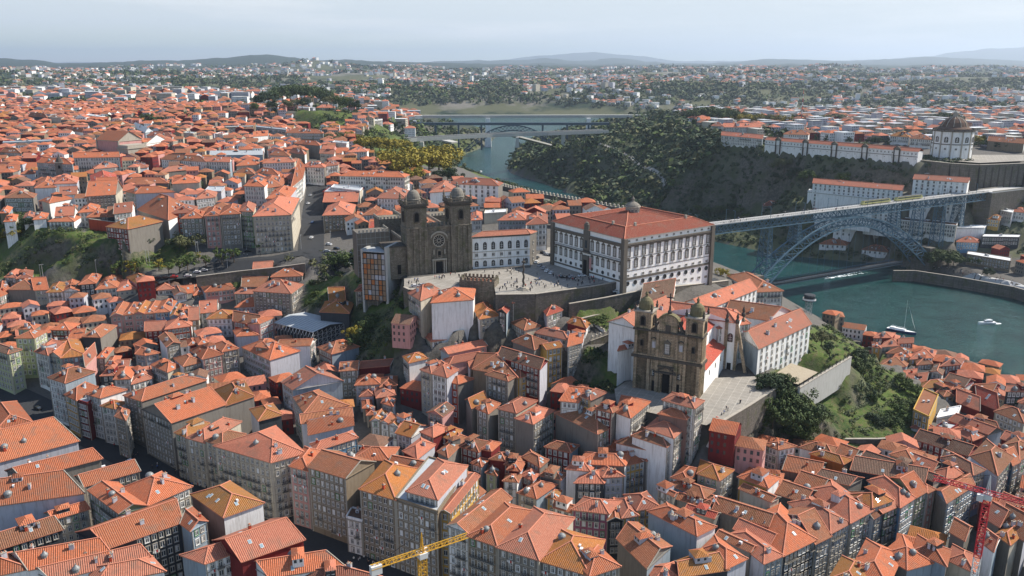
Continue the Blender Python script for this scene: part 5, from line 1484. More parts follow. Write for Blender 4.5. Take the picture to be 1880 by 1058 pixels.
# --- medieval tower, glazed tower, pillory
def tower():
    a=PC('B',1462,722,75);b=PC('B',1715,737,75);c=PC('B',1475,694,75)
    d=b.xy-a.xy; e,W=frame('crenellated_tower',a,b,58,'square stone tower with a crenellated top in front of the square','tower')
    dep=max(9,abs((c.xy-a.xy).dot(Vector((-d.y,d.x)).normalized()))); m=MB(); st='cathedral_stone'
    for cx_,cy_,sx,sy in((W/2,.5,W,1),(W/2,dep-.5,W,1),(.5,dep/2,1,dep-2.002),(W-.5,dep/2,1,dep-2.002)): m.box((cx_,cy_,6.5),(sx,sy,21),st)
    for p,q in(((0,.5),(W,.5)),((W-.5,0),(W-.5,dep)),((W,dep-.5),(0,dep-.5)),((.5,dep),(.5,0))): crenels(m,p,q,17,1.5,1.0,.9,st)
    t=part(m,'wall',e); m=MB(); hiproof(m,1.2,1.2,W-1.2,dep-1.2,14.6,2.2,'roof_tile_orange',0); part(m,'roof',e)
    sub(t,'arch_white','window',(W*.7,-.03,4),0,(.8,1,.7)); fp(e,0,0,W,dep,74,10)
    e=empty('glazed_tower',tuple(P(705,537,56)),0,'narrow concrete building with an orange and grey glass front left of the cathedral','building')
    a=PC('B',752,500,86);b=PC('B',925,512,86); c=PC('B',988,470,86); e.location=(a.x,a.y,58); d=b-a; e.rotation_euler=(0,0,math.atan2(d.y,d.x)); W=d.xy.length; dep=max(10,(c-b).xy.dot(Vector((-d.y,d.x)).normalized())); H=28
    m=MB(); m.box((.5,dep/2,H/2-3),(1.2,dep,H+6),'concrete'); m.box((W+.5,dep/2,H/2-2.2),(1.4,dep,H+8),'concrete'); m.box((W/2+.05,dep-.5,H/2-3),(W-1.4,1,H+6),'concrete'); part(m,'side_walls',e)
    m=MB(); m.box((W/2+.05,dep/2,H-1),(W-1.2,dep,.4),'grey_metal_roof'); part(m,'roof',e)
    rg=random.Random(3); m=MB(); nx,nz=6,9
    for i in range(nx):
        for k in range(nz):
            w_=(W-1.2)/nx; h_=(H-3)/nz; mt=rg.choices(['orange_glass','amber_glass','grey_glass','pale_grey_plaster'],[.3,.35,.25,.1])[0]
            m.box((1.1+w_*(i+.5)+.02,.25,1+h_*(k+.5)),(w_-.02,.2,h_-.02),mt)
    g=part(m,'glass_front',e); m=MB()
    for i in range(nx+1): m.box((1.1+w_*i,.05,1+(H-3)/2),(.2,.3,H-3),'iron')
    for k in range(nz+1): m.box((W/2,.05,1+h_*k),(W-1.2,.25,.25),'iron')
    part(m,'glazing_bars',g); fp(e,0,0,W,dep,62,3)
    p=P(961,532,72); m=MB(); m.lathe((0,0,0),[(3.2,0),(3.2,.4),(2.5,.4),(2.5,.8),(1.8,.8),(1.8,1.3),(.7,1.4),(.6,2.6)],8,'light_stone')
    for k in range(18): 
        z0=2.6+k*.62; m.tube((.22*math.cos(k),.22*math.sin(k),z0),(.22*math.cos(k+1),.22*math.sin(k+1),z0+.64),.55-.012*k,.55-.012*k,8,'dark_stone')
    m.lathe((0,0,13.6),[(.9,0),(.9,.6),(.3,1),(.3,1.8),(0,2.6)],8,'dark_stone'); o=m.build('pillory'); o.location=p; tag(o,'tall dark twisted stone column standing on steps in the square','column')
tower()
# --- metal roofed shed on scaffold frames
def shed():
    z=47; a,b,c,d=[PC('F',u,v,z) for u,v in((128,128),(412,198),(662,128),(345,52))]
    e=empty('metal_shed',(a.x,a.y,30),0,'large shed with a shiny grey metal roof on scaffold frames','shed')
    u=(b-a).xy.normalized(); ctr=(a+b+c+d)/4
    m=MB(); q=[a.xy,b.xy,c.xy,d.xy]; m.prism([ctr.xy+(p-ctr.xy)*.93 for p in q],28,43,'slate_cladding'); part_w=m.build('wall',e); occ(m)
    m=MB(); r0=(a+d)/2+Vector((0,0,1.6)); r1=(b+c)/2+Vector((0,0,1.6))
    roof_face(m,[a,b,r1,r0],'grey_metal_roof'); roof_face(m,[c,d,r0,r1],'grey_metal_roof')
    for p,q_ in((a,b),(c,d)): m.bar(p,q_,.3,.35,'grey_metal_roof')
    for i in range(15):
        t=i/14; m.bar(a.lerp(b,t)+Vector((0,0,.1)),r0.lerp(r1,t)+Vector((0,0,.1)),.12,.1,'zinc')
    m.build('roof',e); occ(m)
    m=MB(); n=8
    for i in range(n+1):
        p=b.lerp(c,i/n); m.bar((p.x,p.y,30),(p.x,p.y,z-.1),.2,.2,'lamp_metal')
        if i<n:
            r=b.lerp(c,(i+1)/n)
            for k in range(5): z0=z-2-k*2.4; m.bar((p.x,p.y,z0),(r.x,r.y,z0),.15,.15,'lamp_metal'); m.bar((p.x,p.y,z0),(r.x,r.y,z0+2.2),.1,.1,'lamp_metal')
    for i in range(13):
        p=a.lerp(b,i/12); m.bar((p.x,p.y,z-.3),(p.x-u.y*-1.5,p.y-u.x*1.5,z-2.5),.15,.15,'ac_white')
        m.bar((p.x,p.y,30),(p.x,p.y,z-.2),.18,.18,'lamp_metal')
    m.build('frame',e); add_footprint(q,46)
shed()
# --- opera house
def opera():
    e=empty('opera_house',tuple(PC('M',700,690,104)),0,'pink and stone opera house with a tall gabled hall','theatre')
    a=PC('M',695,690,106);b=PC('M',850,700,106);c=PC('M',985,655,106); d=(b-a).xy; e.location=(a.x,a.y,84); e.rotation_euler=(0,0,math.atan2(d.y,d.x)); W=d.length; dep=min(26,abs((c-b).xy.dot(Vector((-d.y,d.x)).normalized()))+12)
    m=MB(); m.box((W/2,dep/2,10),(W,dep,24),'pink_plaster'); m.box((W/2,dep/2,21.5),(W+1,dep+1,1),'light_stone')
    for x in(0,W): m.box((x,0,10),(1.4,1.4,24),'light_stone')
    m.poly([(W,0,22),(W,dep,22),(W,dep/2,30)],'light_stone'); m.poly([(0,dep,22),(0,0,22),(0,dep/2,30)],'light_stone'); part(m,'hall',e)
    m=MB(); roof_face(m,[Vector(p) for p in((-.8,-.8,21.8),(W+.8,-.8,21.8),(W+.8,dep/2,30.2),(-.8,dep/2,30.2))],'roof_tile_orange'); roof_face(m,[Vector(p) for p in((W+.8,dep+.8,21.8),(-.8,dep+.8,21.8),(-.8,dep/2,30.2),(W+.8,dep/2,30.2))],'roof_tile_orange'); part(m,'roof',e)
    m=MB(); w2=15; m.box((W+w2/2,dep/2-4,5),(w2,dep-4,20),'light_stone'); m.box((W+w2/2,dep/2-4,15.3),(w2+1.5,dep-2.5,.9),'light_stone'); m.box((W+w2/2,dep/2-4,17),(w2-1,dep-5,2.4),'light_stone')
    m.box((W+w2/2,-2.55+.4,6),(w2*.7,.5,11),'pink_plaster'); fb=part(m,'front_block',e)
    for i in range(5):
        for z in(9,3.5): sub(fb,'arch','window',(W+2+i*2.6,-2.45,z),0,(1.4,1,1.4))
    m=MB(); m.box((-10,dep/2,3),(20,dep,14),'grey_stone'); hiproof(m,-20,0,-.1,dep,10.05,4,'roof_tile_brown',0,False); part(m,'stage_wing',e); fp(e,-20,0,W+w2,dep,86,4)
opera()
def small_church_tower():
    p=PC('M',445,985,84); e=empty('bell_tower',(p.x,p.y,82),.3,'small grey stone bell tower with a pointed cap on the left plateau','bell tower')
    m=MB(); m.box((0,0,7),(6,6,20),'grey_stone'); m.box((0,0,17),(7,7,.7),'light_stone'); t=part(m,'tower',e); sub(t,'belfry','belfry_window',(0,-3.05,13.5),0,(1,2,1)); m=MB(); m.lathe((0,0,17.3),[(3,0),(2.2,2.4),(1,4),(.3,6.5),(0,8)],8,'dark_stone'); part(m,'spire',e); add_footprint([(p.x-3,p.y-3),(p.x+3,p.y-3),(p.x+3,p.y+3),(p.x-3,p.y+3)],88)
small_church_tower()
# --- hilltop round church and its terrace
def pilar():
    p=P(1745,287,88); e=empty('round_church',(p.x,p.y,88),0,'round white church with a brown ribbed dome on the hilltop across the river','church')
    m=MB(); wh='white_plaster'; R_=18.5
    m.lathe((0,0,-4),[(R_,0),(R_,29.5)],24,wh); m.lathe((0,0,25),[(R_+1,0),(R_+1,1),(R_-.5,1)],24,'dark_stone'); m.lathe((0,0,12.5),[(R_+.4,0),(R_+.4,.8),(R_,.8)],24,'dark_stone'); d_=part(m,'drum',e)
    m=MB(); m.lathe((0,0,26),[(R_-3,0),(R_-3,1.5),(12.8,3.5),(11,7.4),(7.5,10.8),(3,12.6),(2.2,12.8)],24,'roof_tile_brown'); 
    for i in range(12):
        a=2*math.pi*i/12; pr=[(12.9,3.6),(11.1,7.5),(7.6,10.9),(3,12.8)]
        for (r0,z0),(r1,z1) in zip(pr,pr[1:]): m.bar((r0*math.cos(a),r0*math.sin(a),26+z0),(r1*math.cos(a),r1*math.sin(a),26+z1),.5,.4,'light_stone')
    part(m,'dome',e,False); m=MB(); m.lathe((0,0,38.6),[(2.4,0),(2.4,3.6),(2.8,3.8),(1.6,5.2),(.3,6),(.3,8),(0,8.2)],8,'light_stone'); part(m,'lantern',e)
    m=MB()
    for i in range(24):
        a=2*math.pi*i/24
        for z in(26,): m.box(((R_+.3)*math.cos(a),(R_+.3)*math.sin(a),z+.9),(.5,3.6,1.2),'dark_stone',a)
        if i%2==0: m.box((R_*math.cos(a),R_*math.sin(a),10.8),(.9,1.4,28.5),'light_stone',a)
    part(m,'balustrade',e)
    for i in range(12):
        a=2*math.pi*(i+.5)/12; sub(d_,'palace','window',(R_*.995*math.cos(a),R_*.995*math.sin(a),17.5),a+math.pi/2,(1.9,1,1.9)); sub(d_,'stone','window',(R_*.995*math.cos(a),R_*.995*math.sin(a),8.5),a+math.pi/2,(1.4,1,.9))
    add_footprint([(p.x-19,p.y-19),(p.x+19,p.y-19),(p.x+19,p.y+19),(p.x-19,p.y+19)],92)
    a=P(1405,257,96);b=P(1686,279,96); e,W=frame('hilltop_convent',a,b,84,'very long white convent with five small stone pavilions on the hilltop ridge','building')
    m=MB(); m.box((W/2,5,3.5),(W,10,17),wh); m.box((W/2,-.1,7),(W,.3,.5),'dark_stone'); bd=part(m,'wall',e)
    m=MB(); roof_face(m,[Vector(q) for q in((-.6,-.6,12),(W+.6,-.6,12),(W+.6,5,15),(-.6,5,15))],'roof_tile_salmon'); roof_face(m,[Vector(q) for q in((W+.6,10.6,12),(-.6,10.6,12),(-.6,5,15),(W+.6,5,15))],'roof_tile_salmon'); m.bar((-.6,5,15.1),(W+.6,5,15.1),.5,.3,'ridge_tile'); part(m,'roof',e)
    for i in range(5):
        x=W*(.1+.195*i); m=MB()
        for s in(-2.6,2.6): m.box((x+s,-.9,5),(.8,1.6,15),'dark_stone')
        m.box((x,-.9,13),(6.6,2.4,.7),'dark_stone'); m.box((x,-.5,10),(4.4,1,5.6),wh); m.bar((x-3.2,-.9,13.5),(x,-.9,16),2.2,.5,'dark_stone'); m.bar((x+3.2,-.9,13.5),(x,-.9,16),2.2,.5,'dark_stone'); m.poly([(x-3,-1,13.3),(x+3,-1,13.3),(x,-1,15.8)],'light_stone'); part(m,'pavilion',e)
    for i in range(44):
        x=W*(i+.5)/44
        if any(abs(x-W*(.1+.195*k))<3.6 for k in range(5)): continue
        sub(bd,'stone','window',(x,-.03,9.6),0,(.8,1,.75))
        if i%2: sub(bd,'stone','window',(x,-.03,5),0,(.6,1,.4))
    fp(e,0,0,W,12,95,9)
    def but(m,a,b):
        n=int((b-a).length/7)
        for i in range(n+1): p=a.lerp(b,i/n); m.bar((p.x,p.y-.6,p.z-2),(p.x,p.y-1.8,p.z-30),1.2,1.4,'dark_stone')
    walls('rampart_wall',[(1690,294,87.5),(1745,300,87.5),(1798,303,87.5),(1882,300,87.5),(1960,300,87.5)],'tall dark buttressed rampart wall below the round church',30,2.4,'wall_stone',extra=but)
    sheet('hilltop_terrace',[P(a_,b_,87).xy for a_,b_ in((1700,292),(1798,300),(1880,296),(1880,285),(1785,285),(1720,288))],'plaza_stone',87.3,0)
pilar()
build_houses(HOUSE_TXT)
# ---------------------------------------------------------------- bridges
D0=Vector((146.6,605.0));DD=Vector((.8733,.4872)).normalized(); DN=Vector((-DD.y,DD.x)); ZD=66.0
def dp(s,o,z): q=D0+DD*s+DN*o; return Vector((q.x,q.y,z))
def lattice(m,A,B,n,matn,w=.3,verts=True):
    "cross bracing between two chords given as functions of 0..1"
    for i in range(n):
        a,b=i/n,(i+1)/n
        m.bar(A(a),B(b),w,w,matn); m.bar(B(a),A(b),w,w,matn)
        if verts: m.bar(A(a),B(a),w*1.2,w*1.2,matn)
def double_deck_bridge():
    st='bridge_steel'; S0,S1=-40,322; s0=min(range(-100,400),key=lambda s:abs(px_of(dp(s,0,9))[0]-1386)); s1=min(range(-100,500),key=lambda s:abs(px_of(dp(s,0,9))[0]-1684)); L_=s1-s0
    e=empty('iron_arch_bridge',dp((s0+s1)/2,0,0),0,'blue iron double-deck arch bridge spanning the river, trams on its upper deck','bridge')
    m=MB(); 
    def slab(a,b,z,w,t,matn,o=0): 
        q=[dp(a,o-w/2,0).xy,dp(b,o-w/2,0).xy,dp(b,o+w/2,0).xy,dp(a,o+w/2,0).xy]; m.prism(q,z-t,z,matn)
    slab(S0,S1,ZD,9.4,.6,'deck_paving'); 
    for o in(-1.6,-.2,.9,2.3): m.bar(dp(S0,o,ZD+.06),dp(S1,o,ZD+.06),.12,.1,'iron')
    m.build('upper_deck',e); occ(m)
    for sd in(-1,1):
        m=MB()
        for z in(ZD+.65,ZD+1.15): m.bar(dp(S0,sd*4.6,z),dp(S1,sd*4.6,z),.12,.1,'iron')
        for i in range(0,182): s=S0+i*2; m.bar(dp(s,sd*4.6,ZD),dp(s,sd*4.6,ZD+1.15),.1,.1,'iron')
        for i in range(10): s=S0+20+i*36; m.bar(dp(s,sd*4.5,ZD),dp(s,sd*4.5,ZD+8.5),.25,.25,st); m.bar(dp(s,sd*4.5,ZD+8.2),dp(s,sd*2,ZD+8.6),.15,.15,st)
        m.build('railing',e)
        m=MB(); o=sd*3.9
        for z in(ZD-.9,ZD-7.4): m.bar(dp(S0,o,z),dp(S1,o,z),.6,.7,st)
        lattice(m,lambda t:dp(S0+(S1-S0)*t,o,ZD-.9),lambda t:dp(S0+(S1-S0)*t,o,ZD-7.4),54,st,.32); m.build('deck_truss',e); occ(m)
        m=MB(); ex=lambda u:dp(s0-13+u*(L_+26),sd*(7.5-3.6*(4*u*(1-u))),9+(ZD-8.2-9)*4*u*(1-u)); it=lambda u:dp(s0+u*L_,sd*(7.2-3.4*(4*u*(1-u))),8+(ZD-15.5-8)*(4*u*(1-u)))
        N=30
        for i in range(N):
            a,b=i/N,(i+1)/N; m.bar(ex(a),ex(b),.9,1.0,st); m.bar(it(a),it(b),.9,1.0,st)
        lattice(m,ex,it,N,st,.42); m.build('arch_rib',e); occ(m)
        for i in range(11):
            u=.05+.09*i; 
            s=s0+u*L_; top=it(u)
            if top.z>16: m=MB(); m.bar(dp(s,sd*4,13),Vector((dp(s,sd*4,0).x,dp(s,sd*4,0).y,top.z)),.13,.13,st); m.build('hanger',e)
    m=MB(); o=0
    for i in range(31):
        u=i/30; ex=lambda u,sd:dp(s0-13+u*(L_+26),sd*(7.5-3.6*(4*u*(1-u))),9+(ZD-8.2-9)*4*u*(1-u)); m.bar(ex(u,-1),ex(u,1),.35,.35,st)
        if i<30: m.bar(ex(u,-1),ex(u+1/30,1),.25,.25,st)
    for i in range(55): s=S0+(S1-S0)*i/54; m.bar(dp(s,-3.9,ZD-7.4),dp(s,3.9,ZD-7.4),.3,.3,st)
    m.build('cross_bracing',e)
    for s in(-10,s0+8,s0+.2*L_,s0+.8*L_,s1-8,s1+22,s1+48):
        m=MB(); zb=max(12,ground_z(*dp(s,0,0).xy)-1)
        u=(s-s0+13)/(L_+26); zz=9+(ZD-17.2)*4*u*(1-u) if 0<u<1 else zb
        zb=zz
        for sd in(-1,1):
            for k in(-1,1):
                m.bar(dp(s+k*3,sd*5,zb),dp(s+k*1.6,sd*3.9,ZD-7.4),.5,.5,st)
            lattice(m,lambda t:dp(s-3+1.4*t,sd*(5-1.1*t),zb+(ZD-7.4-zb)*t),lambda t:dp(s+3-1.4*t,sd*(5-1.1*t),zb+(ZD-7.4-zb)*t),6,st,.22)
        for k in(-1,1): lattice(m,lambda t:dp(s+k*(3-1.4*t),-(5-1.1*t),zb+(ZD-7.4-zb)*t),lambda t:dp(s+k*(3-1.4*t),(5-1.1*t),zb+(ZD-7.4-zb)*t),6,st,.22)
        m.build('pier',e)
    m=MB(); A=(P(1405,521,12).xy-D0).dot(DD)-14; B=(P(1655,487,12).xy-D0).dot(DD)+6
    slab(A,B,13,8.4,1.0,'asphalt')
    for sd in(-1,1):
        for z in(14.2,11.5): m.bar(dp(A,sd*4.2,z),dp(B,sd*4.2,z),.35,.4,'bridge_steel_dark')
        lattice(m,lambda t:dp(A+(B-A)*t,sd*4.2,14.2),lambda t:dp(A+(B-A)*t,sd*4.2,11.5),44,'bridge_steel_dark',.18)
    m.build('lower_deck',e); occ(m)
    for s,x in((s0-4,-1),(s1+6,1)):
        m=MB(); c=dp(s,0,0); m.box((c.x,c.y,5),(12,20,14),'wall_stone',math.atan2(DD.y,DD.x)); m.box((c.x,c.y,14),(7,18,18),'wall_stone',math.atan2(DD.y,DD.x)); m.build('abutment',e); occ(m)
    m=MB(); c=dp(S1+56,-1,0); m.box((c.x,c.y,ZD/2+10),(116,16,ZD-22),'wall_stone',math.atan2(DD.y,DD.x)); slab(S1-1,S1+114,ZD+.05,15,.9,'deck_paving',-1)
    for o in(-8.2,6.2): m.bar(dp(S1,o,ZD+.5),dp(S1+114,o,ZD+.5),.5,1.0,'light_stone')
    m.build('approach',e); occ(m)
double_deck_bridge()
def tram(s,label):
    e=empty('tram',dp(s,1.6,ZD+.1),math.atan2(DD.y,DD.x),label,'tram','trams on the bridge')
    m=MB()
    for k in range(3): m.box((-11+k*11,0,1.75),(10.6,2.5,2.6),'tram_body')
    for k in(-1,1): m.box((k*5.5,0,1.6),(.8,2.2,2.2),'tyre'); m.bar((k*16.3,0,1.3),(k*17.4,0,1.0),2.3,1.6,'tram_body')
    b=part(m,'body',e); m=MB(); m.box((0,0,3.25),(31,2.0,.45),'tram_roof'); part(m,'roof',e); m=MB()
    for sd in(-1,1): m.box((0,sd*1.27,2.2),(30,.06,.9),'window_glass')
    part(m,'window_band',b); m=MB()
    for k in(-13,-4,4,13): m.box((k,0,.35),(2.2,2.1,.5),'tyre')
    part(m,'wheels',e)
tram((P(1605,369,ZD+2).xy-D0).dot(DD),'long yellow and black tram on the bridge, left of the other tram')
tram((P(1660,362,ZD+2).xy-D0).dot(DD)+2,'long yellow and black tram on the bridge, right of the other tram')
def beam_bridge(name,label,pts,w,t,matn,piers,legs=()):
    pts=[P(*p) for p in pts]; c=sum(pts,Vector())/len(pts); e=empty(name,(c.x,c.y,0),0,label,'bridge'); m=MB()
    for a,b in zip(pts,pts[1:]): 
        m.bar(a-Vector((0,0,t/2)),b-Vector((0,0,t/2)),w,t,matn); m.bar(a+Vector((0,0,.15)),b+Vector((0,0,.15)),w*.8,.2,'asphalt')
        d=(b-a).xy.normalized(); nn=Vector((-d.y,d.x,0))*w*.48
        for s in(-1,1): m.bar(a+nn*s+Vector((0,0,.5)),b+nn*s+Vector((0,0,.5)),.4,1,matn)
    m.build('deck',e); occ(m)
    for (px,z1,z0,wd) in piers:
        best=min((abs(px_of(pts[0].lerp(pts[-1],t/200))[0]-px),t) for t in range(201))[1]; q=pts[0].lerp(pts[-1],best/200)
        m=MB(); m.box((q.x,q.y,(z0+q.z-t)/2),(wd,w*.6,q.z-t-z0+.01),matn,0,.8); m.build('pier',e)
    for a,b,wd in legs: m=MB(); m.bar(P(*a),P(*b),w*.8,wd,matn); m.build('arch_leg',e)
    return e
beam_bridge('concrete_bridge','flat grey concrete road bridge with a slender arch, nearest of the upstream bridges',[(690,259,69),(760,253.5,70),(900,246,71),(1000,243,71),(1112,239,71)],20,4.4,'concrete',[(1033,0,20,7),(950,0,50,6),(775,0,20,7)],[((790,252,64),(835,262,58),2.2),((835,250,64),(940,248,65),2.2),((940,249,64),(1033,273,26),2.4)])
def far_bridges():
    a=P(858,284,6);b=P(1034,272,12); a.y=b.y=1680; a.x=-92;b.x=100
    e=empty('steel_arch_railway_bridge',(0,1680,0),0,'dark steel lattice arch bridge behind the concrete road bridge','bridge'); m=MB(); st='bridge_steel_dark'
    ex=lambda u:Vector((-96+196*u,1680,8+50*4*u*(1-u))); it=lambda u:Vector((-90+184*u,1680,6+42*4*u*(1-u)))
    for sd in(-4,4):
        A=lambda u:ex(u)+Vector((0,sd,0)); B=lambda u:it(u)+Vector((0,sd,0))
        for i in range(24): m.bar(A(i/24),A((i+1)/24),1.4,1.4,st); m.bar(B(i/24),B((i+1)/24),1.4,1.4,st)
        lattice(m,A,B,24,st,.6)
    m.build('arch',e); m=MB(); m.bar((-190,1680,61),(190,1680,61),6,5,st); m.build('deck',e)
    for x in(-150,-105,-60,60,108,150): m=MB(); m.bar((x,1680,10),(x,1680,59),3.5,3.5,st); m.build('pier',e)
    e=empty('white_railway_bridge',(0,1850,0),0,'pale concrete railway bridge with broad white piers, farthest upstream','bridge'); m=MB(); m.bar((-330,1850,64),(330,1870,64),13,6,'concrete'); m.build('deck',e)
    for x in(-52,165): m=MB(); m.box((x,1850,29),(15,17,64),'white_plaster',0,.55); m.build('pier',e)
far_bridges()
# ---------------------------------------------------------------- trees, undergrowth, far woods and far houses
def PG(px,py):
    "place where the view through (px,py) meets the terrain"
    o=Vector((0,0,CAM_H)); d=(P(px,py,0)-o).normalized() if sp-(529-py)/FPX*cp>0 else Vector((0,1,0)); h=TB.ray_cast(o,d)
    return h[0] if h[0] else P(px,py,60)
def leafquads(vs,fs,c,r,n,s,rg,flat=.8):
    for i in range(n):
        while True:
            x,y,z=rg.uniform(-1,1),rg.uniform(-1,1),rg.uniform(-1,1); q=x*x+y*y+z*z
            if .25<q<1: break
        p=Vector((c[0]+x*r,c[1]+y*r,c[2]+z*r*flat)); nrm=Vector((x+rg.uniform(-.7,.7),y+rg.uniform(-.7,.7),z+.35+rg.uniform(-.6,.6))).normalized()
        t=nrm.orthogonal().normalized()*s*rg.uniform(.6,1.3); b=nrm.cross(t).normalized()*s*rg.uniform(.5,1.1); k=len(vs)
        t2=t*rg.uniform(.3,.9)
        vs+=[tuple(p-t-b*.3),tuple(p+t2-b),tuple(p+t+b*.4),tuple(p-t2+b)]; fs.append((k,k+1,k+2,k+3))
def crown_mesh(seed,kind,leaf):
    rg=random.Random(seed); vs=[];fs=[]
    if kind=='round': cl=[((rg.gauss(0,.30),rg.gauss(0,.30),.62+rg.uniform(-.2,.22)),rg.uniform(.13,.24)) for i in range(26)]
    elif kind=='wide': cl=[((rg.gauss(0,.42),rg.gauss(0,.42),.6+rg.uniform(-.16,.2)),rg.uniform(.14,.24)) for i in range(30)]
    elif kind=='tall': cl=[((rg.gauss(0,.09),rg.gauss(0,.09),.2+i*.037),.15-.0045*i) for i in range(22)]
    elif kind=='sparse': cl=[((rg.gauss(0,.22),rg.gauss(0,.22),.6+rg.uniform(-.25,.3)),rg.uniform(.07,.14)) for i in range(20)]
    for c,r in cl: leafquads(vs,fs,c,r,70 if kind!='sparse' else 34,.038 if kind!='tall' else .03,rg)
    me=bpy.data.meshes.new('crown'); me.from_pydata(vs,[],fs); me.materials.append(MATS[leaf]); return me
def trunk_mesh(seed,kind):
    rg=random.Random(seed); m=MB(); h=.5 if kind!='tall' else .2
    m.tube((0,0,-.06),(0,0,h*.7),.035,.022,7,'bark'); m.tube((0,0,h*.7),(.02,0,h+.15),.022,.008,6,'bark')
    if kind!='tall':
        for i in range(6): a=i*1.05+rg.random(); z=h*rg.uniform(.5,.95); m.tube((0,0,z),(math.cos(a)*.24,math.sin(a)*.24,z+.22),.014,.004,5,'bark')
    o=m.build('trunk'); me=o.data; bpy.data.objects.remove(o); return me
TM={}
KIND={'y':('round','leaf_yellow','yellow green'),'Y':('wide','leaf_yellow','broad yellow green'),'d':('round','leaf_dark','dark green'),'D':('wide','leaf_deep','broad dark green'),'g':('round','leaf_green','green'),'o':('wide','leaf_olive','olive brown'),'c':('tall','leaf_dark','slim dark cypress like'),'s':('sparse','leaf_green','thin sparse green'),'p':('wide','leaf_pale','pale grey green'),'S':('sparse','leaf_yellow','thin yellowing')}
TREES=[];TN={}
def trees(txt,place,group):
    L_=[]
    for e in txt.replace('\n',',').split(','):
        a=e.split()
        if not a: continue
        L_.append((float(a[0]),float(a[1]),float(a[2]),a[3],float(a[4]) if len(a)>4 else None))
    for k in set(l[3] for l in L_):
        grp=sorted([l for l in L_ if l[3]==k])
        for i,(px,py,h,kd,z) in enumerate(grp):
            p=PG(px,py) if z is None else P(px,py,z); sh,leaf,desc=KIND[kd]; var=(int(px)*7+int(py))%3
            if (kd,var) not in TM: TM[(kd,var)]=(crown_mesh(hash_(kd)+var,sh,leaf),trunk_mesh(var,sh))
            num='' if len(grp)==1 else ', '+(ORD[i] if i<16 else 'number %d from left'%(i+1))
            e=empty('tree' if kd!='c' else 'cypress_tree',p,(px*.37)%6.28,desc+' tree '+place+num,'tree',group)
            a,b=TM[(kd,var)]
            for nm,me in(('crown',a),('trunk',b)): o=bpy.data.objects.new(nm,me); COL.objects.link(o); o.parent=e; o.scale=(h*(.85+.3*((px*.13)%1)),h*(.85+.3*((px*.29)%1)),h)
            TREES.append((p,h))
def hash_(s): return sum(ord(c)*31 for c in s)
trees("668 279 17 y,682 281 18 y,697 282 18 y,712 284 18 y,727 284 18 y,740 283 17 y,655 265 12 y,643 259 12 y,622 266 15 o,604 250 14 o,612 240 13 y,635 246 12 g,748 330 27 Y,768 326 30 Y,788 322 29 Y,806 316 27 y,818 322 16 o,735 328 17 d,760 340 16 y,822 336 14 d,610 268 9 g,596 292 8 g,675 255 12 s",'near the bridge road','trees by the upstream bridge road')
trees("478 196 18 d 114,492 192 20 d 114,505 190 23 D 114,520 186 27 D 114,533 184 29 D 114,546 184 29 D 114,560 186 29 D 114,574 186 27 D 114,588 190 25 D 114,600 194 20 d 114,612 198 19 o 114,625 200 19 g 114,640 202 18 g 114,652 205 16 d 114,555 200 16 d 114,530 202 16 o 114,500 204 16 d 114,470 206 13 g 114,668 215 14 c,690 218 13 c,708 212 15 d,722 214 14 d,740 218 12 d",'on the left ridge','trees on the ridge')
trees("402 190 14 d,385 188 12 d,365 192 12 o,345 196 12 d,330 200 10 d,440 196 12 d,425 200 13 o,458 200 12 d,270 226 14 D,285 232 15 D,300 224 13 d,310 220 12 d,240 216 12 d,232 206 11 d,218 188 10 d,215 200 12 d,145 222 11 D,75 220 10 d,60 215 11 d,38 226 12 D,10 232 12 D,44 230 12 d,155 196 11 d,160 190 12 o,115 196 9 o,340 210 10 d,415 232 8 d,445 262 8 d,460 258 9 g,500 268 9 g,365 350 9 d,362 364 7 g,20 345 8 d,15 360 8 g",'on the left plateau','trees on the left plateau')
trees("1262 222 20 d,1278 224 26 D,1296 225 28 D,1315 226 27 D,1332 228 27 D,1350 229 24 D,1365 230 20 Y,1380 231 20 Y,1395 231 20 o,1412 232 20 o,1428 232 18 Y,1448 226 15 g,1465 226 15 d,1490 230 13 d,1515 228 16 g,1540 226 16 p,1205 222 12 c,1216 222 13 c,1228 222 11 c,1497 262 10 c,1516 262 9 c,1555 264 8 d,1577 268 8 c,1598 266 9 d,1612 266 9 d,1630 268 9 c,1480 272 8 d,1500 275 8 d,1520 273 8 g,1572 277 9 d,1586 277 10 D,1740 230 22 D,1725 228 20 d,1755 232 20 d,1796 268 14 Y,1812 272 10 g,1832 276 9 d,1850 276 9 d,1865 276 9 d,1878 277 9 g,1780 272 9 d",'on the far hilltop','trees on the hilltop across the river')
trees("1440 316 17 o,1462 322 9 d,1484 334 13 g,1550 337 12 g,1425 330 8 d,1450 328 8 d,1470 332 7 g,1100 352 10 g,1080 345 9 d,1180 340 9 g,1230 330 10 d,1290 350 10 d,1325 392 10 D,1345 386 9 d,1300 395 10 D,1280 390 9 g,1360 395 9 g,1370 405 8 g",'on the slope across the river','trees on the far slope')
trees("1706 489 15 D,1722 488 16 D,1738 489 15 D,1750 488 12 D,1812 508 8 d,1660 430 9 d,1690 440 9 d",'by the far quay','trees by the far quay')
trees("955 402 10 g 66,975 400 11 g 66,992 396 12 p 67,1012 398 14 p 67,1032 400 13 p 66,1052 404 8 d 66,1075 398 7 g 66,935 402 7 d 68",'behind the white palace','trees behind the palace')
trees("342 462 12 o,330 458 9 d,270 452 6 d,295 447 5 d,408 486 11 s,430 482 10 s,378 492 9 s,345 497 10 s,330 499 9 s,292 498 8 S,255 502 11 s,240 506 10 S,478 462 10 g,310 503 8 s,365 480 6 S,215 508 10 s,12 426 9 g,26 440 9 y,40 428 8 g,5 412 9 d,55 418 7 d,2 446 8 y",'near the left road','trees along the left road')
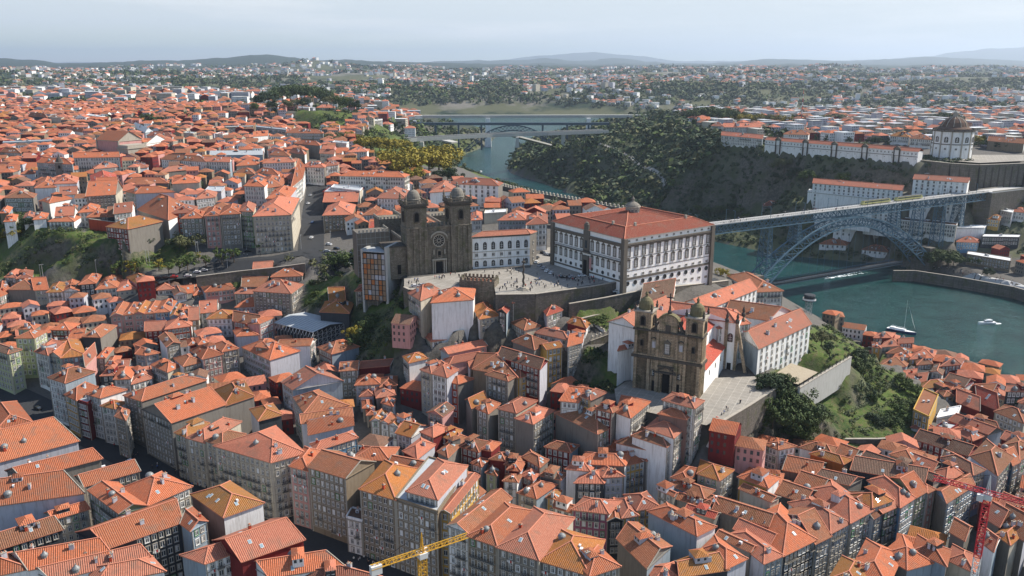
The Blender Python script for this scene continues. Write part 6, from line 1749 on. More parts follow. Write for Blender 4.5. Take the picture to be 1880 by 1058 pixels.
trees("612 512 17 o 52,626 500 14 D 58,600 528 13 D 50,640 525 12 D 50,622 540 12 d 48,690 622 12 D 42,702 612 11 D 43,672 640 10 D 40,650 622 7 y 44,745 556 10 D 56,738 585 10 d 48,720 572 10 d 46,585 553 7 g 50,590 545 6 g 50,905 598 7 d 52,710 548 7 g 55",'in the dark gully','trees in the gully')
trees("1114 566 6 d 60,1128 564 7 D 60,1140 562 6 d 60,1166 562 7 c 60,1092 600 5 g 58,1105 598 5 g 58,1325 510 6 y 60,1345 520 5 g 56,1068 735 8 d 38,1080 700 6 d 40",'in the walled garden','trees of the small garden')
trees("1416 726 10 d 41,1428 745 11 D 36,1446 752 12 D 33,1436 775 12 D 30,1462 780 13 D 28,1480 790 11 D 26,1418 785 11 D 30,1400 768 11 g 34,1388 790 11 D 28,1372 785 10 g 28,1356 800 10 D 24,1500 778 9 d 26,1450 805 10 d 22,1475 812 9 g 22,1345 778 8 g 34,1402 715 7 d 44,1508 634 8 o 43,1520 645 5 d 43,1585 690 10 D 28,1572 672 9 d 30,1556 722 9 p 26,1540 728 8 D 26,1575 735 8 d 24,1590 725 8 D 24,1602 745 7 g 22,1648 772 8 g 18,1658 758 8 D 18,1628 786 8 D 17,1605 784 7 d 18,1516 725 7 p 28,1685 735 7 g 18,1672 722 7 g 20,1655 706 6 g 22,1430 715 8 D 42",'in the terraced garden','trees of the terraced garden')
def undergrowth(name,label,areas,seed,mats=('leaf_green','leaf_dark','leaf_olive')):
    rg=random.Random(seed); vs=[];fs=[]
    for poly,n,r0,r1,q,s in areas:
        x0=min(p[0] for p in poly);x1=max(p[0] for p in poly);y0=min(p[1] for p in poly);y1=max(p[1] for p in poly); k=0;tr=0
        while k<n and tr<n*30:
            tr+=1; x,y=rg.uniform(x0,x1),rg.uniform(y0,y1)
            if not inside((x,y),poly) or near_footprint(x,y,2) or any(inside((x,y),g[0]) for g in SHEETS): continue
            if noise.noise(Vector((x/(14 if s<.8 else 40),y/(14 if s<.8 else 40),seed)))<(-.08 if s!=.8 else -.42): continue
            z=T(x,y)
            if z<1.5: continue
            r=rg.uniform(r0,r1); leafquads(vs,fs,(x,y,z+r*.35),r,q,s,rg,.75); k+=1
    me=bpy.data.meshes.new(name); me.from_pydata(vs,[],fs); [me.materials.append(MATS[k]) for k in mats]
    mi=[];
    for i in range(len(fs)): mi.append((1,1,0,1,2)[(i//34*7919)%5])
    me.polygons.foreach_set('material_index',mi); o=bpy.data.objects.new(name,me); COL.objects.link(o); tag(o,label,'undergrowth',kind='stuff')
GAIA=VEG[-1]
undergrowth('undergrowth','shrubs and scrub covering the slopes',[(VEG[0],330,1.2,2.8,34,.42),(VEG[1],380,.6,1.7,34,.3),(VEG[2],60,.8,1.5,34,.3),(VEG[3],60,.8,1.4,34,.3),(VEG[4],300,1.2,2.6,34,.4),(VEG[5],500,2.5,5,34,.9),(VEG[-2],900,1.6,4,34,.85),(VEG[7],60,1,2.4,34,.5),(VEG[8],160,.8,2.0,34,.4),(VEG[9],130,.8,2,34,.4),(VEG[6],200,3,5,34,.9),(VEG[10],90,.8,1.8,34,.3)],11)
undergrowth('hillside_scrub','dark scrub and small trees covering the cliffs across the river',[(GAIA,10000,1.3,3.8,34,.8)],12,('leaf_deep','leaf_dark','leaf_dark'))  # leaf colours chosen dark to stand in for shade on this slope
# vineyard-like hedge rows in the garden
def hedges():
    vs=[];fs=[];rg=random.Random(4)
    for ln in("1548 762 24,1590 742 24,1618 722 23,1640 700 23","1560 775 22,1600 760 22,1640 738 21","1575 792 19,1620 785 18,1660 770 18","1560 640 38,1600 668 30,1640 690 25"):
        pts=[PG(*map(float,e.split()[:2])) for e in ln.split(',')]
        for p in densify([tuple(q) for q in pts],1.1): leafquads(vs,fs,(p[0],p[1],p[2]+.5),1.1,20,.28,rg,.8)
    me=bpy.data.meshes.new('hedge_rows'); me.from_pydata(vs,[],fs); me.materials.append(MATS['leaf_pale']); o=bpy.data.objects.new('hedge_rows',me); COL.objects.link(o); tag(o,'pale green clipped hedge rows on the garden terraces','hedges',kind='stuff')
hedges()
# houses too many and too far to tell apart, and the small roofs between the larger ones
FARH=MB()
def simple_house(x,y,w,d,a,z0,h,rm,wm,fill=False):
    c,s=math.cos(a),math.sin(a); q=[Vector((x+c*u-s*v,y+s*u+c*v)) for u,v in((-w/2,-d/2),(w/2,-d/2),(w/2,d/2),(-w/2,d/2))]
    ze=z0+h; FARH.prism(q,z0-3,ze,wm)
    O,fs,ln,g=roof_pts(q,ze+.01,'h' if (int(x*7+y*3)%3) else 'x',.46 if rm[:9]=='roof_tile' else .03,.4)
    for f in fs: roof_face(FARH,f,rm)
    for gg in g:
        a_,b_=q[gg[0]],q[gg[1]]; m_=(a_+b_)/2; FARH.poly([(a_.x,a_.y,ze),(b_.x,b_.y,ze),(m_.x,m_.y,ze+gg[2])],wm)
    if fill:
        for k in(0,1,3):
            A_,B_=q[k],q[(k+1)%4]; dd=(B_-A_); l=dd.length; dd.normalize(); nn=Vector((dd.y,-dd.x))
            if nn.y>-.1: continue
            for i in range(int(l/2.4)):
                for zz in range(int(h/3)):
                    p=A_+dd*(1.2+i*2.4)+nn*.06; zc=ze-1.7-zz*3.1; FARH.poly([(p.x-dd.x*.5,p.y-dd.y*.5,zc-.8),(p.x+dd.x*.5,p.y+dd.y*.5,zc-.8),(p.x+dd.x*.5,p.y+dd.y*.5,zc+.8),(p.x-dd.x*.5,p.y-dd.y*.5,zc+.8)],'window_glass')
def fill_town():
    rg=random.Random(21); RM=['roof_tile_orange']*5+['roof_tile_salmon']*4+['roof_tile_tan']*3+['roof_tile_brown']+['roof_tile_ochre']; RM2=['roof_tile_salmon']*4+['roof_tile_orange']+['roof_tile_tan']*3+['roof_tile_brown']*2; WM=['white_plaster','cream_plaster','grey_stone','pale_grey_plaster','pink_plaster','grey_stone','dark_red_plaster','ochre_stone']
    n=0
    def region(poly,step,jit,h0,h1,r,ang,wm=WM,prob=1.0,sz=(7,12)):
        nonlocal n
        x0=min(p[0] for p in poly);x1=max(p[0] for p in poly);y0=min(p[1] for p in poly);y1=max(p[1] for p in poly); y=y0
        while y<y1:
            x=x0
            while x<x1:
                X,Y=x+rg.uniform(-jit,jit),y+rg.uniform(-jit,jit); x+=step
                if rg.random()>prob or not inside((X,Y),poly): continue
                w,d=rg.uniform(*sz),rg.uniform(*sz); rr=max(w,d)*r
                if near_footprint(X,Y,rr) or any(inside((X+dx,Y+dy),g[0]) for g in SHEETS for dx,dy in((0,0),(rr,0),(-rr,0),(0,rr),(0,-rr))): continue
                if any(inside((X,Y),g) for g in VEG) or T(X,Y)<2.5: continue
                if any((t[0].x-X)**2+(t[0].y-Y)**2<(t[1]*.5)**2 for t in TREES): continue
                a=ang+rg.gauss(0,.15)+rg.choice((0,math.pi/2)); h=rg.uniform(h0,h1); z=T(X,Y)
                if step>14 and rg.random()<.3: rm_,wm_=rg.choice(['pale_grey_plaster','grey_metal_roof','white_membrane','concrete']),rg.choice(['white_plaster','pale_grey_plaster','cream_plaster']); w*=rg.uniform(1,1.8); h+=rg.uniform(0,7)
                else: rm_,wm_=rg.choice(RM if step<14 else RM2),rg.choice(wm)
                simple_house(X,Y,w,d,a,z,h,rm_,wm_,True)
                c_,s_=math.cos(a),math.sin(a); add_footprint([(X+c_*u-s_*v,Y+s_*u+c_*v) for u,v in((-w/2,-d/2),(w/2,-d/2),(w/2,d/2),(-w/2,d/2))],z+h,1.0,4); n+=1
            y+=step
    wp=lambda s:[tuple(P(*map(float,e.split())).xy) for e in s.split(',')]
    region(wp("-60 520 50,330 515 55,560 530 55,640 620 42,640 800 25,440 790 24,200 700 30,-60 650 30"),6.5,2,6,10,.42,.5)
    region(wp("560 620 40,740 560 50,900 560 58,1060 600 52,1060 720 36,1100 760 33,1290 800 26,1250 860 18,1180 900 14,1050 960 14,700 960 16,640 800 26"),6.5,2,6,10,.42,-.4)
    region(wp("1190 1100 12,1240 880 16,1380 840 20,1560 822 16,1700 800 14,1900 720 8,1900 900 8,1660 985 8,1480 1100 8"),6.5,2,6,10,.42,-.5)
    region(wp("1520 610 12,1590 645 12,1700 700 14,1900 740 7,1900 712 6,1740 690 5,1600 642 5,1530 612 5"),6.5,2,6,9,.4,-.6)
    region(wp("1560 1100 8,1700 1010 8,1900 860 8,1960 1100 8"),7,2,9,13,.42,-.5)
    region(wp("-80 395 75,60 385 76,260 400 74,480 440 66,540 420 66,560 330 78,560 200 96,-80 195 98"),9,3,6,12,.42,.1,sz=(8,14))
    region(wp("600 420 68,600 330 80,590 215 93,690 230 88,740 330 78,830 345 78,960 380 72,1130 400 70,1000 425 72,880 400 72,700 440 70"),10,3,6,11,.42,.2,sz=(8,14))
    lim=[( -1400,1400),(-1400,2300),(-250,2300),(-160,1500),(-200,1150),(-330,1000)]
    region([p for p in lim if 0]+[(-330,1000),(-1400,1000),(-1400,1400),(-180,1400),(-200,1150)],20,8,7,16,.38,.1,wm=WM+['white_plaster']*5,prob=.5,sz=(10,19))
    region([(-1400,1400),(-1500,2400),(-250,2300),(-170,1500),(-180,1400)],26,10,8,18,.38,.1,wm=WM+['white_plaster']*6,prob=.45,sz=(12,24))
    region([(300,1010),(280,1250),(330,1750),(450,2150),(1700,2200),(1700,900),(700,860)],17,6,6,11,.38,.3,prob=.62,sz=(9,17))
    region(wp("1700 420 30,1760 480 14,1900 500 14,1900 370 50,1830 370 50"),13,3,6,10,.45,.2,prob=.8)
    print('fill',n)
def far_town():
    rg=random.Random(8); n=0; RM=['roof_tile_salmon','roof_tile_tan','roof_tile_brown','white_membrane','pale_grey_plaster','cream_plaster']; WM=['white_plaster','white_plaster','cream_plaster','pale_grey_plaster']
    while n<7500:
        y=2300*math.exp(rg.random()*1.42); x=rg.uniform(-.75,.75)*y
        if inside((x,y),RIVER) or inside((x*.97,y*.985),RIVER): continue
        d=noise.fractal(Vector((x/700,y/900,9)),.8,2,4)
        if d<rg.uniform(-.25,.5): continue
        k=1+y/6000; big=rg.random()<.05; h=rg.uniform(5,9)*k if not big else rg.uniform(15,30)
        simple_house(x,y,rg.uniform(9,18)*k,rg.uniform(8,14)*k,rg.uniform(0,3.14),T(x,y),h,rg.choice(RM) if not big else 'pale_grey_plaster',rg.choice(WM)); n+=1
fill_town(); far_town()
tag(FARH.build('distant_houses'),'masses of small tile-roofed houses filling the gaps and the far town','houses',kind='stuff')
def far_woods():
    rg=random.Random(31); vs=[];fs=[];n=0
    while n<22000:
        y=1000*math.exp(rg.random()*2.2) if n>2200 else rg.uniform(3070,4000); x=rg.uniform(-.75,.75)*y if n>2200 else rg.uniform(-900,900)
        if inside((x,y),RIVER) or near_footprint(x,y,1) : continue
        d=noise.fractal(Vector((x/600+50,y/800,4)),.8,2,4)
        if y<1500 and (not inside((x,y),GAIA)): d-=.2
        if 2300<y<4200: d+=.3
        if 2950<y<3800: d+=.3
        if x<-150 and 1250<y<2400: d+=.25
        if y>1500 and y<2350 and x>0 and x/y>.1: d+=.1
        if d<rg.uniform(-.2,.3): continue
        if any(inside((x,y),g[0]) for g in SHEETS): continue
        z=T(x,y)
        if z<2: continue
        r=rg.uniform(3.5,7)*(1+y/2200); leafquads(vs,fs,(x,y,z+r*.35),r,16,r*.33,rg,.7); n+=1
    me=bpy.data.meshes.new('distant_woods'); me.from_pydata(vs,[],fs)
    for k in('leaf_dark','leaf_green','leaf_dark','leaf_olive'): me.materials.append(MATS[k])
    me.polygons.foreach_set('material_index',[(i//16*7919)%4 for i in range(len(fs))]); o=bpy.data.objects.new('distant_woods',me); COL.objects.link(o); tag(o,'far-off woods and tree clumps merging into one mass','woods',kind='stuff')
far_woods()
# ---------------------------------------------------------------- lay the ground now that the footprints are known
make_ground()
sheet('plaza',PLAZA,'plaza_stone',72,.05); sheet('church_forecourt',GRIL,'plaza_stone',45,.05); sheet('terrace',LAWNT,'path_gravel',44,.05)
for n_,p_ in ROADS: sheet(n_,p_,'deck_paving' if n_=='riverside_road' else 'plaza_stone_old' if n_ in('hill_road','cliff_road') else 'asphalt',None,.04 if n_!='street' else .05,5)
# river: one sheet of water
m=MB(); m.poly([(-2600,150,0),(2600,150,0),(2600,3400,0),(-2600,3400,0)],'river_water'); tag(m.build('river'),kind='structure')
# ---------------------------------------------------------------- haze
hz=bpy.data.materials.new('haze'); hz.use_nodes=True; t=hz.node_tree; t.nodes.clear(); o_=t.nodes.new('ShaderNodeOutputMaterial'); v_=t.nodes.new('ShaderNodeVolumePrincipled')
v_.inputs['Color'].default_value=(.66,.79,.97,1); v_.inputs['Density'].default_value=HAZE; v_.inputs['Anisotropy'].default_value=.35; t.links.new(v_.outputs[0],o_.inputs['Volume'])
MATS['haze']=hz; m=MB(); m.box((0,24500,395),(104000,49400,810),'haze'); tag(m.build('haze'),kind='stuff')
# ---------------------------------------------------------------- cars, people, boats, cranes, lamps
def proto(build):
    "build once, then hand out copies of the thing and its parts"
    root=build(); st={'r':root,'first':True}
    def copy(loc,rz,label,group=None,sc=1,mats=None):
        if st['first']: o=root; st['first']=False
        else:
            o=root.copy(); COL.objects.link(o)
            def rec(src,dst):
                for ch in [c for c in src.children if c.name in st['names']]:
                    c=ch.copy(); COL.objects.link(c); c.parent=dst; rec(ch,c)
            rec(root,o)
        o.location=loc; o.rotation_euler=(0,0,rz); o.scale=(sc,sc,sc); o['label']=label
        if group: o['group']=group
        return o
    def names(o): return {c.name for c in o.children}|{n for c in o.children for n in names(c)}
    st['names']=names(root); return copy
def car_proto(paint):
    def b():
        e=empty('parked_car',(0,0,0),0,'car','car'); m=MB()
        prof=[(-2.1,.35),(2.1,.35),(2.15,.75),(1.35,.95),(.6,1.42),(-1.1,1.45),(-1.95,1.0),(-2.15,.8)]
        for s in(-1,1): m.poly([(x,s*.85,z) for x,z in(prof if s<0 else prof[::-1])],paint)
        for (x0,z0),(x1,z1) in zip(prof,prof[1:]+prof[:1]): m.poly([(x0,.85,z0),(x1,.85,z1),(x1,-.85,z1),(x0,-.85,z0)],paint)
        part(m,'body',e); m=MB(); m.box((-.25,0,1.2),(2.0,1.74,.34),'window_glass'); m.bar((1.3,0,1.0),(.62,0,1.41),1.5,.05,'window_glass'); m.bar((-1.9,0,1.06),(-1.12,0,1.44),1.5,.05,'window_glass'); part(m,'windows',e)
        for x in(-1.3,1.35):
            for y in(-.8,.8): m=MB(); m.tube((x,y-.1,.33),(x,y+.1,.33),.33,.33,10,'tyre'); m.tube((x,y+.1,.33),(x,y-.1,.33),.33,.33,10,'tyre'); part(m,'wheel',e)
        return e
    return proto(b)
CARS={k:car_proto('car_'+k) for k in('white','silver','black','red','blue')}
def cars(txt,place,group,z=None):
    cnt={}
    for e in txt.split(','):
        a=e.split(); px,py,ang,c=float(a[0]),float(a[1]),float(a[2]),{'w':'white','s':'silver','b':'black','r':'red','B':'blue'}[a[3]]
        p=PG(px,py) if z is None else P(px,py,z); 
        if z is None: p.z=ground_z(p.x,p.y); p.z+=.5 if any(inside(p,g[0]) for g in SHEETS) else 0
        cnt[c]=cnt.get(c,0)+1; CARS[c](p,R(ang),'%s car %s, %s'%(c,place,ORD[min(15,cnt[c]-1)]+' of its colour'),group)
cars("976 478 70 b,985 483 70 w,991 489 70 s,998 494 70 s,1004 499 70 w,1012 503 70 w,986 475 70 b,978 471 70 b",'parked on the cathedral square','cars on the square',72.05)
cars("997 466 -50 b,1004 469 -50 s,1011 470 -50 b,1019 475 -50 s,1026 478 -50 b,1036 480 -50 b,1050 484 -50 b,1064 491 -50 s,1085 497 -50 b,1100 500 -50 w",'parked along the palace wall','cars by the palace',72.05)
cars("1034 550 20 b,1068 546 20 w,1092 543 20 w,1110 540 20 w,1132 537 20 w,1154 533 20 B,1050 551 20 s,1222 522 30 w,1238 519 30 b",'in the lane below the square','cars in the lane')
cars("524 452 5 w,566 375 85 w,570 360 85 s,574 410 85 B,572 438 85 w,604 450 -30 w,618 458 -30 b,633 476 -50 b,640 486 -50 s,650 478 -50 b,655 470 -50 s,664 492 -50 w,600 463 5 s,612 466 5 b,455 463 10 b,345 508 15 w,320 510 15 r,305 511 15 b,362 501 12 w,375 498 12 s,290 512 15 b,656 486 -50 w,645 468 -50 b",'around the left road','cars near the left road')
cars("762 527 10 w,775 526 10 s,786 527 10 b",'at the left end of the square','cars by the cathedral',72.05)
cars("1702 320 0 s,1820 352 10 w,1835 350 10 w,1852 348 10 s,1812 494 -30 w",'across the river','cars across the river')
cars("110 798 -28 w,70 752 -28 b,150 800 -28 s,240 850 -28 w,300 880 -28 b",'in the shaded street','cars in the street')
def person_proto(top,leg):
    def b():
        me=bpy.data.meshes.new('person')
        V=[(0,0,.92),(0,0,1.15),(0,0,1.42),(0,0,1.52),(0,.01,1.66),(.1,0,.85),(.12,.06,.48),(.13,.02,.05),(.13,-.12,.03),(-.1,0,.85),(-.12,-.08,.48),(-.13,.1,.05),(-.13,-.04,.03),(.2,0,1.4),(.26,.03,1.12),(.25,-.08,.88),(-.2,0,1.4),(-.26,-.03,1.12),(-.25,-.12,.9)]
        E_=[(0,1),(1,2),(2,3),(3,4),(0,5),(5,6),(6,7),(7,8),(0,9),(9,10),(10,11),(11,12),(2,13),(13,14),(14,15),(2,16),(16,17),(17,18)]
        rr=[.15,.14,.15,.06,.11,.1,.07,.05,.04,.1,.07,.05,.04,.07,.05,.035,.07,.05,.035]
        me.from_pydata(V,E_,[]); o=bpy.data.objects.new('person',me); COL.objects.link(o); md=o.modifiers.new('s','SKIN')
        for i,r in enumerate(rr): me.skin_vertices[0].data[i].radius=(r,r)
        me.skin_vertices[0].data[0].use_root=True
        dg=bpy.context.evaluated_depsgraph_get(); m2=bpy.data.meshes.new_from_object(o.evaluated_get(dg)); o.modifiers.clear(); o.data=m2
        m2.materials.clear()
        for k in(leg,top,'skin'): m2.materials.append(MATS[k])
        for f in m2.polygons: z=f.center.z; f.material_index=0 if z<.95 else 1 if z<1.5 else 2
        tag(o,'p','person'); return o
    return proto(b)
PEOPLE=[(person_proto(a,b_),d) for a,b_,d in(('cloth_dark','cloth_dark','in dark clothes'),('cloth_light','cloth_dark','in a light top'),('cloth_red','cloth_dark','in a red top'),('cloth_blue','cloth_dark','in a blue top'))]
rp_=random.Random(77)
def people(px,n,spread,z,place,line=None):
    for i in range(n):
        if line: t=rp_.random(); x=px[0][0]+(px[1][0]-px[0][0])*t; y=px[0][1]+(px[1][1]-px[0][1])*t
        else: x,y=px
        x+=rp_.gauss(0,spread[0]); y+=rp_.gauss(0,spread[1]); p=P(x,y,z) if z is not None else PG(x,y)
        if z==72.05 and not inside(p,PLAZA): continue
        if z is None:
            p.z=ground_z(p.x,p.y)+(.5 if any(inside(p,g[0]) for g in SHEETS) else 0)
        k=rp_.choices((0,1,2,3),(.5,.3,.08,.12))[0]; c,d=PEOPLE[k]
        c(p,rp_.uniform(0,6.28),'pedestrian %s %s'%(d,place),'people %s'%place,rp_.uniform(.95,1.06))
for a_ in(((962,530),16,(7,3),'round the pillory column'),((945,520),12,(8,4),'behind the pillory column'),((985,522),12,(8,4),'right of the pillory column'),((1040,515),16,(12,5),'in front of the parked cars'),((1065,516),14,(10,4),'in the middle of the palace shade'),((1095,511),14,(10,4),'at the palace portal'),((1122,512),12,(10,3),'at the corner of the palace'),((765,520),8,(8,3),'at the left cathedral tower'),((805,510),10,(7,3),'at the cathedral door'),((845,508),9,(10,3),'under the right cathedral tower'),((880,515),12,(14,4),'behind the crenellated tower'),((925,500),12,(16,3),'before the chapter house'),((925,530),9,(9,4),'right of the crenellated tower'),((1010,527),8,(16,4),'along the square parapet')): people(a_[0],a_[1],a_[2],72.05,a_[3])
def on_bridge(n):
    for i in range(n):
        s=rp_.uniform(-30,318); p=dp(s,rp_.choice((-3.9,-3.3,3.4,3.9)),ZD+.02); k=rp_.choices((0,1,2,3),(.5,.3,.08,.12))[0]; c,d=PEOPLE[k]; c(p,rp_.uniform(0,6.28),'pedestrian %s on the upper bridge deck %s'%(d,'near the palace' if s<50 else 'left of the trams' if s<130 else 'beside the trams' if s<220 else 'right of the trams' if s<275 else 'at its far end'),'people on the bridge')
on_bridge(60)
people(((1700,488),(1755,498)),14,(3,1.5),None,'by the far quay trees',True); people(((1760,500),(1810,508)),13,(3,1.5),None,'midway along the far quay',True); people(((1812,509),(1860,520)),13,(3,1.5),None,'at the right end of the far quay',True); people(((300,490),(350,484)),9,(4,2),None,'at the left end of the road',True); people(((360,482),(430,475)),11,(4,2),None,'midway along the left road',True); people(((440,472),(520,462)),10,(4,2),None,'under the plateau corner houses',True); people(((395,484),(410,478)),14,(6,4),None,'under the road trees',True)
people(((170,800),(330,880)),12,(6,3),None,'at the upper end of the shaded street',True); people(((350,890),(520,965)),10,(6,3),None,'in the middle of the shaded street',True); people(((640,1020),(710,1050)),14,(6,3),None,'at the lower end of the shaded street',True); people(((1315,770),(1395,715)),7,(3,2),45.05,'on the church forecourt',True)
# street lamps
def lamp():
    e=empty('street_lamp',(0,0,0),0,'lamp','street lamp'); m=MB(); m.tube((0,0,0),(0,0,9.5),.16,.09,8,'lamp_metal'); part(m,'pole',e); m=MB(); m.box((.5,0,9.5),(1.3,.3,.16),'lamp_metal'); part(m,'lamp_head',e); return e
LP=proto(lamp)
for i,(px,py) in enumerate(((80,514),(76,515),(178,506),(270,488),(275,488),(361,470),(365,472),(453,462),(463,454),(418,492),(323,428),(553,458),(608,452),(424,470))):
    p=PG(px,py); p.z=ground_z(p.x,p.y); LP(p,i*.7,'tall thin grey street lamp by the left road, '+ORD[sorted((76,80,178,270,275,361,365,453,463,418,323,553,608,424)).index(px)],'street lamps along the left road')
# boats
def hull(m,l,w,h,matn,deckm):
    n=10; st=[]
    for i in range(n+1):
        t=i/n; x=-l/2+l*t; b=w/2*(1-(max(0,t-.35)/.65)**2.2)*(.85+.15*min(1,t*4)); st.append((x,max(.03,b),h*(1+.25*t*t)))
    for (x0,b0,h0),(x1,b1,h1) in zip(st,st[1:]):
        for s in(-1,1): q=[(x0,s*b0*.6,-.4),(x1,s*b1*.5,-.4),(x1,s*b1,h1),(x0,s*b0,h0)]; m.poly(q if s<0 else q[::-1],matn)
        m.poly([(x0,-b0,h0),(x1,-b1,h1),(x1,b1,h1),(x0,b0,h0)],deckm)
    x,b,h_=st[0]; m.poly([(x,-b*.6,-.4),(x,-b,h_),(x,b,h_),(x,b*.6,-.4)],matn)
def sailboat():
    p=P(1655,610,0); q=P(1680,615,0); e=empty('sailing_boat',p,math.atan2((q-p).y,(q-p).x),'blue hulled sailing boat with a tall mast and a small furled white sail','sailing boat')
    L_=19; m=MB(); hull(m,L_,4.6,1.5,'boat_blue','boat_white'); part(m,'hull',e); m=MB(); m.box((-1,0,2.0),(7,2.6,1),'boat_white'); m.box((-6,0,2.1),(3.2,3,1.3),'boat_white'); part(m,'cabin',e)
    m=MB(); m.tube((1.5,0,1.5),(1.5,0,23),.16,.08,8,'crane_white'); m.tube((1.4,0,3.4),(-6.5,0,3.7),.14,.1,8,'boat_white'); m.bar((1.5,0,22.8),(9.6,0,2.2),.05,.05,'iron'); m.bar((1.5,0,22.8),(-9,0,1.8),.05,.05,'iron'); part(m,'mast',e)
    m=MB(); a,b,c=Vector((8.8,0,3.5)),Vector((2.6,0,20)),Vector((6.0,.9,8.5)); m.poly([a,c,b],'sail_cloth'); m.poly([b,c+Vector((0,-.12,0)),a+Vector((0,-.1,0))],'sail_cloth'); part(m,'sail',e)
sailboat()
def motorboat(px,py,l,ang,label,wake=0):
    p=P(px,py,0); e=empty('motor_boat',p,ang,label,'motor boat','motor boats on the river'); m=MB(); hull(m,l,l*.3,l*.11,'boat_white','boat_white'); part(m,'hull',e)
    m=MB(); m.box((-l*.08,0,l*.16),(l*.42,l*.2,l*.1),'boat_white',0,.85); m.box((-l*.08,0,l*.17),(l*.44,l*.19,l*.04),'window_glass'); m.box((-l*.14,0,l*.235),(l*.26,l*.2,l*.02),'boat_white'); part(m,'cabin',e)
    if wake:
        w=MB(); d=Vector((math.cos(ang),math.sin(ang))); n=Vector((-d.y,d.x)); rg=random.Random(int(px)); z=.06
        for k in range(90):
            t=rg.random(); s=-1 if k%2 else 1; c=p.xy-d*(l*.5+wake*t)+n*s*(t*wake*.10*rg.uniform(.3,1)+.3); r=rg.uniform(.4,1.4)*(1-t*.5); a=rg.uniform(0,3); w.poly([(c.x+math.cos(a+i*1.05)*r,c.y+math.sin(a+i*1.05)*r,z+k*.0008) for i in range(6)],'foam')
        o=w.build('boat_wake'); tag(o,'white foam wake trailing behind a boat','wake',kind='stuff')
motorboat(1811,595,13,.1+math.pi,'white motor yacht with dark windows cruising on the open river',4)
motorboat(1519,512,7,-2.6,'tiny fast boat under the lower bridge deck with a long wake',46)
motorboat(883,316,10,1.2,'small white boat far upstream below the cliffs')
def tour_boat(px,py,ang,label):
    p=P(px,py,0); e=empty('moored_boat',p,ang,label,'boat','boats moored by the near quay'); m=MB(); hull(m,22,5,1.3,'slate_cladding','boat_white'); part(m,'hull',e); m=MB(); m.box((-2,0,3.0),(15,4,.2),'boat_white'); m.box((-2,0,2.0),(14,3.6,1.3),'window_glass'); part(m,'canopy',e)
tour_boat(1558,622,-.95,'moored tour boat with a dark hull beside the quay roofs'); tour_boat(1572,630,-.95,'moored white roofed boat just right of the dark one'); tour_boat(1778,692,-.85,'moored boat with white canopy at the right quay')
# pylon with a round cabin beside the convent
def mast_cabin():
    p=P(1481,600,20); e=empty('lift_pylon',p,0,'thin steel lattice pylon carrying a dark cabin beside the river','pylon'); zt=P(1481,560,0); m=MB(); H=17
    for sx in(-1,1):
        for sy in(-1,1): m.bar((sx*1.6,sy*1.6,-12),(sx*1.6,sy*1.6,H),.25,.25,'lamp_metal')
    for k in range(12):
        z0=-12+k*2.4
        for s in(-1,1): m.bar((-1.6,s*1.6,z0),(1.6,s*1.6,z0+2.4),.15,.15,'lamp_metal'); m.bar((s*1.6,-1.6,z0),(s*1.6,1.6,z0+2.4),.15,.15,'lamp_metal'); m.bar((-1.6,s*1.6,z0),(1.6,s*1.6,z0),.15,.15,'lamp_metal')
    part(m,'lattice',e); m=MB(); m.lathe((0,0,H),[(4.2,0),(4.2,.5),(3.2,.5),(3.2,3),(3.8,3.1),(3.2,3.8),(0,4)],12,'slate_cladding'); part(m,'cabin',e); m=MB(); m.lathe((0,0,H+.5),[(4.1,0),(4.1,1.1)],12,'ac_white'); part(m,'railing',e)
mast_cabin()
def truss(m,a,b,w,h,n,matn,t=.16):
    a=Vector(a);b=Vector(b); d=(b-a).normalized(); up=Vector((0,0,1)) if abs(d.z)<.9 else Vector((1,0,0)); s=d.cross(up).normalized()*w/2; u=s.cross(d).normalized()*h
    tri=[(-s),(s),(u)] if h!=w else [(-s-u/2),(s-u/2),(s+u/2),(-s+u/2)]
    for k in tri: m.bar(a+k,b+k,t,t,matn)
    for i in range(n):
        p,q=a.lerp(b,i/n),a.lerp(b,(i+1)/n)
        for j in range(len(tri)): k0,k1=tri[j],tri[(j+1)%len(tri)]; m.bar(p+k0,q+k1,t*.6,t*.6,matn); m.bar(p+k0,p+k1,t*.6,t*.6,matn)
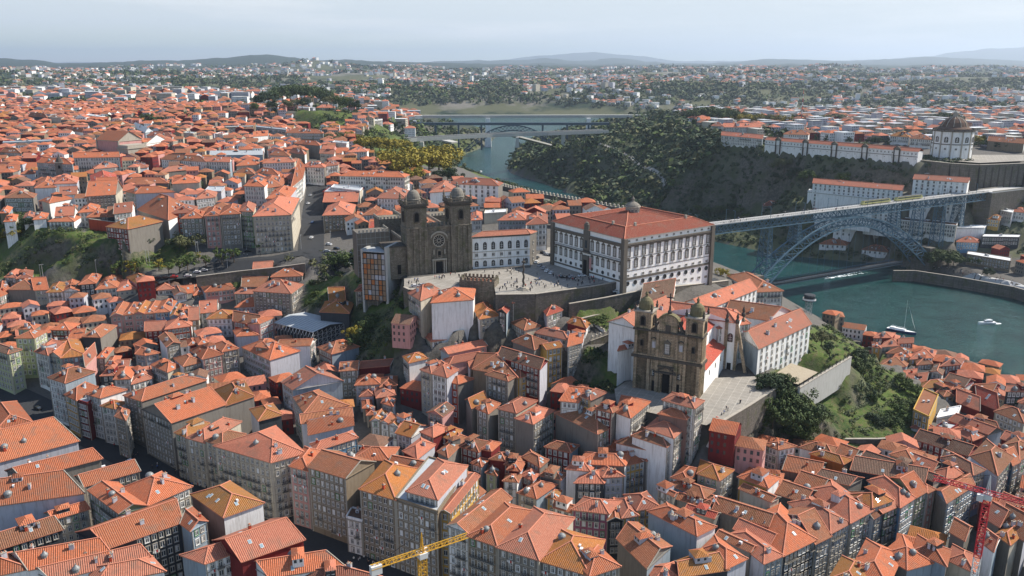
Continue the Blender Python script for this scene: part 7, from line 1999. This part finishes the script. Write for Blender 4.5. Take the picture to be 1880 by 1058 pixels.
def crane(name_lab,base,ztop,zb,jibdir,jib,cj,c1,c2,split,a_h=6,mw=1.8):
    e=empty('tower_crane',(base.x,base.y,zb),math.atan2(jibdir.y,jibdir.x),name_lab,'crane'); H=ztop-zb
    m=MB(); truss(m,(0,0,-6),(0,0,H*split),mw,mw,int(H*split/2),c2,.22); part(m,'lower_mast',e)
    m=MB(); truss(m,(0,0,H*split),(0,0,H),mw,mw,int(H*(1-split)/2)+2,c1,.26); part(m,'upper_mast',e)
    m=MB(); m.box((0,0,H+.6),(2.4,2.4,1.6),'crane_white'); m.box((1.6,1.5,H+.4),(1.6,1.4,2),'crane_white'); part(m,'cabin',e)
    m=MB(); truss(m,(0,0,H+1.4),(jib,0,H+1.4),1.3,1.3001,int(jib/1.8),c1,.2); part(m,'jib',e)
    m=MB(); truss(m,(0,0,H+1.4),(-cj,0,H+1.4),1.5,1.2,int(cj/2),c1,.2); part(m,'counter_jib',e); m=MB(); m.box((-cj+1.5,0,H+.8),(3,1.6,2.6),'crane_white'); part(m,'counterweight',e)
    m=MB(); 
    for s in(-.6,.6): m.bar((s,0,H+1.4),(0,0,H+1.4+a_h),.2,.2,c2); m.bar((0,s,H+1.4),(0,0,H+1.4+a_h),.2,.2,c2)
    m.bar((0,0,H+1.4+a_h),(jib*.75,0,H+2.6),.1,.1,'iron'); m.bar((0,0,H+1.4+a_h),(-cj*.9,0,H+2.2),.1,.1,'iron'); part(m,'apex_frame',e)
# red crane: mast top seen at (1812,912), jib to the upper left
b=P(1812,915,58); j=P(1712,888,58); crane('red tower crane with a white lower mast at the right edge',b,58,8,(j-b).xy,(j-b).xy.length,14,'crane_red','crane_white',.62)
b=P(775,1022,50); j=P(858,994,50); crane('yellow tower crane over the shaded street at the bottom',b,50,16,(j-b).xy,(j-b).xy.length,15,'crane_yellow','crane_yellow',.5)
def aerial():
    p=PG(1470,232); e=empty('radio_mast',p,0,'thin red and white striped radio mast on the far hill','mast'); m=MB()
    for k in range(9): m.tube((0,0,k*6),(0,0,k*6+6),.9-.07*k,.9-.07*(k+1),6,'crane_red' if k%2==0 else 'crane_white')
    part(m,'mast',e); m=MB(); m.box((0,0,-1),(5,5,3),'concrete'); part(m,'footing',e)
aerial()
def stairs():
    "long flight of steps down from the forecourt"
    pts=[P(1318,778,44.5),P(1288,838,30),P(1262,862,22),P(1240,884,17)]; m=MB()
    for a,b in zip(pts,pts[1:]):
        n=max(4,int(abs(a.z-b.z)/.35)); ang=math.atan2((b-a).y,(b-a).x)
        for i in range(n): p=a.lerp(b,(i+.5)/n); l=(b-a).xy.length/n; m.box((p.x,p.y,a.z+(b.z-a.z)*(i+1)/n-2),(l+.02,9,4),'light_stone' if i%2 else 'plaza_stone',ang)
        d=(b-a).xy.normalized(); nn=Vector((-d.y,d.x,0))*4.9
        m.bar(a-nn+Vector((0,0,.6)),b-nn+Vector((0,0,.6)),.5,1.6,'brick_red_plaster'); m.bar(a+nn+Vector((0,0,.4)),b+nn+Vector((0,0,.4)),.5,1.4,'white_plaster')
    o=m.build('stairway'); rebase(o,pts[-1]); tag(o,'wide stone stairway with a red side wall, right of the alley houses','stairs')
stairs()
flush_windows()
print('houses',HN[0],'objects',len(bpy.data.objects))
